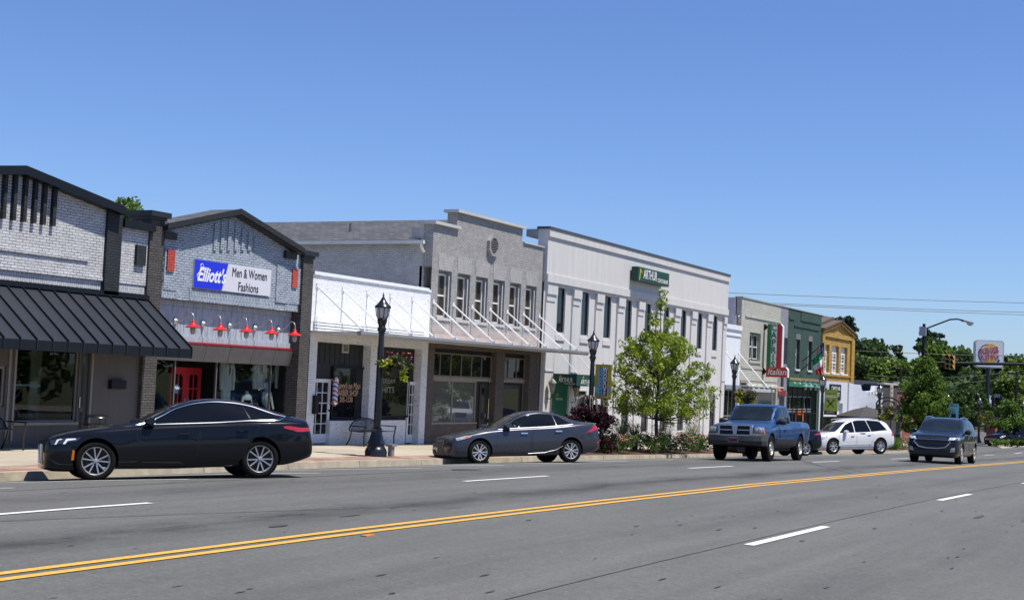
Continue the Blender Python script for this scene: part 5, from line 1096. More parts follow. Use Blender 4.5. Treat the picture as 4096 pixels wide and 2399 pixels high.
# benches
def bench(loc, rz, label):
    t = empty('bench', loc, label, 'bench', 'black metal benches'); o = (0,0,0)
    # local: width along y, seat faces +x
    W2 = .88; mb = MB()
    for k in range(9): x = -.22+k*.055; mb.box(x,x+.04,-W2+.02,W2-.02,.43+.01*abs(k-4)*.4,.45+.01*abs(k-4)*.4)
    mb.build('seat', M_iron, t); mb = MB(); n = 25
    for k in range(n+1):
        y = -W2+.05+(2*W2-.1)*k/n; h_ = .34*math.sqrt(max(0,1-((y)/(W2))**2)); mb.tube([(-.24,y,.45),(-.27,y,.5),(-.34,y,.49+h_)], .015, 4)
    P = [(-.34,W2*.98*math.sin(R(-90+180*k/20)),.50+.35*math.cos(R(-90+180*k/20))) for k in range(21)]; P = [(-.25,-W2*.98,.45)]+P+[(-.25,W2*.98,.45)]
    mb.tube(P, .022, 6); mb.build('backrest', M_iron, t)
    for s in (-1,1):
        y = s*W2; mb = MB(); mb.tube([(.24,y,0),(.22,y,.3),(.25,y,.45),(.27,y,.60)], .024, 6); mb.build('leg', M_iron, t); mb = MB(); mb.tube([(-.42,y,0),(-.30,y,.2),(-.24,y,.45)], .024, 6); mb.build('leg', M_iron, t)
        mb = MB(); mb.box(-.30,.30,y-.025,y+.025,.60,.63); mb.build('armrest', M_iron, t)
    t.rotation_euler = (0,0,rz); return t
q = F('e',540,1260,-23.6); bench((-24.3,38.15,SW(38.2)), 0, 'black metal bench with arched slatted back between the two barber shop doors')
q = F('b',120,1165,-24.2); bench((-24.1,q[0]-.95,SW(23)), 0, 'black metal bench under the dark awning at the left edge')
q = F('b',820,960,-23.9); t = Th('litter_bin', (-23.9,q[0],SW(25)), 'round black slatted litter bin with a flat hood under the dark awning', 'litter bin'); z=SW(25)
mb = MB()
for k in range(20): a = k*math.pi/10; mb.tube([(-23.9+.22*math.cos(a),q[0]+.22*math.sin(a),z+.03),(-23.9+.25*math.cos(a),q[0]+.25*math.sin(a),z+.36),(-23.9+.32*math.cos(a),q[0]+.32*math.sin(a),z+.56)], .014, 4)
mb.lathe((-23.9,q[0],z), [(.25,0),(.25,.04)], 20); mb.lathe((-23.9,q[0],z), [(.33,.55),(.34,.59),(.27,.59)], 20); t.part(mb, 'body', M_iron)
mb = MB(); mb.lathe((-23.9,q[0],z), [(.30,.74),(.28,.77),(.15,.81),(.02,.82)], 20)
for a in (0,2.1,4.2): mb.tube([(-23.9+.24*math.cos(a),q[0]+.24*math.sin(a),z+.57),(-23.9+.24*math.cos(a),q[0]+.24*math.sin(a),z+.75)], .012, 4)
t.part(mb, 'hood', M_iron)
# mannequins and suits in the clothing shop window
def loft(mb, secs, n=14, mi=0):     # secs: (cx,cy,z,rx,ry)
    vs = [(cx+rx*math.cos(2*math.pi*k/n), cy+ry*math.sin(2*math.pi*k/n), z) for cx,cy,z,rx,ry in secs for k in range(n)]
    fs = [(i*n+k,i*n+(k+1)%n,(i+1)*n+(k+1)%n,(i+1)*n+k) for i in range(len(secs)-1) for k in range(n)]+[tuple(range(n-1,-1,-1)),tuple((len(secs)-1)*n+k for k in range(n))]
    mb.add(vs, fs, mi, True)
M_suit = mat('white_suit', (.62,.61,.57), .8, var=.1); M_man = mat('mannequin_white', (.62,.62,.62), .35, var=.03)
for (x,yv), lb, tr in (((695,460),'white suit on a hanger by the dark doorway',1),((990,440),'white jacket in the middle of the clothing shop window',0),((1190,450),'pale jacket at the right end of the clothing shop window',0)):
    X = WX-.75; q = F('d',x,yv,X); zt = F('d',x,315,X)[1]; y = q[0]; t = Th('jacket', (X,y,zt-.9), lb, 'jacket', 'clothes in the shop window')
    mb = MB(); loft(mb, [(X,y,zt-.86,.10,.235),(X,y,zt-.5,.10,.20),(X,y,zt-.2,.11,.22),(X,y,zt-.10,.10,.22),(X,y,zt-.03,.06,.12),(X,y,zt,.05,.06)]); t.part(mb, 'jacket_body', M_suit)
    for s in (-1,1):
        mb = MB(); mb.tube([(X,y+s*.20,zt-.08),(X+.02,y+s*.26,zt-.3),(X+.03,y+s*.27,zt-.55),(X+.04,y+s*.26,zt-.86)], [.07,.07,.06,.05], 8); t.part(mb, 'sleeve', M_suit)
    mb = MB(); mb.prism([(y-.05,zt-.02),(y+.05,zt-.02),(y,zt-.42)], X+.10, X+.125); t.part(mb, 'shirt_front', mat('dark_shirt',(.12,.04,.03),.8))
    if tr: mb = MB(); mb.tube([(X,y-.08,zt-.85),(X,y-.09,zt-1.6)], .09, 8); mb.tube([(X,y+.08,zt-.85),(X,y+.08,zt-1.6)], .09, 8); t.part(mb, 'trousers', M_suit)
for (x,yv), lb, hat in (((880,590),'headless white mannequin in a black top',0),((1065,560),'white mannequin with a dark hat and red skirt',1)):
    X = WX-.65; q = F('d',x,yv,X); y, zt = q; t = Th('mannequin', (X,y,SW(32)+.45), lb, 'mannequin', 'mannequins in the shop window')
    mb = MB(); loft(mb, [(X,y,zt-.75,.10,.15),(X,y,zt-.5,.09,.12),(X,y,zt-.3,.11,.16),(X,y,zt-.15,.09,.18),(X,y,zt-.10,.06,.08),(X,y,zt-.03,.045,.05)]+([(X,y,zt+.03,.06,.055),(X,y,zt+.12,.08,.07),(X,y,zt+.2,.05,.05)] if hat else []))
    for s in (-1,1): mb.tube([(X,y+s*.17,zt-.16),(X+.02,y+s*.22,zt-.42),(X+(.16 if hat else .04),y+s*(.14 if hat else .22),zt-.66)], [.045,.038,.028], 8)
    t.part(mb, 'body', M_man)
    if hat:
        mb = MB(); mb.lathe((X,y,zt+.14), [(.12,0),(.12,.015),(.075,.02),(.07,.11),(.03,.12)], 14); t.part(mb, 'hat', BLK); mb = MB(); loft(mb, [(X,y,zt-1.1,.2,.24),(X,y,zt-.72,.12,.16),(X,y,zt-.55,.10,.13)]); t.part(mb, 'skirt', mat('red_skirt',(.35,.06,.03),.8))
    else: mb = MB(); loft(mb, [(X,y,zt-.76,.11,.16),(X,y,zt-.5,.10,.13),(X,y,zt-.28,.12,.17)]); t.part(mb, 'top', BLK)
op_ = Th('open_sign', (WX-.35,29.3,1.4), 'small blue OPEN sign in the glass beside the red doors', 'sign'); q = F('d',232,585,WX-.34)
mb = MB(); mb.box(WX-.36,WX-.345,q[0]-.12,q[0]+.12,q[1]-.1,q[1]+.14); op_.part(mb, 'board', mat('navy_board',(.02,.05,.12),.4)); mb = MB(); text_mb(mb,"OPEN",(WX-.343,q[0],q[1]+.04),.11,depth=.003,bold=.002); op_.part(mb,'lettering',M_let)
# patio umbrella, arch, bollards near the white and grey shops
u = onx('k',655,985,-22.0); t = Th('patio_umbrella', (u.x,u.y,SW(u.y)), 'dark grey patio umbrella behind the white parked SUV', 'umbrella')
mb = MB(); n = 8; vs = [(u.x,u.y,u.z+.42)]
for r_, h_ in ((.9,.18),(2.0,-.25),(2.0,-.42)): vs += [(u.x+r_*math.cos(k*math.pi/4),u.y+r_*math.sin(k*math.pi/4),u.z+h_) for k in range(n)]
mb.add(vs, [(0,1+k,1+(k+1)%n) for k in range(n)]+[(1+j*n+k,1+(j+1)*n+k,1+(j+1)*n+(k+1)%n,1+j*n+(k+1)%n) for j in (0,1) for k in range(n)]); t.part(mb, 'canopy', mat('umbrella_cloth',(.045,.042,.042),.8)); mb = MB(); mb.tube([(u.x,u.y,SW(u.y)),(u.x,u.y,u.z+.5)], .03, 8); t.part(mb, 'pole', mat('steel_pole',(.3,.3,.3),.3,.7))
def arch_gate(x0, x1, y, zb, zt, label, txt=None, right=(1,0,0)):
    t = Th('arch', ((x0+x1)/2,y,zb), label, 'arch'); rw = (x1-x0)/2; xm = (x0+x1)/2
    for x in (x0,x1): mb = MB(); mb.box(x-.13,x+.13,y-.13,y+.13,zb,zt-rw*.55); t.part(mb, 'post', M_iron)
    mb = MB(); n = 14
    for r_ in (rw+.12, rw-.28): mb.tube([(xm+r_*math.cos(math.pi*k/n),y,zt-rw*.6+r_*.62*math.sin(math.pi*k/n)) for k in range(n+1)], .06, 6)
    t.part(mb, 'hoop', M_iron)
    if txt:
        mb = MB(); text_mb(mb, txt, (xm,y-.04,zt-rw*.12), .42, right=(1,0,0), depth=.03, width=rw*1.6); t.part(mb, 'lettering', M_let)
    return t
p0, p1 = onx('k',808,1100,-24.2), onx('k',925,1100,-21.6)
pA = D('k',868,1000,108); arch_gate(pA.x-.8, pA.x+.75, pA.y, SW(106), D('k',868,848,108).z, 'dark metal arch over the pavement beside the grey shop')
t = Th('bollard_light', (-21.2,97,SW(97)), 'slim post with a round yellow globe near the dark arch', 'post lamp'); p = onx('k',893,995,-21.2); t2 = MB(); t2.tube([(p.x,p.y,SW(p.y)),(p.x,p.y,p.z-.1)], .05, 8); t.part(t2, 'post', M_iron); t2 = MB(); t2.lathe((p.x,p.y,p.z-.13), [(.03,0),(.12,.06),(.14,.13),(.1,.22),(.02,.26)], 12); t.part(t2, 'globe', mat('yellow_globe',(.6,.5,.12),.4))
for k, (x,lb) in enumerate(((905,'left'),(955,'right'))):
    p = onx('k',x,1200,-20.2); mb = MB(); mb.lathe((p.x,p.y,SW(p.y)), [(.2,0),(.22,.5),(.24,.95),(.15,1.0)], 10); tag(mb.build('bin', M_iron), lb+' dark bin on the pavement behind the white SUV', 'bin', 'dark bins beyond the white SUV')
p = onx('k',958,1245,-19.9); mb = MB(); z = SW(p.y,-19.9); mb.lathe((p.x,p.y,z), [(.13,0),(.13,.06),(.09,.1),(.1,.45),(.14,.47),(.12,.55),(.04,.62)], 10); tag(mb.build('fire_hydrant', mat('yellow_hydrant',(.55,.38,.04),.5)), 'yellow fire hydrant between the planted bushes', 'hydrant')
# signal pole with mast arm
ps = Th('signal_pole', (-23.15,119.6,-1.4), 'tall black traffic signal pole with mast arm and cobra head lamp', 'traffic signal')
P = D('l',308,215,117); mb = MB(); mb.tube([(P.x,P.y,-1.5),(P.x,P.y,P.z+.15)], [.17,.12], 12); ps.part(mb, 'pole', M_far)
mb = MB(); mb.box(P.x-.32,P.x+.22,P.y-.3,P.y-.1,P.z-.85,P.z-.1); ps.part(mb, 'control_box', mat('pale_grey_box',(.35,.35,.35),.5))
A = [D('l',325,240,117), D('l',430,200,117), D('l',530,163,117), D('l',590,160,117), D('l',640,172,117)]
mb = MB(); mb.tube(A, .065, 8); ps.part(mb, 'lamp_arm', M_far)
a, b = D('l',625,170,117), D('l',725,190,117); d = (b-a); mb = MB(); up_ = Vector((0,0,1))
mb.hexa([a+up_*-.08,a+up_*-.08+Vector((-.1,.3,0)),b+up_*-.08+Vector((-.1,.3,0)),b-up_*.08,a+up_*.06,a+up_*.06+Vector((-.1,.3,0)),b+up_*.02+Vector((-.1,.3,0)),b+up_*.02]); lh = ps.part(mb, 'lamp_head', mat('cobra_grey',(.18,.18,.18),.4))
mb = MB(); c_ = (a*.3+b*.7); mb.lathe((c_.x,c_.y+.1,c_.z-.32), [(.06,0),(.25,.12),(.30,.24)], 12); mb.build('lens', mat('lens_glass',(.5,.52,.5),.1), lh, origin=ps.loc)
a, b = D('l',318,528,117), D('l',1700,548,117); mb = MB(); mb.tube([a,b], [.15,.11], 10); ps.part(mb, 'mast_arm', M_far)
M_sig = mat('signal_yellow', (.55,.33,.09), .5, var=.1)
for k, (x, yv) in enumerate(((508,518),(545,525))):
    c_ = D('l',x,yv,116.5-k*.4); s = Th('traffic_light', tuple(c_), ('left','right')[k]+' yellow backed traffic light on the mast arm', 'traffic light', 'traffic lights on the mast arm')
    mb = MB()
    mb.box(c_.x-.2,c_.x+.2,c_.y-.1,c_.y+.14,c_.z-.58,c_.z+.58); s.part(mb, 'housing', M_sig)
    for j in (-1,0,1):
        mb = MB(); z = c_.z+j*.39; n = 10; vs = []
        for Yq in (c_.y-.1,c_.y-.42): vs += [(c_.x+.17*math.cos(R(-20+220*q/n)),Yq,z+.17*math.sin(R(-20+220*q/n))) for q in range(n+1)]
        mb.add(vs, [(q,q+1,q+n+2,q+n+1) for q in range(n)], 0, True); s.part(mb, 'visor', M_sig)
        mb = MB(); mb.lathe((c_.x,c_.y-.1,z), [(.14,0),(.14,.02)], 12, M=Matrix.Rotation(R(90),3,'X')); s.part(mb, 'lens', BLK)
# hamburger restaurant pylon sign
Zb = 165; c_ = D('l',858,455,Zb); mpx = Zb/FPX/2.108
bk = Th('pylon_sign', (c_.x,c_.y,-1.4), 'white rounded pylon sign with BURGER KING bun logo on a black pole', 'sign')
RT = Vector((MC[0][0], MC[1][0], 0)).normalized(); NR = RT.cross(Vector((0,0,1)))
def bp(u, v, n=0): return Vector((c_.x,c_.y,c_.z))+RT*(u*mpx)+Vector((0,0,1))*(-v*mpx)+NR*n
def poly_slab(mb, pts, n0, n1, mi=0):
    m = len(pts); v = [bp(*p,n0) for p in pts]+[bp(*p,n1) for p in pts]; mb.add(v, [tuple(range(m)),tuple(range(2*m-1,m-1,-1))]+[(i,(i+1)%m,(i+1)%m+m,i+m) for i in range(m)], mi)
def rrect(w_, h_, r_):
    P = []
    for cx, cy, a0 in ((w_-r_,-h_+r_,-90),(w_-r_,h_-r_,0),(-w_+r_,h_-r_,90),(-w_+r_,-h_+r_,180)):
        P += [(cx+r_*math.cos(R(a0+90*k/5)), cy+r_*math.sin(R(a0+90*k/5))) for k in range(6)]
    return P
mb = MB(); poly_slab(mb, rrect(124,116,26), -.5, .0); bk.part(mb, 'box', mat('sign_rim',(.40,.42,.42),.4))
mb = MB(); poly_slab(mb, rrect(114,107,22), -.01, .03); bk.part(mb, 'face', mat('sign_face_white',(.66,.68,.70),.3,var=.02))
M_bb = mat('logo_blue',(.012,.05,.25),.4,var=0); M_bo = mat('logo_bun',(.72,.36,.02),.4,var=0); M_br = mat('logo_red',(.42,.02,.03),.4,var=0)
mb = MB(); A_ = [(-12+84*math.cos(R(a)), 4-88*math.sin(R(a))) for a in range(75, 322, 12)]
th = lambda i: 2+8*math.sin(math.pi*min(1,i/(len(A_)-1)*.9+.1))
for i in range(len(A_)-1):
    (x0,y0),(x1,y1) = A_[i],A_[i+1]; f0, f1 = 1-th(i)/86, 1-th(i+1)/86
    poly_slab(mb, [(x0,y0),(x1,y1),(-12+(x1+12)*f1,4+(y1-4)*f1),(-12+(x0+12)*f0,4+(y0-4)*f0)], .031, .04)
poly_slab(mb, [(62,66),(78,40),(92,48),(78,78)], .031, .04); bk.part(mb, 'blue_swoosh', M_bb)
mb = MB()
poly_slab(mb, [(5+58*math.cos(R(a))-(0),-40-46*math.sin(R(a))-8*math.cos(R(a))) for a in range(0,181,15)], .045, .055)
poly_slab(mb, [(5+62*math.cos(R(a)),38+32*math.sin(R(a))-8*math.cos(R(a))) for a in range(0,181,15)], .045, .055); bk.part(mb, 'bun', M_bo)
mb = MB(); tl = R(9); rt = (RT*math.cos(tl)+Vector((0,0,1))*math.sin(tl)); upv = (Vector((0,0,1))*math.cos(tl)-RT*math.sin(tl))
mo = MB(); text_mb(mo, "BURGER", bp(-2,-32,.056), .88, right=rt, up=upv, depth=.01, bold=.06, width=166*mpx); text_mb(mo, "KING", bp(2,18,.056), 1.12, right=rt, up=upv, depth=.01, bold=.07, width=160*mpx); bk.part(mo, 'letter_outline', MATS['sign_face_white'])
text_mb(mb, "BURGER", bp(-2,-32,.07), .88, right=rt, up=upv, depth=.02, bold=.012, width=158*mpx); text_mb(mb, "KING", bp(2,18,.07), 1.12, right=rt, up=upv, depth=.02, bold=.018, width=150*mpx); bk.part(mb, 'lettering', M_br)
mb = MB(); pb = bp(-2,110,-.25); mb.tube([(pb.x,pb.y,-1.5),(pb.x,pb.y,c_.z-112*mpx)], .24, 12); bk.part(mb, 'pole', mat('navy_pole',(.012,.014,.025),.4))

# ================================================================== VEGETATION
def leaf_mesh(name, C, size, mats, elong=1.7, up_bias=.4, seed=1):
    r = np.random.default_rng(seed); n = len(C)
    d = r.normal(size=(n,3)); d /= np.linalg.norm(d,axis=1)[:,None]
    nn = r.normal(size=(n,3)); nn[:,2] = np.abs(nn[:,2])+up_bias; b = np.cross(nn,d); b /= np.linalg.norm(b,axis=1)[:,None]+1e-9
    s = size*r.uniform(.6,1.3,size=(n,1))
    v = np.stack([C-d*s*elong*.5, C+b*s*.5, C+d*s*elong*.5, C-b*s*.5],1).reshape(-1,3)
    me = bpy.data.meshes.new(name); me.vertices.add(4*n); me.vertices.foreach_set('co', v.ravel())
    me.loops.add(4*n); me.loops.foreach_set('vertex_index', np.arange(4*n)); me.polygons.add(n)
    me.polygons.foreach_set('loop_start', np.arange(0,4*n,4)); me.polygons.foreach_set('loop_total', np.full(n,4))
    for m in mats: me.materials.append(m)
    me.polygons.foreach_set('material_index', r.integers(0,len(mats),n)); me.update(calc_edges=True); me.validate(); return me
def crown_points(blobs, per, seed, fall=.8, flat=.8):
    r = np.random.default_rng(seed); out = []
    for (x,y,z,rad) in blobs:
        m = int(per*rad**2) if per < 0 else per
        q = r.normal(size=(m,3)); q /= np.linalg.norm(q,axis=1)[:,None]; q *= (rad*r.uniform(.25,1,size=(m,1))**.6); q[:,2] *= flat
        out.append(q+np.array([x,y,z]))
    return np.concatenate(out)
def env_blobs(h0, h1, prof, K, br, seed, core=.35):
    # clusters inside a crown envelope: prof(t) radius at height fraction t
    r = np.random.default_rng(seed); B = []
    while len(B) < K:
        t = r.uniform(0,1); R_ = prof(t)
        if r.uniform() > R_/1.0+.15: continue
        a = r.uniform(0,2*math.pi); q = R_*math.sqrt(r.uniform(core**2,1)); B.append((q*math.cos(a), q*math.sin(a), h0+(h1-h0)*t, br*r.uniform(.6,1.35)))
    return B
def tree(name, loc, label, cat, trunk_r, blobs, per, leaf, mats, seed=1, group=None, bark=None, limbs=20, limb_r=.25, trunk_top=None, elong=1.7, lean=(0,0), flat=.8, limb_start=.35):
    t = Th(name, loc, label, cat, group); M_bark = bark or mat('bark', (.07,.06,.05), .9, var=.3, scale=8)
    top = trunk_top if trunk_top else max(b[2] for b in blobs)*.92
    mb = MB(); n = 8
    mb.tube([(loc[0]+lean[0]*k/n+.02*math.sin(k*2), loc[1]+lean[1]*k/n, loc[2]+top*k/n-.1) for k in range(n+1)], [trunk_r*(1.25 if k==0 else 1)*(1-.85*k/n) for k in range(n+1)], 8)
    r = random.Random(seed); bl = sorted(blobs, key=lambda b: r.random())[:limbs]
    for b in bl:
        rr_ = math.hypot(b[0],b[1]); z0 = max(min(b[2]-rr_*.7, top*.95), top*limb_start*.6); k = z0/top
        s = Vector((loc[0]+lean[0]*k, loc[1]+lean[1]*k, loc[2]+z0)); e = Vector((loc[0]+b[0],loc[1]+b[1],loc[2]+b[2])); m = s*.5+e*.5+Vector((0,0,-.06*rr_)); w0 = trunk_r*(1-.85*k)*.45
        mb.tube([s,m,e], [max(w0,.008),max(w0*.6,.006),max(w0*.2,.004)], 5)
    t.part(mb, 'trunk', M_bark)
    me = leaf_mesh('crown', crown_points(blobs, per, seed, flat=flat), leaf, mats, seed=seed, elong=elong)
    o = bpy.data.objects.new('crown', me); COL.objects.link(o); o.parent = t.o
    return t
L1 = leafmat('oak_leaf_light', (.20,.265,.02), (.29,.36,.04)); L2 = leafmat('oak_leaf_dark', (.13,.20,.018), (.18,.25,.025))
K1 = leafmat('ginkgo_leaf', (.10,.18,.022), (.16,.25,.035), .8); K2 = leafmat('ginkgo_leaf_dark', (.05,.10,.018), (.08,.14,.025), .8)
F1 = leafmat('forest_leaf', (.042,.085,.018), (.085,.14,.027), .25); F2 = leafmat('forest_leaf_dark', (.028,.06,.018), (.055,.10,.025), .25); F3 = leafmat('forest_leaf_light', (.11,.18,.025), (.18,.26,.035), .25)
PN1 = leafmat('pine_needle', (.022,.045,.02), (.035,.065,.025), .4)
# street oak in the planter
tb = onx('i',1270,1085,-20.0); base = (tb.x,tb.y,SW(tb.y)+.05); H_ = 6.12-base[2]
prof = lambda t: 2.45*(math.sin(math.pi*min(1,(t*1.05+.10)))**.8)*(1-.62*t) if t < .95 else .15
bl = env_blobs(1.4, 4.5, lambda t: float(np.interp(t, [0,.15,.35,.6,.8,.93,1], [1.7,2.15,2.2,1.95,1.55,1.05,.6])), 270, .28, 5, core=.1)
bl += [(r_*math.cos(a), r_*math.sin(a), z, .22) for r_, a, z in ((2.5,1.5,1.75),(2.6,1.2,2.0),(2.4,1.9,1.6),(2.3,-1.5,1.9),(2.45,-1.3,1.55),(1.5,1.6,1.0),(1.7,1.1,1.15),(.35,.5,5.0),(.3,3,5.2),(.15,1.6,5.5),(.25,4.4,4.95),(.08,0,5.8),(.18,5,5.65),(.05,0,6.1),(.7,1.5,4.9),(.75,-1.5,4.85))]
tree('street_tree', base, 'leafy young oak street tree in the planted bed in front of the bank', 'tree', .085, bl, 70, .060, [L1,L1,L2], seed=5, limbs=75, elong=2.1)
# conical tree at right
p = D('l',315,1120,112); base = (p.x,p.y,SW(p.y)); topz = D('l',325,465,112).z
bl = env_blobs(1.0, topz-base[2]-.2, lambda t: max(.15, 2.75*min(1,(t+.1)*4)**.5*(1-t)**.80), 130, .50, 9, core=.2)
tree('conical_tree', base, 'tall conical green street tree in front of the red brick building', 'tree', .13, bl, 190, .13, [K1,K1,K2], seed=9, limbs=40)
# small tree right by the minivan
p = D('l',1000,1205,118); base = (p.x,p.y,SW(p.y)-.1); topz = D('l',1000,860,118).z
bl = env_blobs(1.6, topz-base[2], lambda t: max(.15, 2.3*min(1,(t+.1)*4)**.5*(1-t)**.8), 46, .48, 12, core=.2)
tree('small_tree', base, 'small dark green tree in front of the parked black minivan', 'tree', .07, bl, 70, .15, [K2,K1], seed=12, limbs=30)
# tree above the roof behind the first shops
p = ony('a',1125,480,60.0); bl = env_blobs(p.z-3.5, p.z+.35, lambda t: 2.2*(1-t*.75), 60, .5, 3); base = (p.x,60.0,0)
tree('tall_tree', base, 'green treetop showing above the roofs at the left', 'tree', .18, [(b[0],b[1],b[2],b[3]) for b in bl], 60, .17, [K1,K2], seed=3, limbs=20)
# weeping redbud
p = onx('i',540,1110,-20.6); base = (p.x,p.y,SW(p.y)); PL = leafmat('purple_leaf', (.022,.008,.011), (.05,.014,.017), 3)
bl = []
rg = random.Random(4)
for k in range(125):
    a = rg.uniform(0,6.28); q = rg.uniform(.3,1.25); z = 1.6-1.25*(q/1.25)**2*rg.uniform(.35,1.4); bl.append((q*math.cos(a)*.7+.05,q*math.sin(a)*.88-.02,max(.2,z),.2))
t = Th('weeping_tree', base, 'dark purple weeping tree with pale bare top branches beside the parked grey sedan', 'tree')
mb = MB(); mb.tube([base,(base[0],base[1],base[2]+1.0),(base[0]+.05,base[1],base[2]+1.7)], [.07,.05,.04], 8)
for k in range(26):
    a = rg.uniform(0,6.28); q = rg.uniform(.25,.8); z = base[2]
    mb.tube([(base[0],base[1],z+1.55),(base[0]+.4*q*math.cos(a),base[1]+.4*q*math.sin(a),z+1.98),(base[0]+.8*q*math.cos(a),base[1]+.8*q*math.sin(a),z+1.85),(base[0]+q*math.cos(a),base[1]+q*math.sin(a),z+1.2)], [.022,.018,.013,.008], 5)
t.part(mb, 'trunk', mat('pale_bark',(.17,.15,.14),.9,var=.2))
o = bpy.data.objects.new('crown', leaf_mesh('crown', crown_points(bl, 46, 4), .095, [PL], elong=1.1, seed=4)); COL.objects.link(o); o.parent = t.o
# planter: mulch, roses, grasses, shrubs
mb = MB(); vs = []; fs = []; ys_ = [y for y in np.arange(42.5, 60.6, .6)]
for y in ys_: vs += [(-21.9,y,SW(y,-21.9)+.02),(-20.5,y,SW(y,-20.5)+.06),((kx(y)-.17),y,SW(y,kx(y))+.010)]
for i in range(len(ys_)-1):
    a = 3*i; fs += [(a,a+1,a+4,a+3),(a+1,a+2,a+5,a+4)]
mb.add(vs, fs, 0, True); ys_ = [y for y in np.arange(86.5, 112, 1.5)]; vs=[]; fs=[]
tag(mb.build('planting_bed', mat('mulch',(.075,.035,.02),.95,var=.5,scale=14,bump=1,bscale=20)), kind='structure')
mb = MB(); vs=[]; fs=[]
for y in ys_: vs += [(-21.2,y,SW(y,-21)+.02),((kx(y)-.17),y,SW(y,kx(y))+.010)]
for i in range(len(ys_)-1): a = 2*i; fs.append((a,a+1,a+3,a+2))
mb.add(vs, fs); tag(mb.build('planting_bed', MATS['mulch']), kind='structure')
RG = leafmat('rose_leaf', (.04,.085,.02), (.09,.15,.03), 4); RP = mat('rose_petal', (.72,.30,.27), .6, var=.2, scale=6); RP2 = mat('rose_petal_pale', (.78,.55,.48), .6, var=.2)
def rose(c, x, y, X, w_, h_, label, nfl, group='rose bushes in the planted bed', seed=1, RGm=None):
    p = onx(c,x,y,X); base = (p.x,p.y,SW(p.y,p.x)+.03); rg = random.Random(seed)
    bl = [(rg.uniform(-.5,.5)*w_*.5, rg.uniform(-.5,.5)*w_, rg.uniform(.15,1)*h_*.85, .20) for k in range(34)]
    t = Th('rose_bush', base, label, 'bush', group)
    mb = MB()
    for b in bl[::3]: mb.tube([base,(base[0]+b[0]*.6,base[1]+b[1]*.5,base[2]+b[2]*.5),(base[0]+b[0],base[1]+b[1],base[2]+b[2])], .008, 4)
    t.part(mb, 'stems', mat('bark', (.07,.06,.05), .9, var=.3, scale=8))
    o = bpy.data.objects.new('foliage', leaf_mesh('foliage', crown_points(bl, 48, seed), .06, [RGm or RG], elong=1.3, seed=seed)); COL.objects.link(o); o.parent = t.o
    mb = MB()
    for k in range(nfl):
        a = rg.uniform(0,6.28); q = rg.uniform(.1,1); u = (math.cos(a)*q*w_*.34, math.sin(a)*q*w_*.56); z = h_*rg.uniform(.55,1.08)*(1-.25*q)
        c_ = Vector(base)+Vector((u[0]+.08,u[1],z)); rr_ = rg.uniform(.03,.055)
        for j in range(5):
            b_ = j*1.256; d = Vector((math.cos(b_),math.sin(b_),.4)).normalized()*rr_; e = Vector((-math.sin(b_),math.cos(b_),0))*rr_*.7
            mb.add([c_,c_+d*.8+e,c_+d*1.3+Vector((0,0,rr_*.6)),c_+d*.8-e], [(0,1,2,3)], 0 if k%3 else 1)
    t.part(mb, 'blossoms', [RP, RP2])
rose('i',870,1232,-20.0,1.7,.70,'salmon rose bush with faded brown blossoms, nearest the grey sedan',38,seed=21)
rose('i',1185,1230,-19.9,1.9,.78,'pink rose bush left of the oak trunk',30,seed=22)
rose('i',1510,1228,-19.8,1.8,.80,'rose bush right of the oak trunk, full of pink blossoms',75,seed=23)
rose('i',1715,1222,-19.9,1.5,.78,'pink rose bush partly behind the blue truck',45,seed=24)
BG_ = leafmat('bright_shrub', (.07,.15,.02), (.12,.22,.03), 4)
rose('i',690,1222,-20.2,.7,.72,'small bright green shrub behind the tail of the grey sedan',0,group=None,seed=25,RGm=BG_)
rose('k',915,1345,-20.0,1.6,.8,'bright green bush beside the yellow hydrant',0,group=None,seed=26,RGm=BG_)
rose('k',1020,1340,-19.8,3.0,.85,'dusty pink flowering bush between the white SUV and the dark oncoming SUV',60,group=None,seed=27)
GM = leafmat('grass_blade', (.11,.14,.05), (.20,.22,.10), 3)
def grass(c, x, y, X, h_, label, seed):
    p = onx(c,x,y,X); rg = random.Random(seed); mb = MB(); bz = SW(p.y)+.04
    for k in range(150):
        a = rg.uniform(0,6.28); q = rg.uniform(.2,1)*h_*.75; hh = h_*rg.uniform(.6,1.15); x0, y0 = p.x+rg.uniform(-.08,.08), p.y+rg.uniform(-.1,.1)
        P = [(x0,y0,bz),(x0+q*.35*math.cos(a),y0+q*.35*math.sin(a),bz+hh*.6),(x0+q*.8*math.cos(a),y0+q*.8*math.sin(a),bz+hh*.95),(x0+q*1.1*math.cos(a),y0+q*1.1*math.sin(a),bz+hh*.85)]
        s, w_ = Vector((-math.sin(a),math.cos(a),0)), .008
        for i in range(3): mb.add([Vector(P[i])-s*w_,Vector(P[i])+s*w_,Vector(P[i+1])+s*w_*.7,Vector(P[i+1])-s*w_*.7],[(0,1,2,3)])
    t = tag(mb.build('grass_tuft', GM), label, 'ornamental grass', 'ornamental grass tufts in the planted bed')
grass('i',1040,1200,-20.4,.95,'tufted ornamental grass between the two left rose bushes',31); grass('i',1340,1200,-20.3,.95,'tufted ornamental grass just right of the oak trunk',32); grass('i',1640,1190,-20.6,1.0,'tufted ornamental grass behind the pink blossoms near the truck',33); grass('i',900,1180,-20.9,1.1,'tall ornamental grass behind the leftmost rose bush',34)
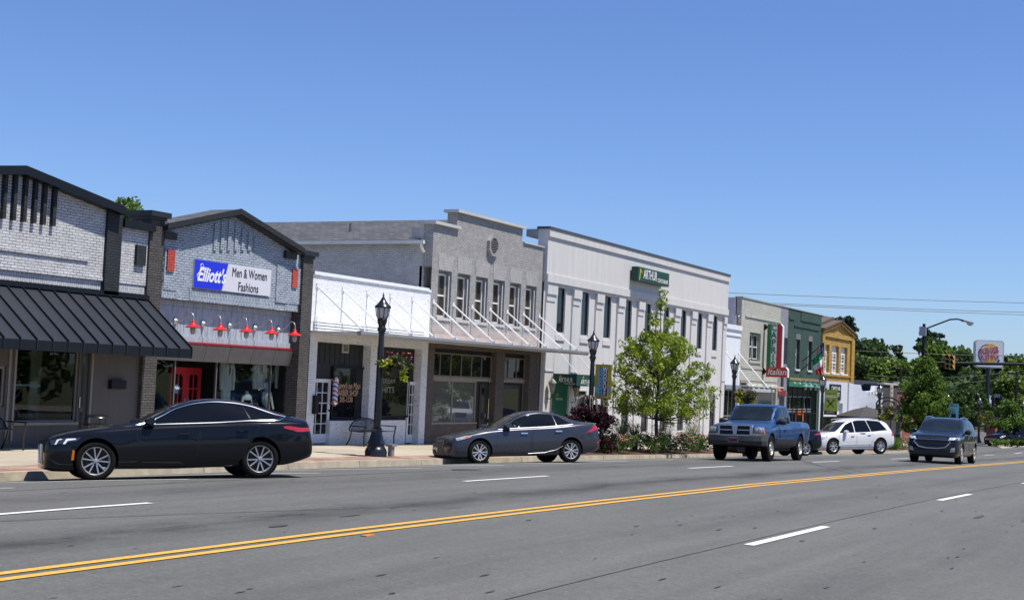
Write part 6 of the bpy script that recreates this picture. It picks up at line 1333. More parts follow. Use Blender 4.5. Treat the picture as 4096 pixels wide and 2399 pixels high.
# hanging baskets
def basket(i, dx, zoff, label, cols, sc=1.0, seed=1, hang=.35):
    x, y, _ = LP[i]; zb = (tops.get(i, 4.39))-4.35; c_ = Vector((x+dx, y, zb+zoff)); rg = random.Random(seed)
    t = Th('flower_basket', tuple(c_), label, 'flower basket', 'hanging flower baskets on the lamp posts')
    mb = MB(); mb.lathe(tuple(c_), [(.13*sc,-.26*sc),(.22*sc,-.12*sc),(.26*sc,0),(.24*sc,0)], 14); mb.tube([(x,y,c_.z-.18),(x+dx*.5,y,c_.z-.24),(x+dx,y,c_.z-.24)], .018, 6); t.part(mb, 'basket', mat('coir_dark',(.035,.03,.025),.9))
    B = [(rg.uniform(-.38,.38)*sc, rg.uniform(-.38,.38)*sc, rg.uniform(-.05,.3)*sc, .12*sc) for k in range(22)]
    o = bpy.data.objects.new('foliage', leaf_mesh('foliage', crown_points(B, 26, seed)+np.array(tuple(c_))-np.array(t.loc), .07, [RG, leafmat('basket_dark',(.05,.02,.03),(.06,.05,.03),4)], seed=seed)); COL.objects.link(o); o.parent = t.o
    B = [(rg.uniform(-.35,.1)*sc, -.15*sc+rg.uniform(-.2,.2), rg.uniform(-.2,.18)*sc, .12*sc) for k in range(9)]+[(.3*sc,-.1,-.25*sc,.10*sc),(.3*sc,-.1,-.1*sc,.10*sc)]
    o = bpy.data.objects.new('trailing_foliage', leaf_mesh('trailing_foliage', crown_points(B, 22, seed+1), .10, [leafmat('lime_leaf',(.30,.36,.03),(.42,.46,.05),4)], seed=seed+1)); COL.objects.link(o); o.parent = t.o
    mb = MB(); 
    for k in range(34):
        a = rg.uniform(0,6.28); q = rg.uniform(.1,.45)*sc; p = c_+Vector((q*math.cos(a),q*math.sin(a),rg.uniform(.0,.42)*sc)); s = rg.uniform(.02,.04)*sc**.5; m = rg.randrange(len(cols))
        for j in range(4):
            b_ = j*math.pi/2; d = Vector((math.cos(b_),math.sin(b_),.3))*s; e = Vector((-math.sin(b_),math.cos(b_),.2))*s*.8; mb.add([p,p+d+e,p+d*1.5,p+d-e],[(0,1,2,3)],m)
    t.part(mb, 'blossoms', cols)
P_ = lambda n,c: mat(n,c,.6,var=.1)
basket(0,.52,2.34,'hanging flower basket with lime leaves and pink and yellow flowers on the nearest lamp post',[P_('flower_pink',(.55,.06,.30)),P_('flower_yellow',(.7,.45,.03)),P_('flower_red',(.45,.02,.02)),P_('flower_pale',(.6,.3,.4))],1.0,41)
basket(2,.60,2.42,'hanging flower basket with white flowers above the blue truck',[P_('flower_white',(.75,.75,.72)),P_('flower_white',(.75,.75,.72)),P_('flower_red',(.45,.02,.02))],1.1,42)
basket(4,.60,2.35,'hanging flower basket with magenta flowers by the dark arch',[P_('flower_pink',(.55,.06,.30)),P_('flower_yellow',(.7,.45,.03)),P_('flower_magenta',(.45,.02,.22))],1.5,43)
basket(6,.60,2.35,'distant hanging basket of bright pink flowers near the hamburger sign',[P_('flower_pink2',(.65,.05,.35)),P_('flower_pink2',(.65,.05,.35)),P_('flower_yellow',(.7,.45,.03))],1.7,44)

# background: hillside and trees
def blobtree(name, seed, w_, h_, mats, leaf, per, K=46, br=.9):
    bl = env_blobs(h_*.22, h_, lambda t: w_*math.sqrt(max(.03,1-((t-.38)/.66)**2)), K, br, seed, core=.45); return bl
kinds = [('round',[F1,F1,F2],3.6,11,.42,95),('dark',[F2,F2,F1],3.2,13,.40,100),('light',[F3,F1,F3],3.0,9,.40,90)]
protos = []
def far_tree(k, loc, sc, label, seed):
    nm, ms, w_, h_, lf, per = kinds[k]
    if len(protos) <= k:
        bl = blobtree(nm, 60+k, w_, h_, ms, lf, per, K=60, br=1.0); t = tree('background_tree', (0,0,0), label, 'tree', .22, bl, per, lf, ms, seed=60+k, limbs=16, group='trees beyond the shops', flat=.9); protos.append(t.o); o = t.o
    else: o = copy_tree(protos[k], label=label, group='trees beyond the shops')
    o.location = loc; o.scale = (sc*random.uniform(.9,1.15), sc*random.uniform(.9,1.15), sc); o.rotation_euler = (0,0,random.uniform(0,6.28)); return o
# (crop, x, y of top, distance, kind)
adj = ['lowest','second','third','fourth','fifth','sixth','seventh','eighth','ninth','tenth']
FT = [('k',600,250,190,0),('k',700,235,195,0),('k',800,265,200,1),('k',650,400,170,2),('k',560,420,165,0),('k',760,440,175,1),('k',850,430,180,2),('k',940,410,190,1),
      ('l',60,470,178,2),('l',130,300,215,1),('l',200,330,205,1),('l',300,270,225,1),('l',400,300,215,0),('l',460,350,200,2),('l',560,370,205,2),('l',620,400,195,0),('l',690,400,210,1),('l',1010,395,215,1),('l',1090,390,220,1),('l',1151,385,210,1),('l',1040,610,175,2),('l',1130,600,180,2),('l',950,640,190,2),
      ('l',560,640,180,1),('l',720,620,190,0),('l',380,600,190,1),('l',640,730,150,0),('l',560,745,146,0),('l',740,740,154,0),('l',160,660,165,2),('l',110,680,160,2),('l',0,480,185,1),('l',840,560,215,1),('l',900,500,230,1),('l',1230,420,200,1),('k',520,330,200,1),('k',1000,290,225,1),('k',900,480,178,0),('l',860,430,235,1),('l',960,420,228,1),('l',1050,440,205,0),('l',760,450,225,0),('l',1140,470,198,2),('l',520,470,212,0)]
FT.sort(key=lambda f: f[3])
for i, (c, x, y, Z, k) in enumerate(FT):
    p = D(c,x,y,Z); sc = (p.z+1.6)/(kinds[k][3]+1.2)
    X4 = pix(c,x,y)[0]; rank = sum(1 for f in FT if f[4] == k and pix(f[0],f[1],f[2])[0] < X4); ordn = ['leftmost','second','third','fourth','fifth','sixth','seventh','eighth','ninth','tenth','eleventh','twelfth','thirteenth','fourteenth','fifteenth','sixteenth','seventeenth','eighteenth','nineteenth','twentieth','twenty-first','twenty-second'][rank]
    side = 'behind the mustard building' if X4 < 3480 else ('left of the signal pole' if X4 < 3690 else ('around the signal pole arm' if X4 < 3890 else ('behind the hamburger sign' if X4 < 4010 else 'right of the hamburger sign')))
    far_tree(k, (p.x,p.y,-1.6), sc, ordn+' of the '+('broad green','dark green','pale green')[k]+' background trees from the left, '+side, i)
# tall pines
def pine(c, x, y, Z, label, seed):
    p = D(c,x,y,Z); h_ = p.z+1.6; rg = random.Random(seed); bl = []
    for k in range(26):
        t = rg.uniform(.66,1); q = (1.05-t)*h_*.36*rg.uniform(.4,1.1)+.3; a = rg.uniform(0,6.28); bl.append((q*math.cos(a),q*math.sin(a),h_*t,.75))
    tree('pine_tree', (p.x,p.y,-1.6), label, 'tree', .2, bl, 120, .26, [PN1], seed=seed, limbs=26, group='tall pines in the distance', flat=.55)
pine('k',440,58,175,'tall pine rising above the mustard gabled building',71); pine('k',235,65,180,'pine top just left of the mustard gable',72); pine('k',950,330,240,'distant rounded pine in the gap of the treeline',73); pine('l',330,262,230,'tall pine crown behind the signal pole',74); pine('l',420,285,228,'pine crown right of the signal pole',75)
# low forest mass under and behind the trees
C = []
rg = np.random.default_rng(8)
for k in range(420):
    y = rg.uniform(190,330); a = rg.uniform(-.62,.25); x = y*math.tan(a)*1.0; C.append((x,y,rg.uniform(-1,5.5+(y-190)*.03),2.6))
pts = crown_points(C, 90, 8, flat=.8); me = leaf_mesh('woods', pts, .75, [F2,F2,F1], seed=8); o = bpy.data.objects.new('woods', me); COL.objects.link(o); tag(o, 'dense green woodland behind the street trees at the far end', 'woods', kind='stuff')
# ================================================================== FAR RIGHT SIDE: building, hedge, brick pier, gate
t = Th('store_building', tuple(D('m',1100,980,185)), 'low beige building with grey-blue metal roof at the far right', 'building')
a = D('m',870,900,185); b = D('m',1500,900,185); z1 = a.z
mb = MB(); mb.box(a.x-0,b.x+4,a.y,a.y+12,-1.6,z1); t.part(mb, 'wall', mat('beige_wall',(.30,.27,.24),.8)); z2 = D('m',870,780,185).z
mb = MB(); mb.hexa([(a.x-1,a.y-.8,z1),(b.x+4,a.y-.8,z1),(b.x+4,a.y+6,z2+.6),(a.x-1,a.y+6,z2+.6),(a.x-1,a.y-.8,z1+.15),(b.x+4,a.y-.8,z1+.15),(b.x+4,a.y+6,z2+.8),(a.x-1,a.y+6,z2+.8)]); t.part(mb, 'roof', mat('blue_metal_roof',(.22,.27,.32),.5))
p = D('m',800,760,190); q_ = D('m',890,680,190); sh = Th('shed', tuple(p), 'small white roof unit behind the hamburger sign pole', 'shed'); mb = MB(); mb.box(D('m',715,760,190).x,q_.x,p.y,p.y+3,D('m',715,760,190).z,D('m',715,700,190).z); sh.part(mb,'wall',mat('white_shed',(.5,.52,.53),.6)); mb = MB(); x0,x1,z=D('m',715,760,190).x,q_.x,D('m',715,700,190).z; mb.prism([(p.y-.3,z),(p.y+3.3,z),(p.y+1.5,z+.8)],x0-.2,x1+.2); sh.part(mb,'roof',mat('white_shed',(.5,.52,.53),.6))
RBm = MATS['red_brick']
a, b = D('m',790,1100,128), D('m',912,1100,128); t = Th('brick_pier', tuple((a+b)/2), 'square red brick gate pier left of the parked black minivan', 'pier'); mb = MB(); mb.box(a.x,b.x,a.y,a.y+1.2,-1.5,a.z); t.part(mb,'brickwork',RBm); mb = MB(); mb.box(a.x-.08,b.x+.08,a.y-.08,a.y+1.28,a.z,a.z+.12); t.part(mb,'cap',mat('grey_cap',(.2,.2,.2),.8))
a, b = D('m',840,1100,131), D('m',975,1100,131); arch_gate(a.x+.2,b.x,a.y,-1.4,D('m',920,775,131).z,'black metal arch with lettering beyond the brick gate pier','CAFE')
a, b = D('m',905,1170,134), D('m',1280,1170,134); mb = MB(); mb.box(a.x,b.x,a.y,a.y+.4,-1.5,a.z); tag(mb.build('garden_wall',RBm),'low red brick wall behind the parked black minivan','wall')
for k, (x0, x1, y0, y1) in enumerate(((1085,1195,1330,1395),(1200,1300,1315,1395))):
    a, b = D('m',x0,y1,112), D('m',x1,y0,112); c_ = ((a.x+b.x)/2, a.y, a.z); r_ = (b.x-a.x)/2
    me = leaf_mesh('hedge', crown_points([(0,0,.3+.0,r_)]*3, 900, 80+k, flat=.75), .06, [RG,BG_], seed=80+k); o = bpy.data.objects.new('round_hedge', me); COL.objects.link(o); o.location = (c_[0],c_[1],SW(c_[1])+.1); tag(o, ('left','right')[k]+' clipped round green hedge by the far kerb', 'hedge', 'clipped hedges at the far right')
a = D('m',850,1380,113); me = leaf_mesh('hedge', crown_points([(x_*.35-.9,0,.3,.4) for x_ in range(6)], 160, 84, flat=.8), .08, [BG_], seed=84); o = bpy.data.objects.new('low_shrub', me); COL.objects.link(o); o.location = (a.x+1.2,a.y,SW(a.y)); tag(o,'low bright green shrub in front of the minivan bumper','shrub')
mb = MB(); 
for (yy0,yy1) in ((117.8,121.0),): mb.box(-17.5,2,127,128.0,G(-12,127)-.1,G(-12,127)+.12)
mb.v = []; mb.f = []; mb.m = []; mb.smooth = []
a = D('m',990,1400,108)
mb.hexa([(a.x,a.y,-1.5),(a.x+14,a.y-.5,-1.5),(a.x+14,a.y+9,-1.5),(a.x-2,a.y+9,-1.5),(a.x,a.y,SW(a.y)+.02),(a.x+14,a.y-.5,SW(a.y)+.02),(a.x+14,a.y+9,SW(a.y)+.02),(a.x-2,a.y+9,SW(a.y)+.02)]); tag(mb.build('far_pavement', M_conc), kind='structure')
# bench + planters near minivan skipped; utility pole and wires
def wire(pts, r_, label, sag=.6):
    a, b = pts; n = 14; mb = MB(); mb.tube([(a[0]+(b[0]-a[0])*k/n, a[1]+(b[1]-a[1])*k/n, a[2]+(b[2]-a[2])*k/n-sag*4*(k/n)*(1-k/n)) for k in range(n+1)], r_, 5); tag(mb.build('power_line', mat('wire_black',(.03,.03,.03),.6)), label, 'power line', 'overhead power lines')
wire((D('h',1700,735,120), D('l',1500,32,120)), .022, 'topmost overhead wire crossing above the shops', .1)
wire((D('h',1700,820,118), D('l',1500,112,118)), .022, 'second overhead wire from the top', .1)
wire((D('h',1700,830,121), D('l',1500,135,121)), .022, 'third overhead wire from the top', .1)
wire((D('k',300,360,150), D('l',1500,470,150)), .03, 'pale overhead wire passing across the hamburger sign', .2)
wire((D('k',450,590,165), D('l',1400,545,165)), .025, 'upper thin wire sagging in front of the dark trees', 1.0)
wire((D('k',450,620,165), D('l',1400,590,165)), .025, 'lower thin wire sagging in front of the dark trees', 1.2)
for c, x, y, Z, lb in (('k',992,545,160,'dark utility pole with a crossarm left of the signal pole'),('m',1180,470,170,'slim dark utility pole right of the hamburger sign')):
    p = D(c,x,y,Z); up_ = Th('utility_pole', (p.x,p.y,-1.6), lb, 'utility pole'); mb = MB(); mb.tube([(p.x,p.y,-1.6),(p.x,p.y,p.z)], [.2,.14], 8); up_.part(mb, 'pole', mat('creosote_wood',(.03,.025,.022),.9)); mb = MB(); mb.box(p.x-1.1,p.x+1.1,p.y-.06,p.y+.06,p.z-.3,p.z-.15); up_.part(mb, 'crossarm', mat('creosote_wood',(.03,.025,.022),.9))
# trees across the street, behind the camera: they fill the window reflections
C = []
for k in range(90): C.append((rg.uniform(17,26), rg.uniform(-30,240), rg.uniform(1,8), 2.6))
me = leaf_mesh('roadside_trees', crown_points(C, 60, 18, flat=.8), .8, [F2,F1], seed=18); o = bpy.data.objects.new('roadside_trees', me); COL.objects.link(o); tag(o, 'line of green trees along the near side of the street', 'trees', kind='stuff')

# ================================================================== VEHICLES
def mono(xs, ys, x):      # monotone cubic interpolation
    n = len(xs)
    if x <= xs[0]: return ys[0]
    if x >= xs[-1]: return ys[-1]
    d = [(ys[i+1]-ys[i])/(xs[i+1]-xs[i]) for i in range(n-1)]
    m = [d[0]]+[0 if d[i-1]*d[i] <= 0 else 2*d[i-1]*d[i]/(d[i-1]+d[i]) for i in range(1,n-1)]+[d[-1]]
    i = max(k for k in range(n-1) if xs[k] <= x); h = xs[i+1]-xs[i]; t = (x-xs[i])/h
    return (2*t**3-3*t**2+1)*ys[i]+(t**3-2*t**2+t)*h*m[i]+(-2*t**3+3*t**2)*ys[i+1]+(t**3-t**2)*h*m[i+1]
def carpaint(name, col, metal=.0, rough=.35, flake=.0):
    m, t, b = nodes_of(name); setp(b, rough, metal, .05, coat=.55, coat_rough=.02); b.inputs['Base Color'].default_value = tuple(col)+(1,)
    tc = t.nodes.new('ShaderNodeTexCoord'); n = t.nodes.new('ShaderNodeTexNoise'); n.inputs['Scale'].default_value = 2.5; n.inputs['Detail'].default_value = 6; t.links.new(tc.outputs['Object'], n.inputs['Vector'])
    r = t.nodes.new('ShaderNodeMapRange'); r.inputs['To Min'].default_value = rough*.85; r.inputs['To Max'].default_value = rough*1.2; t.links.new(n.outputs[0], r.inputs[0]); t.links.new(r.outputs[0], b.inputs['Roughness'])
    return m
M_cg = mat('car_glass', (.004,.005,.006), .02, spec=.35, var=0)
M_cgl = mat('car_glass_clear', (.012,.016,.018), .02, spec=.6, var=.4, scale=2)
M_rub = mat('tyre_rubber', (.007,.007,.007), .8, spec=.15, var=.2, scale=20); M_pl = mat('car_black_plastic', (.018,.018,.019), .5, var=.15); M_seam = mat('shut_line', (.002,.002,.002), .8, var=0)
M_chr = mat('chrome', (.7,.7,.72), .15, 1, var=0); M_alu = mat('alloy', (.50,.50,.50), .38, .55, var=.05); M_sat = mat('satin_trim', (.35,.35,.37), .45, .8, var=.05); M_dalu = mat('dark_alloy', (.05,.05,.055), .35, .7, var=.05)
M_hl = mat('headlamp_lens', (.35,.37,.40), .06, spec=.9, var=.3, scale=12, coat=.6); M_dl = mat('drl_white', (.8,.82,.85), .2, var=0); M_tl = mat('tail_lamp_red', (.42,.01,.015), .1, spec=.8, var=.1, coat=.8); M_am = mat('amber_marker', (.65,.16,.01), .2, var=0); M_arch = mat('wheel_well', (.004,.004,.004), .95, var=0)
class Car:
    def __init__(s, P, label, paint, name='parked_car', cat='car', group=None):
        s.P = P; s.paint = paint; s.root = empty(name, (0,0,0), label, cat, group); s.build_body()
    def sec(s, x):
        P = s.P; zt = mono(*P['top'], x); zb = mono(*P['belt'], x); w_ = mono(*P['wid'], x); z0 = mono(*P['bot'], x)
        g = min(1, max(0, (zt-zb-.06)/.30)); hw = P.get('hw', .80); rw = P['rw']*min(1, w_/(P['W']*.5)+.02)
        e = hw*w_*(1-g)+min(rw, w_*.93)*g; gh = max(zt-zb, .02); ez = zb+gh*(.50*(1-g)+g*(1-min(.8,P.get('rd',.075)/gh)))
        H_ = zb-z0; ti = P.get('tuck', .06)
        L = [(0,z0),(w_*.72,z0),(w_-ti-.05,z0+.012),(w_-ti,z0+.05),(w_-ti*.35,z0+H_*.22),(w_-.006,z0+H_*.45),(w_,z0+H_*.62),(w_-.008,z0+H_*.80),(w_-.03,zb-.035),(w_-.055,zb-.004)]
        gb = (w_-.085, zb+.018); L.append(gb)
        for k in (1,2,3,4): f_ = k/4; L.append((gb[0]+(e-gb[0])*f_+.018*math.sin(math.pi*f_)*g, gb[1]+(ez-gb[1])*f_))
        for a in (20,42,65,90)[:4]:
            L.append((e*math.cos(R(a))**.8 if a < 90 else 0, ez+(zt-ez)*math.sin(R(a))))
        return L
    def build_body(s):
        P = s.P; L = P['L']; st = sorted(set([round(v,4) for v in list(np.linspace(0,L,64))+P.get('extra',[])+[.03,.07,.12,L-.03,L-.07,L-.12]])); bm = bmesh.new(); rows = []
        for x in st:
            q = s.sec(x); ring = [(L/2-x, y, z) for y,z in q]+[(L/2-x, -y, z) for y,z in reversed(q[1:-1])]; rows.append([bm.verts.new(v) for v in ring])
        n = len(rows[0])
        for a, b in zip(rows, rows[1:]):
            for k in range(n): bm.faces.new((a[k],a[(k+1)%n],b[(k+1)%n],b[k]))
        def cap(row, flip):
            half = len(row)//2     # strip across left-right pairs
            m = n; l = [row[i] for i in range(0, m//2+1)]; r_ = [row[0]]+[row[m-i] for i in range(1, m//2)]+[row[m//2]]
            for i in range(m//2):
                q = []
                for v in ((l[i],l[i+1],r_[i+1],r_[i]) if not flip else (r_[i],r_[i+1],l[i+1],l[i])):
                    if v not in q: q.append(v)
                if len(q) >= 3: bm.faces.new(q)
        cap(rows[0], False); cap(rows[-1], True)
        bmesh.ops.recalc_face_normals(bm, faces=bm.faces); s.bvh = BVHTree.FromBMesh(bm)
        me = bpy.data.meshes.new('body'); bm.to_mesh(me); bm.free(); o = bpy.data.objects.new('body', me); COL.objects.link(o)
        cutters = []
        def cut(mb):
            c = mb.build('cut', M_seam); m = o.modifiers.new('b','BOOLEAN'); m.operation = 'DIFFERENCE'; m.solver = 'EXACT'; m.object = c; cutters.append(c)
        for x in P['wheels']:
            for sg in (1,-1):
                W2 = P['W']/2; mb = MB(); Mx = Matrix.Rotation(R(-90*sg),3,'X'); mb.lathe((L/2-x, sg*(W2-P.get('archd',.34)), P['R']+.01), [(P['Ra'],0),(P['Ra'],.6)], 40, M=Mx); cut(mb)
        if 'bed' in P:
            x0,x1,yw,zf = P['bed']; cut(MB().box(L/2-x1,L/2-x0,-yw,yw,zf,3))
        for (x0,x1,yw,z0,z1) in P.get('cutbox', []): cut(MB().box(L/2-x1,L/2-x0,-yw,yw,z0,z1))
        dg = bpy.context.evaluated_depsgraph_get(); dg.update(); nm = bpy.data.meshes.new_from_object(o.evaluated_get(dg)); o.modifiers.clear(); o.data = nm
        for c in cutters: bpy.data.objects.remove(c)
        nm.materials.clear(); nm.materials.append(s.paint); nm.materials.append(M_arch); nm.materials.append(M_pl)
        for p in nm.polygons:
            c = p.center; p.use_smooth = True; p.material_index = 0
            for x in P['wheels']:
                if math.hypot(c.x-(L/2-x), c.z-P['R']-.01) < P['Ra']*1.002 and abs(c.y) < P['W']/2-.02 and c.z > .0 and (abs(c.y) < P['W']/2-.30 or math.hypot(c.x-(L/2-x), c.z-P['R']-.01) > P['Ra']*.97): p.material_index = 1
            if c.z < P.get('cladz', .0) and p.material_index == 0: p.material_index = 2
            if p.normal.z < -.8 and c.z < .4: p.material_index = 1
        nm.set_sharp_from_angle(angle=R(38)); o.parent = s.root; s.body = o
    def fill(s, poly, res):
        n = len(poly); V = [Vector(p) for p in poly]; E = [(i,(i+1)%n) for i in range(n)]
        xs = [p[0] for p in poly]; ys = [p[1] for p in poly]
        def inside(x,y):
            c = False; j = n-1
            for i in range(n):
                if (poly[i][1] > y) != (poly[j][1] > y) and x < (poly[j][0]-poly[i][0])*(y-poly[i][1])/(poly[j][1]-poly[i][1]+1e-12)+poly[i][0]: c = not c
                j = i
            return c
        for x in np.arange(min(xs)+res*.5, max(xs), res):
            for y in np.arange(min(ys)+res*.5, max(ys), res):
                if inside(x,y): V.append(Vector((float(x),float(y))))
        E2 = []; V2 = V[:n]
        r = geometry.delaunay_2d_cdt([Vector((v[0],v[1])) for v in V], E, [], 1, 1e-5); return r[0], r[2]
    def patch(s, poly, name, m, side='L', off=.006, res=.09, parent=None, mb=None, thick=0, label=None, dense=.12):
        # poly in (distance from the nose, z) for sides, (y, z) for front/rear
        Q = []
        for a, b in zip(poly, poly[1:]+poly[:1]):
            k = max(1, int(math.hypot(b[0]-a[0],b[1]-a[1])/dense)); Q += [(a[0]+(b[0]-a[0])*i/k, a[1]+(b[1]-a[1])*i/k) for i in range(k)]
        vs, fs = s.fill(Q, res); L = s.P['L']; out = []; last = None
        for v in vs:
            if side in 'LR': sg = 1 if side == 'L' else -1; o = Vector((L/2-v[0], sg*3, v[1])); d = Vector((0,-sg,0))
            elif side == 'F': o = Vector((L/2+2, v[0], v[1])); d = Vector((-1,0,0))
            elif side == 'B': o = Vector((-L/2-2, v[0], v[1])); d = Vector((1,0,0))
            else: o = Vector((L/2-v[0], v[1], 4)); d = Vector((0,0,-1))
            h = s.bvh.ray_cast(o, d)
            if h[0] is None: out.append(None); continue
            nrm = h[1] if h[1].dot(d) < 0 else -h[1]; out.append(h[0]+nrm*off)
        own = mb is None; mb = mb or MB()
        idx = {}; k = 0; vv = []
        for i, p in enumerate(out):
            if p is not None: idx[i] = k; vv.append(p); k += 1
        F_ = []
        for f in fs:
            if all(i in idx for i in f):
                f = tuple(idx[i] for i in f); a,b,c = (vv[i] for i in f[:3]); nn = (b-a).cross(c-a)
                ref = {'L':Vector((0,1,0)),'R':Vector((0,-1,0)),'F':Vector((1,0,0)),'B':Vector((-1,0,0)),'T':Vector((0,0,1))}[side]
                if max((a-b).length,(b-c).length,(a-c).length) > .6: continue
                F_.append(f if nn.dot(ref) > 0 else f[::-1])
        mb.add(vv, F_, 0, True)
        if own:
            ob = mb.build(name, m, parent or s.root)
            if label: ob['label'] = label
            return ob
        return mb
    def line(s, pts, name, m, r=.008, side='L', off=.004, parent=None, step=.08, mb=None):
        L = s.P['L']; Q = []
        for a, b in zip(pts, pts[1:]):
            k = max(1, int(math.hypot(b[0]-a[0],b[1]-a[1])/step)); Q += [(a[0]+(b[0]-a[0])*i/k, a[1]+(b[1]-a[1])*i/k) for i in range(k)]
        Q.append(pts[-1]); P3 = []
        for v in Q:
            if side in 'LR': sg = 1 if side == 'L' else -1; o = Vector((L/2-v[0], sg*3, v[1])); d = Vector((0,-sg,0))
            else: o = Vector((L/2+2, v[0], v[1])); d = Vector((-1,0,0))
            h = s.bvh.ray_cast(o, d)
            if h[0] is not None: nrm = h[1] if h[1].dot(d) < 0 else -h[1]; P3.append(h[0]+nrm*off)
        own = mb is None; mb = mb or MB()
        if len(P3) > 1: mb.tube(P3, r, 5)
        return mb.build(name, m, parent or s.root) if own else mb
    def win_edges(s, a, b, m_=.02):
        lo, hi = [], []
        for i in range(25):
            x = a+(b-a)*i/24; q = s.sec(x); lo.append((x, q[10][1]+.012)); hi.append((x, q[14][1]-m_))
        return lo, hi
    def windows(s, segs, gm, side, trim=None, top_m=.022):
        for (a0, a1, b0, b1) in segs:      # bottom-front, top-front, bottom-rear, top-rear positions
            n = 12; lo = []; hi = []
            for i in range(n+1):
                x = a0+(b0-a0)*i/n; q = s.sec(x); lo.append((x, q[10][1]+.010))
                x = a1+(b1-a1)*i/n; q = s.sec(x); hi.append((x, max(q[14][1]-top_m, q[10][1]+.02)))
            s.patch(lo+hi[::-1], 'window', gm, side, off=.006, res=.10)
    def door(s, poly, side, handle=None, m=None, hm=None):
        mb = MB(); s.patch(poly, '', None, side, off=.0015, mb=mb); n0 = len(mb.f)
        cx = sum(p[0] for p in poly)/len(poly); cz = sum(p[1] for p in poly)/len(poly)
        def shr(p, d=.009): return (p[0]+(d if p[0] < cx else -d), p[1]+(d if p[1] < cz else -d))
        s.patch([shr(p) for p in poly], '', None, side, off=.0035, mb=mb); mb.m = [1 if i < n0 else 0 for i in range(len(mb.f))]
        o = mb.build('door', [m or s.paint, M_seam], s.root)
        if handle:
            hb = MB(); sg = 1 if side == 'L' else -1; h = s.bvh.ray_cast(Vector((s.P['L']/2-handle[0], sg*3, handle[1])), Vector((0,-sg,0)))
            if h[0] is not None: y = h[0].y; hb.box(s.P['L']/2-handle[0]-.10, s.P['L']/2-handle[0]+.10, y+sg*.004, y+sg*.035, handle[1]-.018, handle[1]+.018); hb.build('handle', hm or s.paint, o)
        return o
    def mirror(s, x, z, m, sz=1.0):
        for sg in (1,-1):
            h = s.bvh.ray_cast(Vector((s.P['L']/2-x, sg*3, z-.02)), Vector((0,-sg,0))); y = h[0].y if h[0] else sg*.8
            mb = MB(); X = s.P['L']/2-x; k = sz
            n = 12; secs = [(0,.6),(.25,.95),(.6,1),(1,.8)]; vs = []
            for t_, r_ in secs: vs += [(X+(.10*k*r_)*math.cos(2*math.pi*i/n)-.02, y+sg*(.03+.20*k*t_), z+(.075*k*r_)*math.sin(2*math.pi*i/n)+.02) for i in range(n)]
            mb.add(vs, [(j*n+i,j*n+(i+1)%n,(j+1)*n+(i+1)%n,(j+1)*n+i) for j in range(3) for i in range(n)]+[tuple(range(n-1,-1,-1)),tuple(3*n+i for i in range(n))], 0, True)
            mb.box(X-.05,X+.04,min(y-sg*.03,y+sg*.06),max(y-sg*.03,y+sg*.06),z-.06,z-.01); o = mb.build('mirror', m, s.root)
    def wheel_set(s, rimr, style, tw=.225, m=None, dm=None, cap=None):
        P = s.P; Rw = P['R']; L = P['L']; m = m or M_alu; first = None
        for x in P['wheels']:
            for sg in (1,-1):
                loc = (L/2-x, sg*(P['W']/2-.035), Rw)
                if first is None:
                    # local: axis y, outer face at y=0 towards +y
                    mb = MB(); Mx = Matrix.Rotation(R(-90),3,'X')
                    mb.lathe((0,-.10,0), [(rimr*.97,-.02),(rimr*.9,.0)], 28, M=Mx); w_ = mb.build('wheel', dm or mat('brake_dark',(.02,.02,.021),.5,.4), s.root)
                    mb = MB(); h_ = Rw-rimr
                    mb.lathe((0,0,0), [(rimr*.98,-tw),(Rw-.02,-tw),(Rw,-tw+.03),(Rw,-.035),(Rw-.012,-.012),(Rw-h_*.5,.004),(rimr+.008,-.006),(rimr*.985,-.02)], 40, M=Mx); mb.f = mb.f[:-2]; mb.m = mb.m[:-2]; mb.smooth = mb.smooth[:-2]
                    mb.build('tyre', M_rub, w_)
                    mb = MB(); mb.lathe((0,0,0), [(rimr*.90,-.10),(rimr*.93,-.02),(rimr*1.0,-.004),(rimr*1.01,-.012)], 40, M=Mx); mb.f = mb.f[:-2]; mb.m = mb.m[:-2]; mb.smooth = mb.smooth[:-2]
                    style(mb, rimr); mb.build('rim', m, w_)
                    mb = MB(); mb.lathe((0,-.03,0), [(rimr*.17,0),(rimr*.16,.016),(rimr*.10,.022)], 14, M=Mx); mb.build('hub', cap or m, w_)
                    first = w_; o = w_
                else: o = copy_tree(first, s.root)
                o.location = loc; o.rotation_euler = (0, random.uniform(0,1.2), 0 if sg > 0 else math.pi)
    def place(s, near, ang, scale=1.0, wi=0, flip=False):      # near: x,y of the left front wheel; ang: degrees turned from -Y towards -X
        P = s.P; r = R(ang); h = Vector((-math.sin(r),-math.cos(r),0)); lf = Vector((-h.y,h.x,0))
        sgn = -1 if flip else 1
        o = Vector((near[0],near[1],0))-h*(P['L']/2-P['wheels'][wi])*scale-lf*sgn*(P['W']/2-.03)*scale
        wb = (P['wheels'][1]-P['wheels'][0])*scale; pf = o+h*(P['L']/2-P['wheels'][0])*scale; pr = pf-h*wb; t2 = (P['W']/2-.15)*scale
        g = lambda p: G(p.x,p.y)
        zf = (g(pf+lf*t2)+g(pf-lf*t2))/2; zr = (g(pr+lf*t2)+g(pr-lf*t2))/2; zL = (g(pf+lf*t2)+g(pr+lf*t2))/2; zR = (g(pf-lf*t2)+g(pr-lf*t2))/2
        s.root.location = (o.x,o.y,(zf+zr)/2+((P['L']/2-(P['wheels'][0]+P['wheels'][1])/2)*-(zf-zr)/wb)*0); s.root.rotation_euler = (math.atan((zL-zR)/(2*t2)), -math.atan((zf-zr)/wb), math.atan2(h.y,h.x)); s.root.scale = (scale,)*3
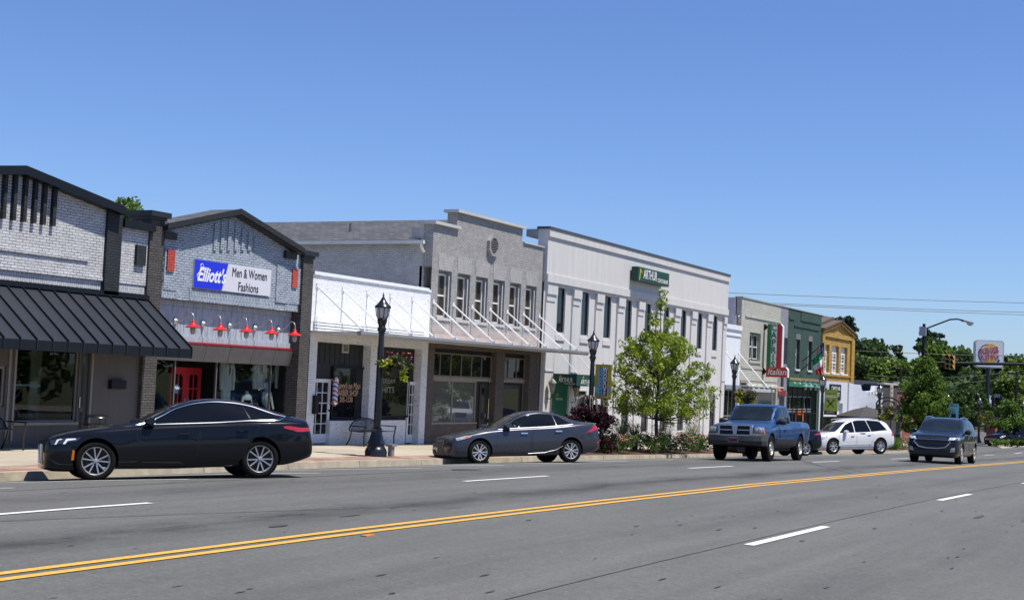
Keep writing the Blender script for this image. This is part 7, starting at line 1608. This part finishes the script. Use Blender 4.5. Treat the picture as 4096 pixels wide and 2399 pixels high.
def spokes(mb, a, r0, r1, w0, w1, y0=-.03, y1=-.008, da=0):
    c, s_ = math.cos(a), math.sin(a); c2, s2 = math.cos(a+da), math.sin(a+da)
    p0 = Vector((c*r0,0,s_*r0)); p1 = Vector((c2*r1,0,s2*r1)); d = (p1-p0).normalized(); t = Vector((-d.z,0,d.x))
    Y = Vector((0,1,0)); th = Y*-.03
    mb.hexa([p0-t*w0+Y*y0+th,p0+t*w0+Y*y0+th,p1+t*w1+Y*y1+th,p1-t*w1+Y*y1+th,p0-t*w0+Y*y0,p0+t*w0+Y*y0,p1+t*w1+Y*y1,p1-t*w1+Y*y1])
def st_double5(mb, r):
    for k in range(5):
        a = k*2*math.pi/5+.3
        for d in (-.15,.15): spokes(mb, a+d*.9, r*.12, r*.95, .011, .012, da=d*.9)
def st_ten(mb, r):
    for k in range(10): spokes(mb, k*2*math.pi/10+(.07 if k%2 else -.07), r*.12, r*.95, .012, .019)
def st_multi(mb, r):
    for k in range(5):
        for d in (-.16,.16): spokes(mb, k*2*math.pi/5+d*.8, r*.12, r*.95, .012, .017, da=d*.5)
def st_steel(mb, r):
    Mx = Matrix.Rotation(R(-90),3,'X'); mb.lathe((0,0,0), [(r*.92,-.075),(r*.62,-.045),(r*.55,-.02),(r*.3,-.02),(r*.25,-.035)], 24, M=Mx)
    for k in range(5): spokes(mb, k*2*math.pi/5, r*.3, r*.88, .035, .03, -.016, -.04)
def T(*p): return ([a for a,b in p],[b for a,b in p])
# ---- black fastback sedan
PB_ = dict(L=4.70, W=1.86, R=.342, Ra=.385, wheels=(.83,3.69), rw=.60, rd=.07, hw=.80, tuck=.07,
 top=T((0,.68),(.04,.745),(.15,.80),(.5,.88),(1.0,.945),(1.4,.985),(1.58,1.02),(1.9,1.17),(2.25,1.325),(2.6,1.415),(2.9,1.44),(3.2,1.425),(3.55,1.365),(3.9,1.265),(4.25,1.145),(4.5,1.085),(4.60,1.075),(4.64,1.03),(4.67,.92),(4.70,.72)),
 belt=T((0,.63),(.06,.70),(.2,.75),(.5,.82),(1.1,.885),(1.9,.935),(2.9,.965),(3.7,1.0),(4.2,1.0),(4.55,1.0),(4.64,.90),(4.70,.66)),
 wid=T((0,.66),(.04,.74),(.12,.81),(.25,.87),(.5,.91),(.83,.93),(1.5,.905),(2.3,.90),(3.1,.91),(3.7,.93),(4.1,.905),(4.4,.86),(4.6,.80),(4.67,.75),(4.70,.70)),
 bot=T((0,.22),(.15,.17),(.5,.16),(1.4,.20),(3.1,.20),(4.1,.22),(4.4,.27),(4.70,.36)))
pb = carpaint('black_paint', (.006,.007,.010), rough=.25)
c = Car(PB_, 'black fastback sedan with bright window trim parked at the kerb, nearest the camera', pb)
for sd in 'LR':
    c.windows([(1.62,1.85,2.52,2.50),(2.66,2.66,3.52,3.40),(3.55,3.43,4.06,3.92)], M_cg, sd)
    q_ = [(2.50,c.sec(2.5)[10][1]+.01),(2.69,c.sec(2.69)[10][1]+.01),(2.69,c.sec(2.69)[14][1]-.025),(2.48,c.sec(2.5)[14][1]-.025)]; c.patch(q_, 'pillar_trim', M_cg, sd, off=.005, res=.1)
    tip = (4.20, c.sec(4.1)[10][1]+.075)
    U = [(x, c.sec(x)[14][1]-.008) for x in np.linspace(1.66,4.0,30)]
    c.line([(1.50,c.sec(1.50)[10][1]+.01)]+U+[tip], 'chrome_trim', M_chr, .014, sd, off=.008); c.line([(x, c.sec(x)[10][1]+.006) for x in np.linspace(1.50,4.05,24)]+[tip], 'chrome_trim', M_chr, .012, sd, off=.008)
    c.door([(1.52,.30),(2.56,.27),(2.60,.925),(1.52,.88)], sd, (2.32,.80)); c.door([(2.59,.27),(3.32,.30),(3.52,.62),(3.68,.95),(2.62,.928)], sd, (3.36,.84))
    c.line([(.95,.22),(2.2,.21),(3.2,.235)], 'sill_trim', M_pl, .02, sd)
    c.patch([(.10,.62),(.50,.685),(.58,.74),(.32,.74),(.08,.70)], 'headlight', mat('dark_lamp_lens',(.03,.032,.036),.06,spec=.9,coat=.8), sd, off=.005, res=.05)
    c.patch([(.28,.635),(.32,.635),(.36,.69),(.50,.71),(.48,.73),(.34,.725)], 'running_light', M_dl, sd, off=.010, res=.03); c.patch([(.15,.625),(.18,.63),(.22,.70),(.28,.715),(.25,.725),(.19,.71)], 'running_light', M_dl, sd, off=.010, res=.03)
    c.patch([(.42,.36),(.465,.36),(.475,.52),(.44,.54)], 'side_marker', M_am, sd, off=.006, res=.04)
    c.patch([(4.12,.89),(4.38,.82),(4.63,.83),(4.635,.90),(4.45,.895),(4.25,.925),(4.12,.925)], 'tail_light', M_tl, sd, off=.008, res=.05)
c.patch([(-.62,1.02),(.62,1.02),(.53,1.36),(-.53,1.36)], 'windshield', M_cgl, 'F', off=.006, res=.12); c.patch([(-.55,1.10),(.55,1.10),(.45,1.33),(-.45,1.33)], 'rear_window', M_cg, 'B', off=.006, res=.12)
for sg in (-1,1): c.patch([(sg*.04,.30),(sg*.30,.30),(sg*.33,.62),(sg*.06,.62)], 'grille', M_pl, 'F', off=.012, res=.06); c.line([(sg*.03,.30),(sg*.31,.30),(sg*.34,.63),(sg*.05,.63),(sg*.03,.30)], 'grille_surround', M_chr, .009, 'F', off=.010)
c.mirror(1.72, 1.00, pb); mb = MB(); mb.prism([(-1.35,1.37),(-1.5,1.34),(-1.45,1.44)], -.015, .015, axis='y'); mb.build('antenna', pb, c.root)
c.wheel_set(.240, st_double5, m=mat('machined_alloy',(.40,.40,.41),.35,.6,var=0)); c.place((-17.49,18.69), 40)
# ---- grey sedan
PG_ = dict(L=4.62, W=1.81, R=.332, Ra=.375, wheels=(.83,3.63), rw=.575, rd=.075, hw=.80, tuck=.06,
 top=T((0,.64),(.04,.71),(.18,.78),(.5,.86),(.95,.94),(1.3,.99),(1.45,1.02),(1.75,1.17),(2.1,1.345),(2.45,1.455),(2.75,1.48),(3.05,1.46),(3.4,1.385),(3.75,1.26),(4.05,1.165),(4.25,1.145),(4.46,1.145),(4.53,1.11),(4.59,.95),(4.62,.72)),
 belt=T((0,.59),(.06,.66),(.25,.73),(.55,.80),(1.15,.895),(1.95,.95),(2.95,.99),(3.55,1.035),(4.15,1.08),(4.44,1.06),(4.56,.94),(4.62,.68)),
 wid=T((0,.62),(.04,.70),(.12,.78),(.28,.85),(.55,.895),(.85,.905),(1.45,.88),(2.25,.875),(3.05,.885),(3.65,.905),(4.05,.88),(4.35,.84),(4.54,.78),(4.62,.70)),
 bot=T((0,.24),(.15,.18),(.55,.17),(1.45,.20),(3.05,.20),(3.95,.22),(4.35,.27),(4.62,.36)))
pg = carpaint('grey_paint', (.060,.064,.080), metal=.55, rough=.27)
def sedan_sides(c, paint, sd):
    c.windows([(1.44,1.80,2.36,2.36),(2.46,2.46,3.20,3.15),(3.23,3.18,3.68,3.36)], M_cg, sd)
    c.patch([(2.34,c.sec(2.3)[10][1]+.012),(2.48,c.sec(2.4)[10][1]+.012),(2.48,c.sec(2.4)[14][1]-.03),(2.34,c.sec(2.3)[14][1]-.03)], 'pillar_trim', M_cg, sd, off=.005, res=.1)
    c.door([(1.31,.30),(2.37,.27),(2.41,.93),(1.35,.88)], sd, (2.17,.83), hm=M_chr); c.door([(2.40,.27),(3.17,.29),(3.31,.5),(3.53,.80),(3.55,.97),(2.44,.935)], sd, (3.23,.88), hm=M_chr)
def sedan_grey(label):
    c = Car(PG_, label, pg)
    for sd in 'LR':
        sedan_sides(c, pg, sd)
        c.line([(x, c.sec(x)[10][1]+.004) for x in np.linspace(1.42,3.72,40)], 'chrome_trim', M_sat, .008, sd, off=.002, step=.05)
        c.patch([(.18,.64),(.52,.72),(.62,.78),(.42,.77),(.16,.71)], 'headlight', M_hl, sd, off=.007, res=.05); c.patch([(.42,.70),(.52,.73),(.52,.755),(.42,.745)], 'turn_signal', M_am, sd, off=.011, res=.05)
        c.line([(2.3,.27),(2.8,.29),(3.15,.36),(3.36,.47)], 'sill_trim', M_sat, .006, sd, off=.003)
        c.patch([(4.08,.82),(4.32,.86),(4.50,.92),(4.53,1.04),(4.40,1.05),(4.30,.95)], 'tail_light', M_tl, sd, off=.008, res=.05); c.patch([(4.46,.52),(4.56,.52),(4.56,.58),(4.48,.58)], 'reflector', M_tl, sd, off=.008, res=.05)
        c.patch([(3.95,.87),(4.15,.87),(4.15,1.0),(3.95,.99)], 'fuel_flap', pg, sd, off=.003, res=.08)
    c.patch([(-.60,1.02),(.60,1.02),(.50,1.40),(-.50,1.40)], 'windshield', M_cgl, 'F', off=.006, res=.12); c.patch([(-.52,1.18),(.52,1.18),(.44,1.38),(-.44,1.38)], 'rear_window', M_cg, 'B', off=.006, res=.12)
    c.patch([(-.30,.28),(.30,.28),(.18,.46),(.28,.64),(-.28,.64),(-.18,.46)], 'grille', M_pl, 'F', off=.010, res=.06)
    c.line([(-.31,.27),(.31,.27),(.19,.46),(.29,.65),(-.29,.65),(-.19,.46),(-.31,.27)], 'grille_surround', M_sat, .007, 'F', off=.012)
    for sg in (-1,1): c.patch([(sg*.40,.28),(sg*.66,.30),(sg*.68,.44),(sg*.44,.38)], 'air_intake', M_pl, 'F', off=.010, res=.06)
    c.mirror(1.66, 1.02, pg, 1.1); mb = MB(); mb.prism([(-1.05,1.42),(-1.2,1.39),(-1.17,1.50)], -.015, .015, axis='y'); mb.build('antenna', pg, c.root)
    c.wheel_set(.225, st_ten); return c
c = sedan_grey('metallic grey sedan parked at an angle in front of the grey brick shop'); c.place((-18.55,34.65), 39)
# ---- navy sedan behind the truck
pn = carpaint('navy_paint', (.008,.010,.022), metal=.3, rough=.25)
c = Car(dict(PG_), 'dark navy sedan whose tail shows behind the blue pickup truck', pn)
for sd in 'LR':
    sedan_sides(c, pn, sd)
    c.patch([(4.06,.92),(4.32,.90),(4.53,.93),(4.53,1.0),(4.32,1.0)], 'tail_light', M_tl, sd, off=.008, res=.05); c.patch([(.22,.58),(.56,.68),(.66,.75),(.46,.735),(.22,.66)], 'headlight', M_hl, sd, off=.007, res=.05)
c.patch([(-.60,1.02),(.60,1.02),(.50,1.40),(-.50,1.40)], 'windshield', M_cgl, 'F', off=.006, res=.12); c.mirror(1.66, 1.02, pn); c.wheel_set(.24, st_double5, m=M_alu)
c.place((-17.0,62.2), 39, wi=1)
# ---- white three row SUV
PW_ = dict(L=5.12, W=2.0, R=.41, Ra=.45, wheels=(1.0,4.03), rw=.70, rd=.08, hw=.84, tuck=.07, cladz=.0,
 top=T((0,.72),(.05,.86),(.2,.97),(.6,1.06),(1.0,1.12),(1.2,1.16),(1.5,1.33),(1.9,1.60),(2.3,1.77),(2.8,1.85),(3.4,1.85),(4.0,1.81),(4.4,1.74),(4.7,1.64),(4.9,1.42),(5.03,1.18),(5.10,.95),(5.12,.75)),
 belt=T((0,.66),(.08,.78),(.3,.88),(.8,.98),(1.5,1.06),(2.5,1.10),(3.5,1.13),(4.2,1.18),(4.7,1.20),(4.95,1.12),(5.07,.95),(5.12,.70)),
 wid=T((0,.66),(.04,.76),(.15,.87),(.4,.95),(1.0,.99),(2.0,.975),(3.2,.98),(4.0,.995),(4.5,.96),(4.85,.90),(5.04,.82),(5.12,.72)),
 bot=T((0,.30),(.2,.24),(.8,.22),(1.6,.24),(3.5,.24),(4.4,.26),(4.7,.32),(5.12,.42)))
def suv_white(label, paint, name='parked_suv', cat='car'):
    c = Car(PW_, label, paint, name, cat)
    for sd in 'LR':
        c.windows([(1.45,1.95,2.40,2.38),(2.47,2.45,3.45,3.25),(3.50,3.30,4.55,4.18)], M_cg, sd, top_m=.04)
        c.line([(x, c.sec(x)[14][1]-.018) for x in np.linspace(1.85,4.3,24)], 'chrome_trim', M_chr, .007, sd)
        c.door([(1.32,.42),(2.42,.40),(2.46,1.08),(1.36,1.02)], sd, (2.22,.93), hm=M_chr); c.door([(2.46,.40),(3.30,.40),(3.55,.75),(3.55,1.12),(2.5,1.09)], sd, (3.30,.98), hm=M_chr)
        c.patch([(.16,.70),(.62,.90),(.66,.96),(.40,.93),(.14,.82)], 'headlight', M_hl, sd, off=.008, res=.06); c.patch([(4.80,.94),(4.98,.93),(4.99,1.10),(4.86,1.16)], 'tail_light', M_tl, sd, off=.009, res=.05)
        c.line([(1.45,.30),(3.5,.29)], 'sill_trim', M_chr, .014, sd); c.line([(1.5,.52),(3.4,.52)], 'side_moulding', paint, .014, sd)
    c.patch([(-.70,1.16),(.70,1.16),(.60,1.66),(-.60,1.66)], 'windshield', M_cgl, 'F', off=.006, res=.12); c.patch([(-.42,.50),(.42,.50),(.44,.86),(-.44,.86)], 'grille', M_pl, 'F', off=.012, res=.06)
    c.line([(-.44,.49),(.44,.49),(.46,.87),(-.46,.87),(-.44,.49)], 'grille_surround', M_chr, .016, 'F', off=.014); c.patch([(-.62,1.28),(.62,1.28),(.56,1.58),(-.56,1.58)], 'rear_window', M_cg, 'B', off=.006, res=.12)
    for sg in (-1,1): mb = MB(); mb.tube([(.45,sg*.60,1.80),(.3,sg*.61,1.85),(-.6,sg*.62,1.88),(-1.5,sg*.61,1.83),(-1.65,sg*.60,1.77)], .02, 6); mb.build('roof_rail', M_chr, c.root)
    c.mirror(1.75, 1.13, paint, 1.15); c.wheel_set(.25, st_ten); return c
pw = carpaint('white_pearl_paint', (.62,.62,.63), rough=.3)
c = suv_white('white three row SUV parked behind the navy sedan near the far shops', pw); c.place((-18.3,72.2), 37.5)
cw = copy_tree(c.root, label='white SUV across the street, seen only as a reflection in the grey shop window'); cw.location = (2.6,95.5,G(2,95)+.15); cw.rotation_euler = (0,0,math.atan2(-.87,-.49))
# ---- dark oncoming SUV
PE_ = dict(L=4.65, W=1.86, R=.36, Ra=.40, wheels=(.92,3.65), rw=.70, rd=.08, hw=.86, tuck=.06,
 top=T((0,.74),(.03,.86),(.1,.97),(.3,1.03),(.7,1.09),(1.05,1.13),(1.2,1.17),(1.5,1.33),(1.85,1.53),(2.2,1.63),(2.7,1.66),(3.3,1.65),(3.9,1.58),(4.2,1.50),(4.4,1.32),(4.55,1.10),(4.62,.9),(4.65,.72)),
 belt=T((0,.68),(.05,.82),(.2,.92),(.5,.98),(1.2,1.05),(2,1.08),(3,1.11),(3.8,1.15),(4.25,1.14),(4.5,1.02),(4.65,.68)),
 wid=T((0,.66),(.03,.76),(.10,.84),(.3,.90),(.7,.925),(1.2,.915),(2.2,.905),(3.2,.92),(3.8,.925),(4.2,.89),(4.5,.80),(4.65,.68)),
 bot=T((0,.30),(.15,.23),(.6,.21),(1.5,.24),(3.2,.24),(4.0,.26),(4.3,.34),(4.65,.44)))
pe = carpaint('charcoal_paint', (.022,.027,.033), metal=.6, rough=.25)
c = Car(PE_, 'dark charcoal SUV driving towards the camera beside the yellow centre line', pe, 'moving_suv')
for sd in 'LR':
    c.windows([(1.42,1.80,2.20,2.18),(2.27,2.25,3.05,2.92),(3.10,2.97,3.95,3.55)], M_cg, sd, top_m=.04); c.door([(1.28,.40),(2.22,.38),(2.26,1.06),(1.30,1.02)], sd, (2.05,.93)); c.door([(2.25,.38),(3.0,.38),(3.2,.7),(3.2,1.10),(2.29,1.07)], sd, (3.0,.97))
    c.line([(x, c.sec(x)[10][1]) for x in np.linspace(1.4,3.9,16)], 'chrome_trim', M_chr, .009, sd); c.patch([(4.38,.95),(4.52,.92),(4.54,1.04),(4.42,1.10)], 'tail_light', M_tl, sd, off=.009, res=.05); c.patch([(.18,.84),(.42,.88),(.5,.95),(.25,.95)], 'headlight', M_hl, sd, off=.008, res=.05)
c.patch([(-.74,1.15),(.74,1.15),(.62,1.56),(-.62,1.56)], 'windshield', M_cgl, 'F', off=.006, res=.12)
c.patch([(-.53,.82),(-.60,.76),(-.44,.60),(-.2,.56),(.2,.56),(.44,.60),(.60,.76),(.53,.82)], 'grille', M_pl, 'F', off=.012, res=.06)
c.line([(-.55,.84),(-.63,.76),(-.46,.585),(-.2,.54),(.2,.54),(.46,.585),(.63,.76),(.55,.84),(-.55,.84)], 'grille_surround', M_chr, .020, 'F', off=.014)
c.patch([(-.50,.87),(.50,.87),(.50,.93),(-.50,.93)], 'upper_grille', M_pl, 'F', off=.010, res=.05); c.patch([(-.6,.32),(.6,.32),(.66,.46),(-.66,.46)], 'lower_bumper', M_pl, 'F', off=.008, res=.08)
mb = MB(); c.patch([(-.13,.885),(-.04,.885),(-.04,.865),(.05,.865),(.05,.885),(.14,.885),(.12,.915),(.05,.915),(.05,.935),(-.04,.935),(-.04,.915),(-.10,.915)], 'badge', mat('badge_dark_gold',(.10,.09,.07),.3,.7,var=0), 'F', off=.018, res=.06)
for sg in (-1,1):
    c.patch([(sg*.54,.84),(sg*.80,.86),(sg*.84,.95),(sg*.60,.93)], 'headlight', M_hl, 'F', off=.010, res=.05); c.patch([(sg*.55,.84),(sg*.74,.85),(sg*.76,.875),(sg*.66,.885),(sg*.62,.93),(sg*.595,.925),(sg*.60,.875)], 'running_light', M_dl, 'F', off=.018, res=.04)
    c.patch([(sg*.62,.42),(sg*.78,.44),(sg*.78,.60),(sg*.66,.56)], 'fog_light', M_hl, 'F', off=.012, res=.05)
    mb = MB(); mb.tube([(.40,sg*.60,1.60),(.25,sg*.61,1.655),(-.5,sg*.61,1.68),(-1.3,sg*.60,1.64),(-1.5,sg*.60,1.58)], .02, 6); mb.build('roof_rail', M_chr, c.root)
c.mirror(1.62, 1.12, pe, 1.1); c.wheel_set(.245, st_multi); c.place((-9.6,57.7), 0, scale=1.09)
# ---- black minivan parked far right
PM_ = dict(PW_); PM_['cladz'] = 0
pm = carpaint('black_van_paint', (.006,.007,.010), rough=.25)
c = Car(PM_, 'black minivan parked beyond the cross street at the right edge', pm, 'parked_van', 'car')
for sd in 'LR':
    c.windows([(1.45,1.95,2.40,2.38),(2.47,2.45,3.45,3.25),(3.50,3.30,4.55,4.18)], M_cg, sd, top_m=.04); c.door([(1.32,.42),(2.42,.40),(2.46,1.08),(1.36,1.02)], sd, (2.22,.93), hm=M_chr); c.door([(2.46,.40),(3.30,.40),(3.55,.75),(3.55,1.12),(2.5,1.09)], sd, (3.30,.98), hm=M_chr)
    c.patch([(.14,.72),(.62,.88),(.72,.97),(.40,.93),(.14,.84)], 'headlight', M_hl, sd, off=.008, res=.06); c.line([(x, c.sec(x)[14][1]-.018) for x in np.linspace(1.5,4.3,24)], 'chrome_trim', M_chr, .010, sd)
c.patch([(-.70,1.16),(.70,1.16),(.60,1.66),(-.60,1.66)], 'windshield', M_cgl, 'F', off=.006, res=.12); c.patch([(-.6,.60),(.6,.60),(.6,.74),(-.6,.74)], 'grille', M_chr, 'F', off=.012, res=.06); c.patch([(-.16,.42),(.16,.42),(.16,.56),(-.16,.56)], 'licence_plate', mat('plate_white',(.5,.5,.5),.5), 'F', off=.016, res=.06)
c.mirror(1.75, 1.13, pm, 1.15); c.wheel_set(.25, st_ten)
p = D('m',1065,1385,116); c.place((p.x+.1,p.y), 33); c.root.location.z = SW(p.y)-.12
# ---- blue pickup truck
PT_ = dict(L=5.45, W=1.86, R=.41, Ra=.475, wheels=(.88,4.22), rw=.735, rd=.07, hw=.84, tuck=.04, cladz=.60, archd=.40,
 extra=[1.42,3.30,3.36,3.40,5.40],
 top=T((0,.98),(.03,1.06),(.10,1.12),(.35,1.17),(.8,1.215),(1.25,1.24),(1.42,1.26),(1.62,1.40),(1.86,1.60),(2.05,1.74),(2.35,1.80),(2.8,1.81),(3.12,1.79),(3.28,1.73),(3.36,1.32),(3.40,1.29),(4.0,1.29),(5.0,1.295),(5.42,1.295),(5.45,1.25)),
 belt=T((0,.95),(.10,1.02),(.3,1.06),(.8,1.10),(1.4,1.13),(2.5,1.16),(3.3,1.19),(3.42,1.22),(4.2,1.24),(5.45,1.22)),
 wid=T((0,.80),(.03,.86),(.10,.885),(.3,.905),(.88,.925),(1.35,.895),(2.2,.885),(3.2,.885),(3.7,.90),(4.22,.93),(4.75,.90),(5.3,.89),(5.45,.87)),
 bot=T((0,.62),(.1,.60),(.35,.50),(1.4,.42),(3.4,.42),(3.8,.45),(4.8,.50),(5.45,.58)), bed=(3.50,5.36,.72,.80))
pt = carpaint('blue_paint', (.030,.075,.185), metal=.4, rough=.40)
c = Car(PT_, 'blue pickup truck with grey bumper and crosshair grille driving towards the camera', pt, 'pickup_truck', 'truck')
for sd in 'LR':
    c.windows([(1.64,1.96,2.52,2.46),(2.66,2.60,3.20,3.06)], M_cg, sd, top_m=.03); c.door([(1.46,.44),(2.60,.44),(2.60,1.14),(1.48,1.11)], sd, (2.40,.98), hm=M_pl)
    c.door([(2.62,.44),(3.24,.44),(3.26,1.15),(2.62,1.14)], sd); c.patch([(1.40,.44),(3.5,.44),(3.5,.70),(1.40,.70)], 'side_cladding', mat('grey_plastic',(.028,.028,.030),.6,spec=.2,var=.1), sd, off=.012, res=.1)
    c.line([(1.40,.71),(3.52,.71)], 'cladding_edge', pt, .012, sd, off=.010)
    c.patch([(.10,.84),(.16,.84),(.18,1.02),(.12,1.02)], 'turn_signal', M_am, sd, off=.010, res=.05); c.patch([(5.30,.85),(5.42,.85),(5.42,1.15),(5.30,1.15)], 'tail_light', M_tl, sd, off=.008, res=.06)
c.patch([(-.78,1.27),(.78,1.27),(.68,1.72),(-.68,1.72)], 'windshield', M_cgl, 'F', off=.006, res=.12); c.patch([(-.55,1.30),(.55,1.30),(.52,1.62),(-.52,1.62)], 'rear_window', M_cg, 'B', off=.006, res=.12)
M_gp = mat('grey_plastic',(.028,.028,.030),.6,spec=.2,var=.1)
X = PT_['L']/2
mb = MB(); # bumper: wrapped bar in three pieces, one mesh
prof_ = [(.0,.46),(.10,.50),(.12,.62),(.11,.78),(.06,.86),(.0,.86)]
ys_ = [-.93,-.86,-.6,-.45,-.3,.3,.45,.6,.86,.93]; ofs = [-.34,-.06,.0,.02,.03,.03,.02,.0,-.06,-.34]; vs = []; zz = [.86,.86,.86,.78,.77,.77,.78,.86,.86,.86]
for y, o_, zt_ in zip(ys_, ofs, zz):
    for dx, z in prof_: vs.append((X+dx+o_, y, min(z, zt_) if z > .7 else z))
m_ = len(prof_); mb.add(vs, [(i*m_+k,(i+1)*m_+k,(i+1)*m_+k+1,i*m_+k+1) for i in range(len(ys_)-1) for k in range(m_-1)]+[tuple(range(m_)),tuple(range(len(vs)-1,len(vs)-m_-1,-1))], 0, False)
mb.m = [1 if (i < (len(ys_)-1)*(m_-1) and i%(m_-1) <= 1) else 0 for i in range(len(mb.f))]; c_b = mb.build('front_bumper', [mat('bumper_grey',(.07,.07,.072),.5,spec=.3,var=.15), M_pl], c.root)
c.patch([(-.86,.44),(.86,.44),(.86,.56),(-.86,.56)], 'lower_valance', M_pl, 'F', off=.03, res=.1)
mb = MB(); g0, g1, gw = .80, 1.085, .50
gx = X+.03
mb.box(X-.08,gx,-gw,gw,g0,g1); c_g = mb.build('grille', mat('grille_black',(.006,.006,.006),.7,var=0), c.root)
mb = MB(); 
for a, b, d_, e_ in ((-gw-.05,-gw+.02,g0-.03,g1+.03),(gw-.02,gw+.05,g0-.03,g1+.03)): mb.box(X-.08,gx+.03,a,b,d_,e_)
mb.box(X-.08,gx+.03,-gw+.02,gw-.02,g0-.04,g0+.01); mb.box(X-.08,gx+.025,-gw+.02,gw-.02,g1-.01,g1+.035)
mb.hexa([(gx-.02,-.05,g0+.01),(gx+.04,-.05,g0+.01),(gx+.04,.05,g0+.01),(gx-.02,.05,g0+.01),(gx-.02,-.09,g1-.01),(gx+.04,-.09,g1-.01),(gx+.04,.09,g1-.01),(gx-.02,.09,g1-.01)])
mb.box(gx-.02,gx+.028,-gw+.02,-.09,.935,.965); mb.box(gx-.02,gx+.028,.09,gw-.02,.935,.965); mb.build('grille_frame', mat('chrome_blue',(.50,.54,.60),.25,.6,var=0), c_g)
for sg in (-1,1):
    c.patch([(sg*.57,.86),(sg*.86,.86),(sg*.87,1.04),(sg*.57,1.05)], 'headlight_bezel', M_gp, 'F', off=.012, res=.06)
    hl = c.patch([(sg*.60,.875),(sg*.85,.875),(sg*.86,1.015),(sg*.82,1.03),(sg*.60,1.035)], 'headlight', mat('headlamp_grey',(.20,.21,.22),.06,spec=.9,var=.3,scale=12,coat=.8), 'F', off=.024, res=.06)
    for yq in (.665,.775): mb = MB(); mb.lathe((X+.0-.0,sg*yq,.95), [(.055,0),(.05,.012),(.02,.016)], 14, M=Matrix.Rotation(R(90),3,'Y')); ob = mb.build('lamp_reflector', mat('lamp_reflector',(.5,.52,.55),.12,.6,var=0), c.root); hh = c.bvh.ray_cast(Vector((X+2,sg*yq,.95)),Vector((-1,0,0))); ob.location.x = (hh[0].x-X+.022) if hh[0] else 0
mb = MB(); mb.box(X+.155,X+.165,-.02-.16,-.02+.16,.575,.735); pl_ = mb.build('front_plate', mat('plate_maroon',(.12,.01,.025),.4), c.root); mb = MB(); text_mb(mb, "INDIAN", (X+.168,-.02,.70), .055, depth=.004, width=.22); mb.box(X+.165,X+.168,-.18,.14,.727,.735); mb.box(X+.165,X+.168,-.18,.14,.575,.583); mb.box(X+.165,X+.168,-.18,-.172,.583,.727); mb.box(X+.165,X+.168,.132,.14,.583,.727); mb.build('lettering', mat('plate_grey',(.45,.4,.42),.5), pl_)
mb = MB(); 
for y0,y1 in ((-.62,-.05),(.05,.62)): c.line([(y0,1.275),(y1,1.30)], '', None, .010, 'F', off=.018, mb=mb)
mb.build('wiper', M_pl, c.root)
c.mirror(1.78, 1.22, M_pl, 1.35); c.wheel_set(.215, st_steel, tw=.24, m=mat('steel_wheel',(.45,.44,.40),.35,.6), cap=M_chr); c.place((-13.7,45.9), -.3, scale=1.06)
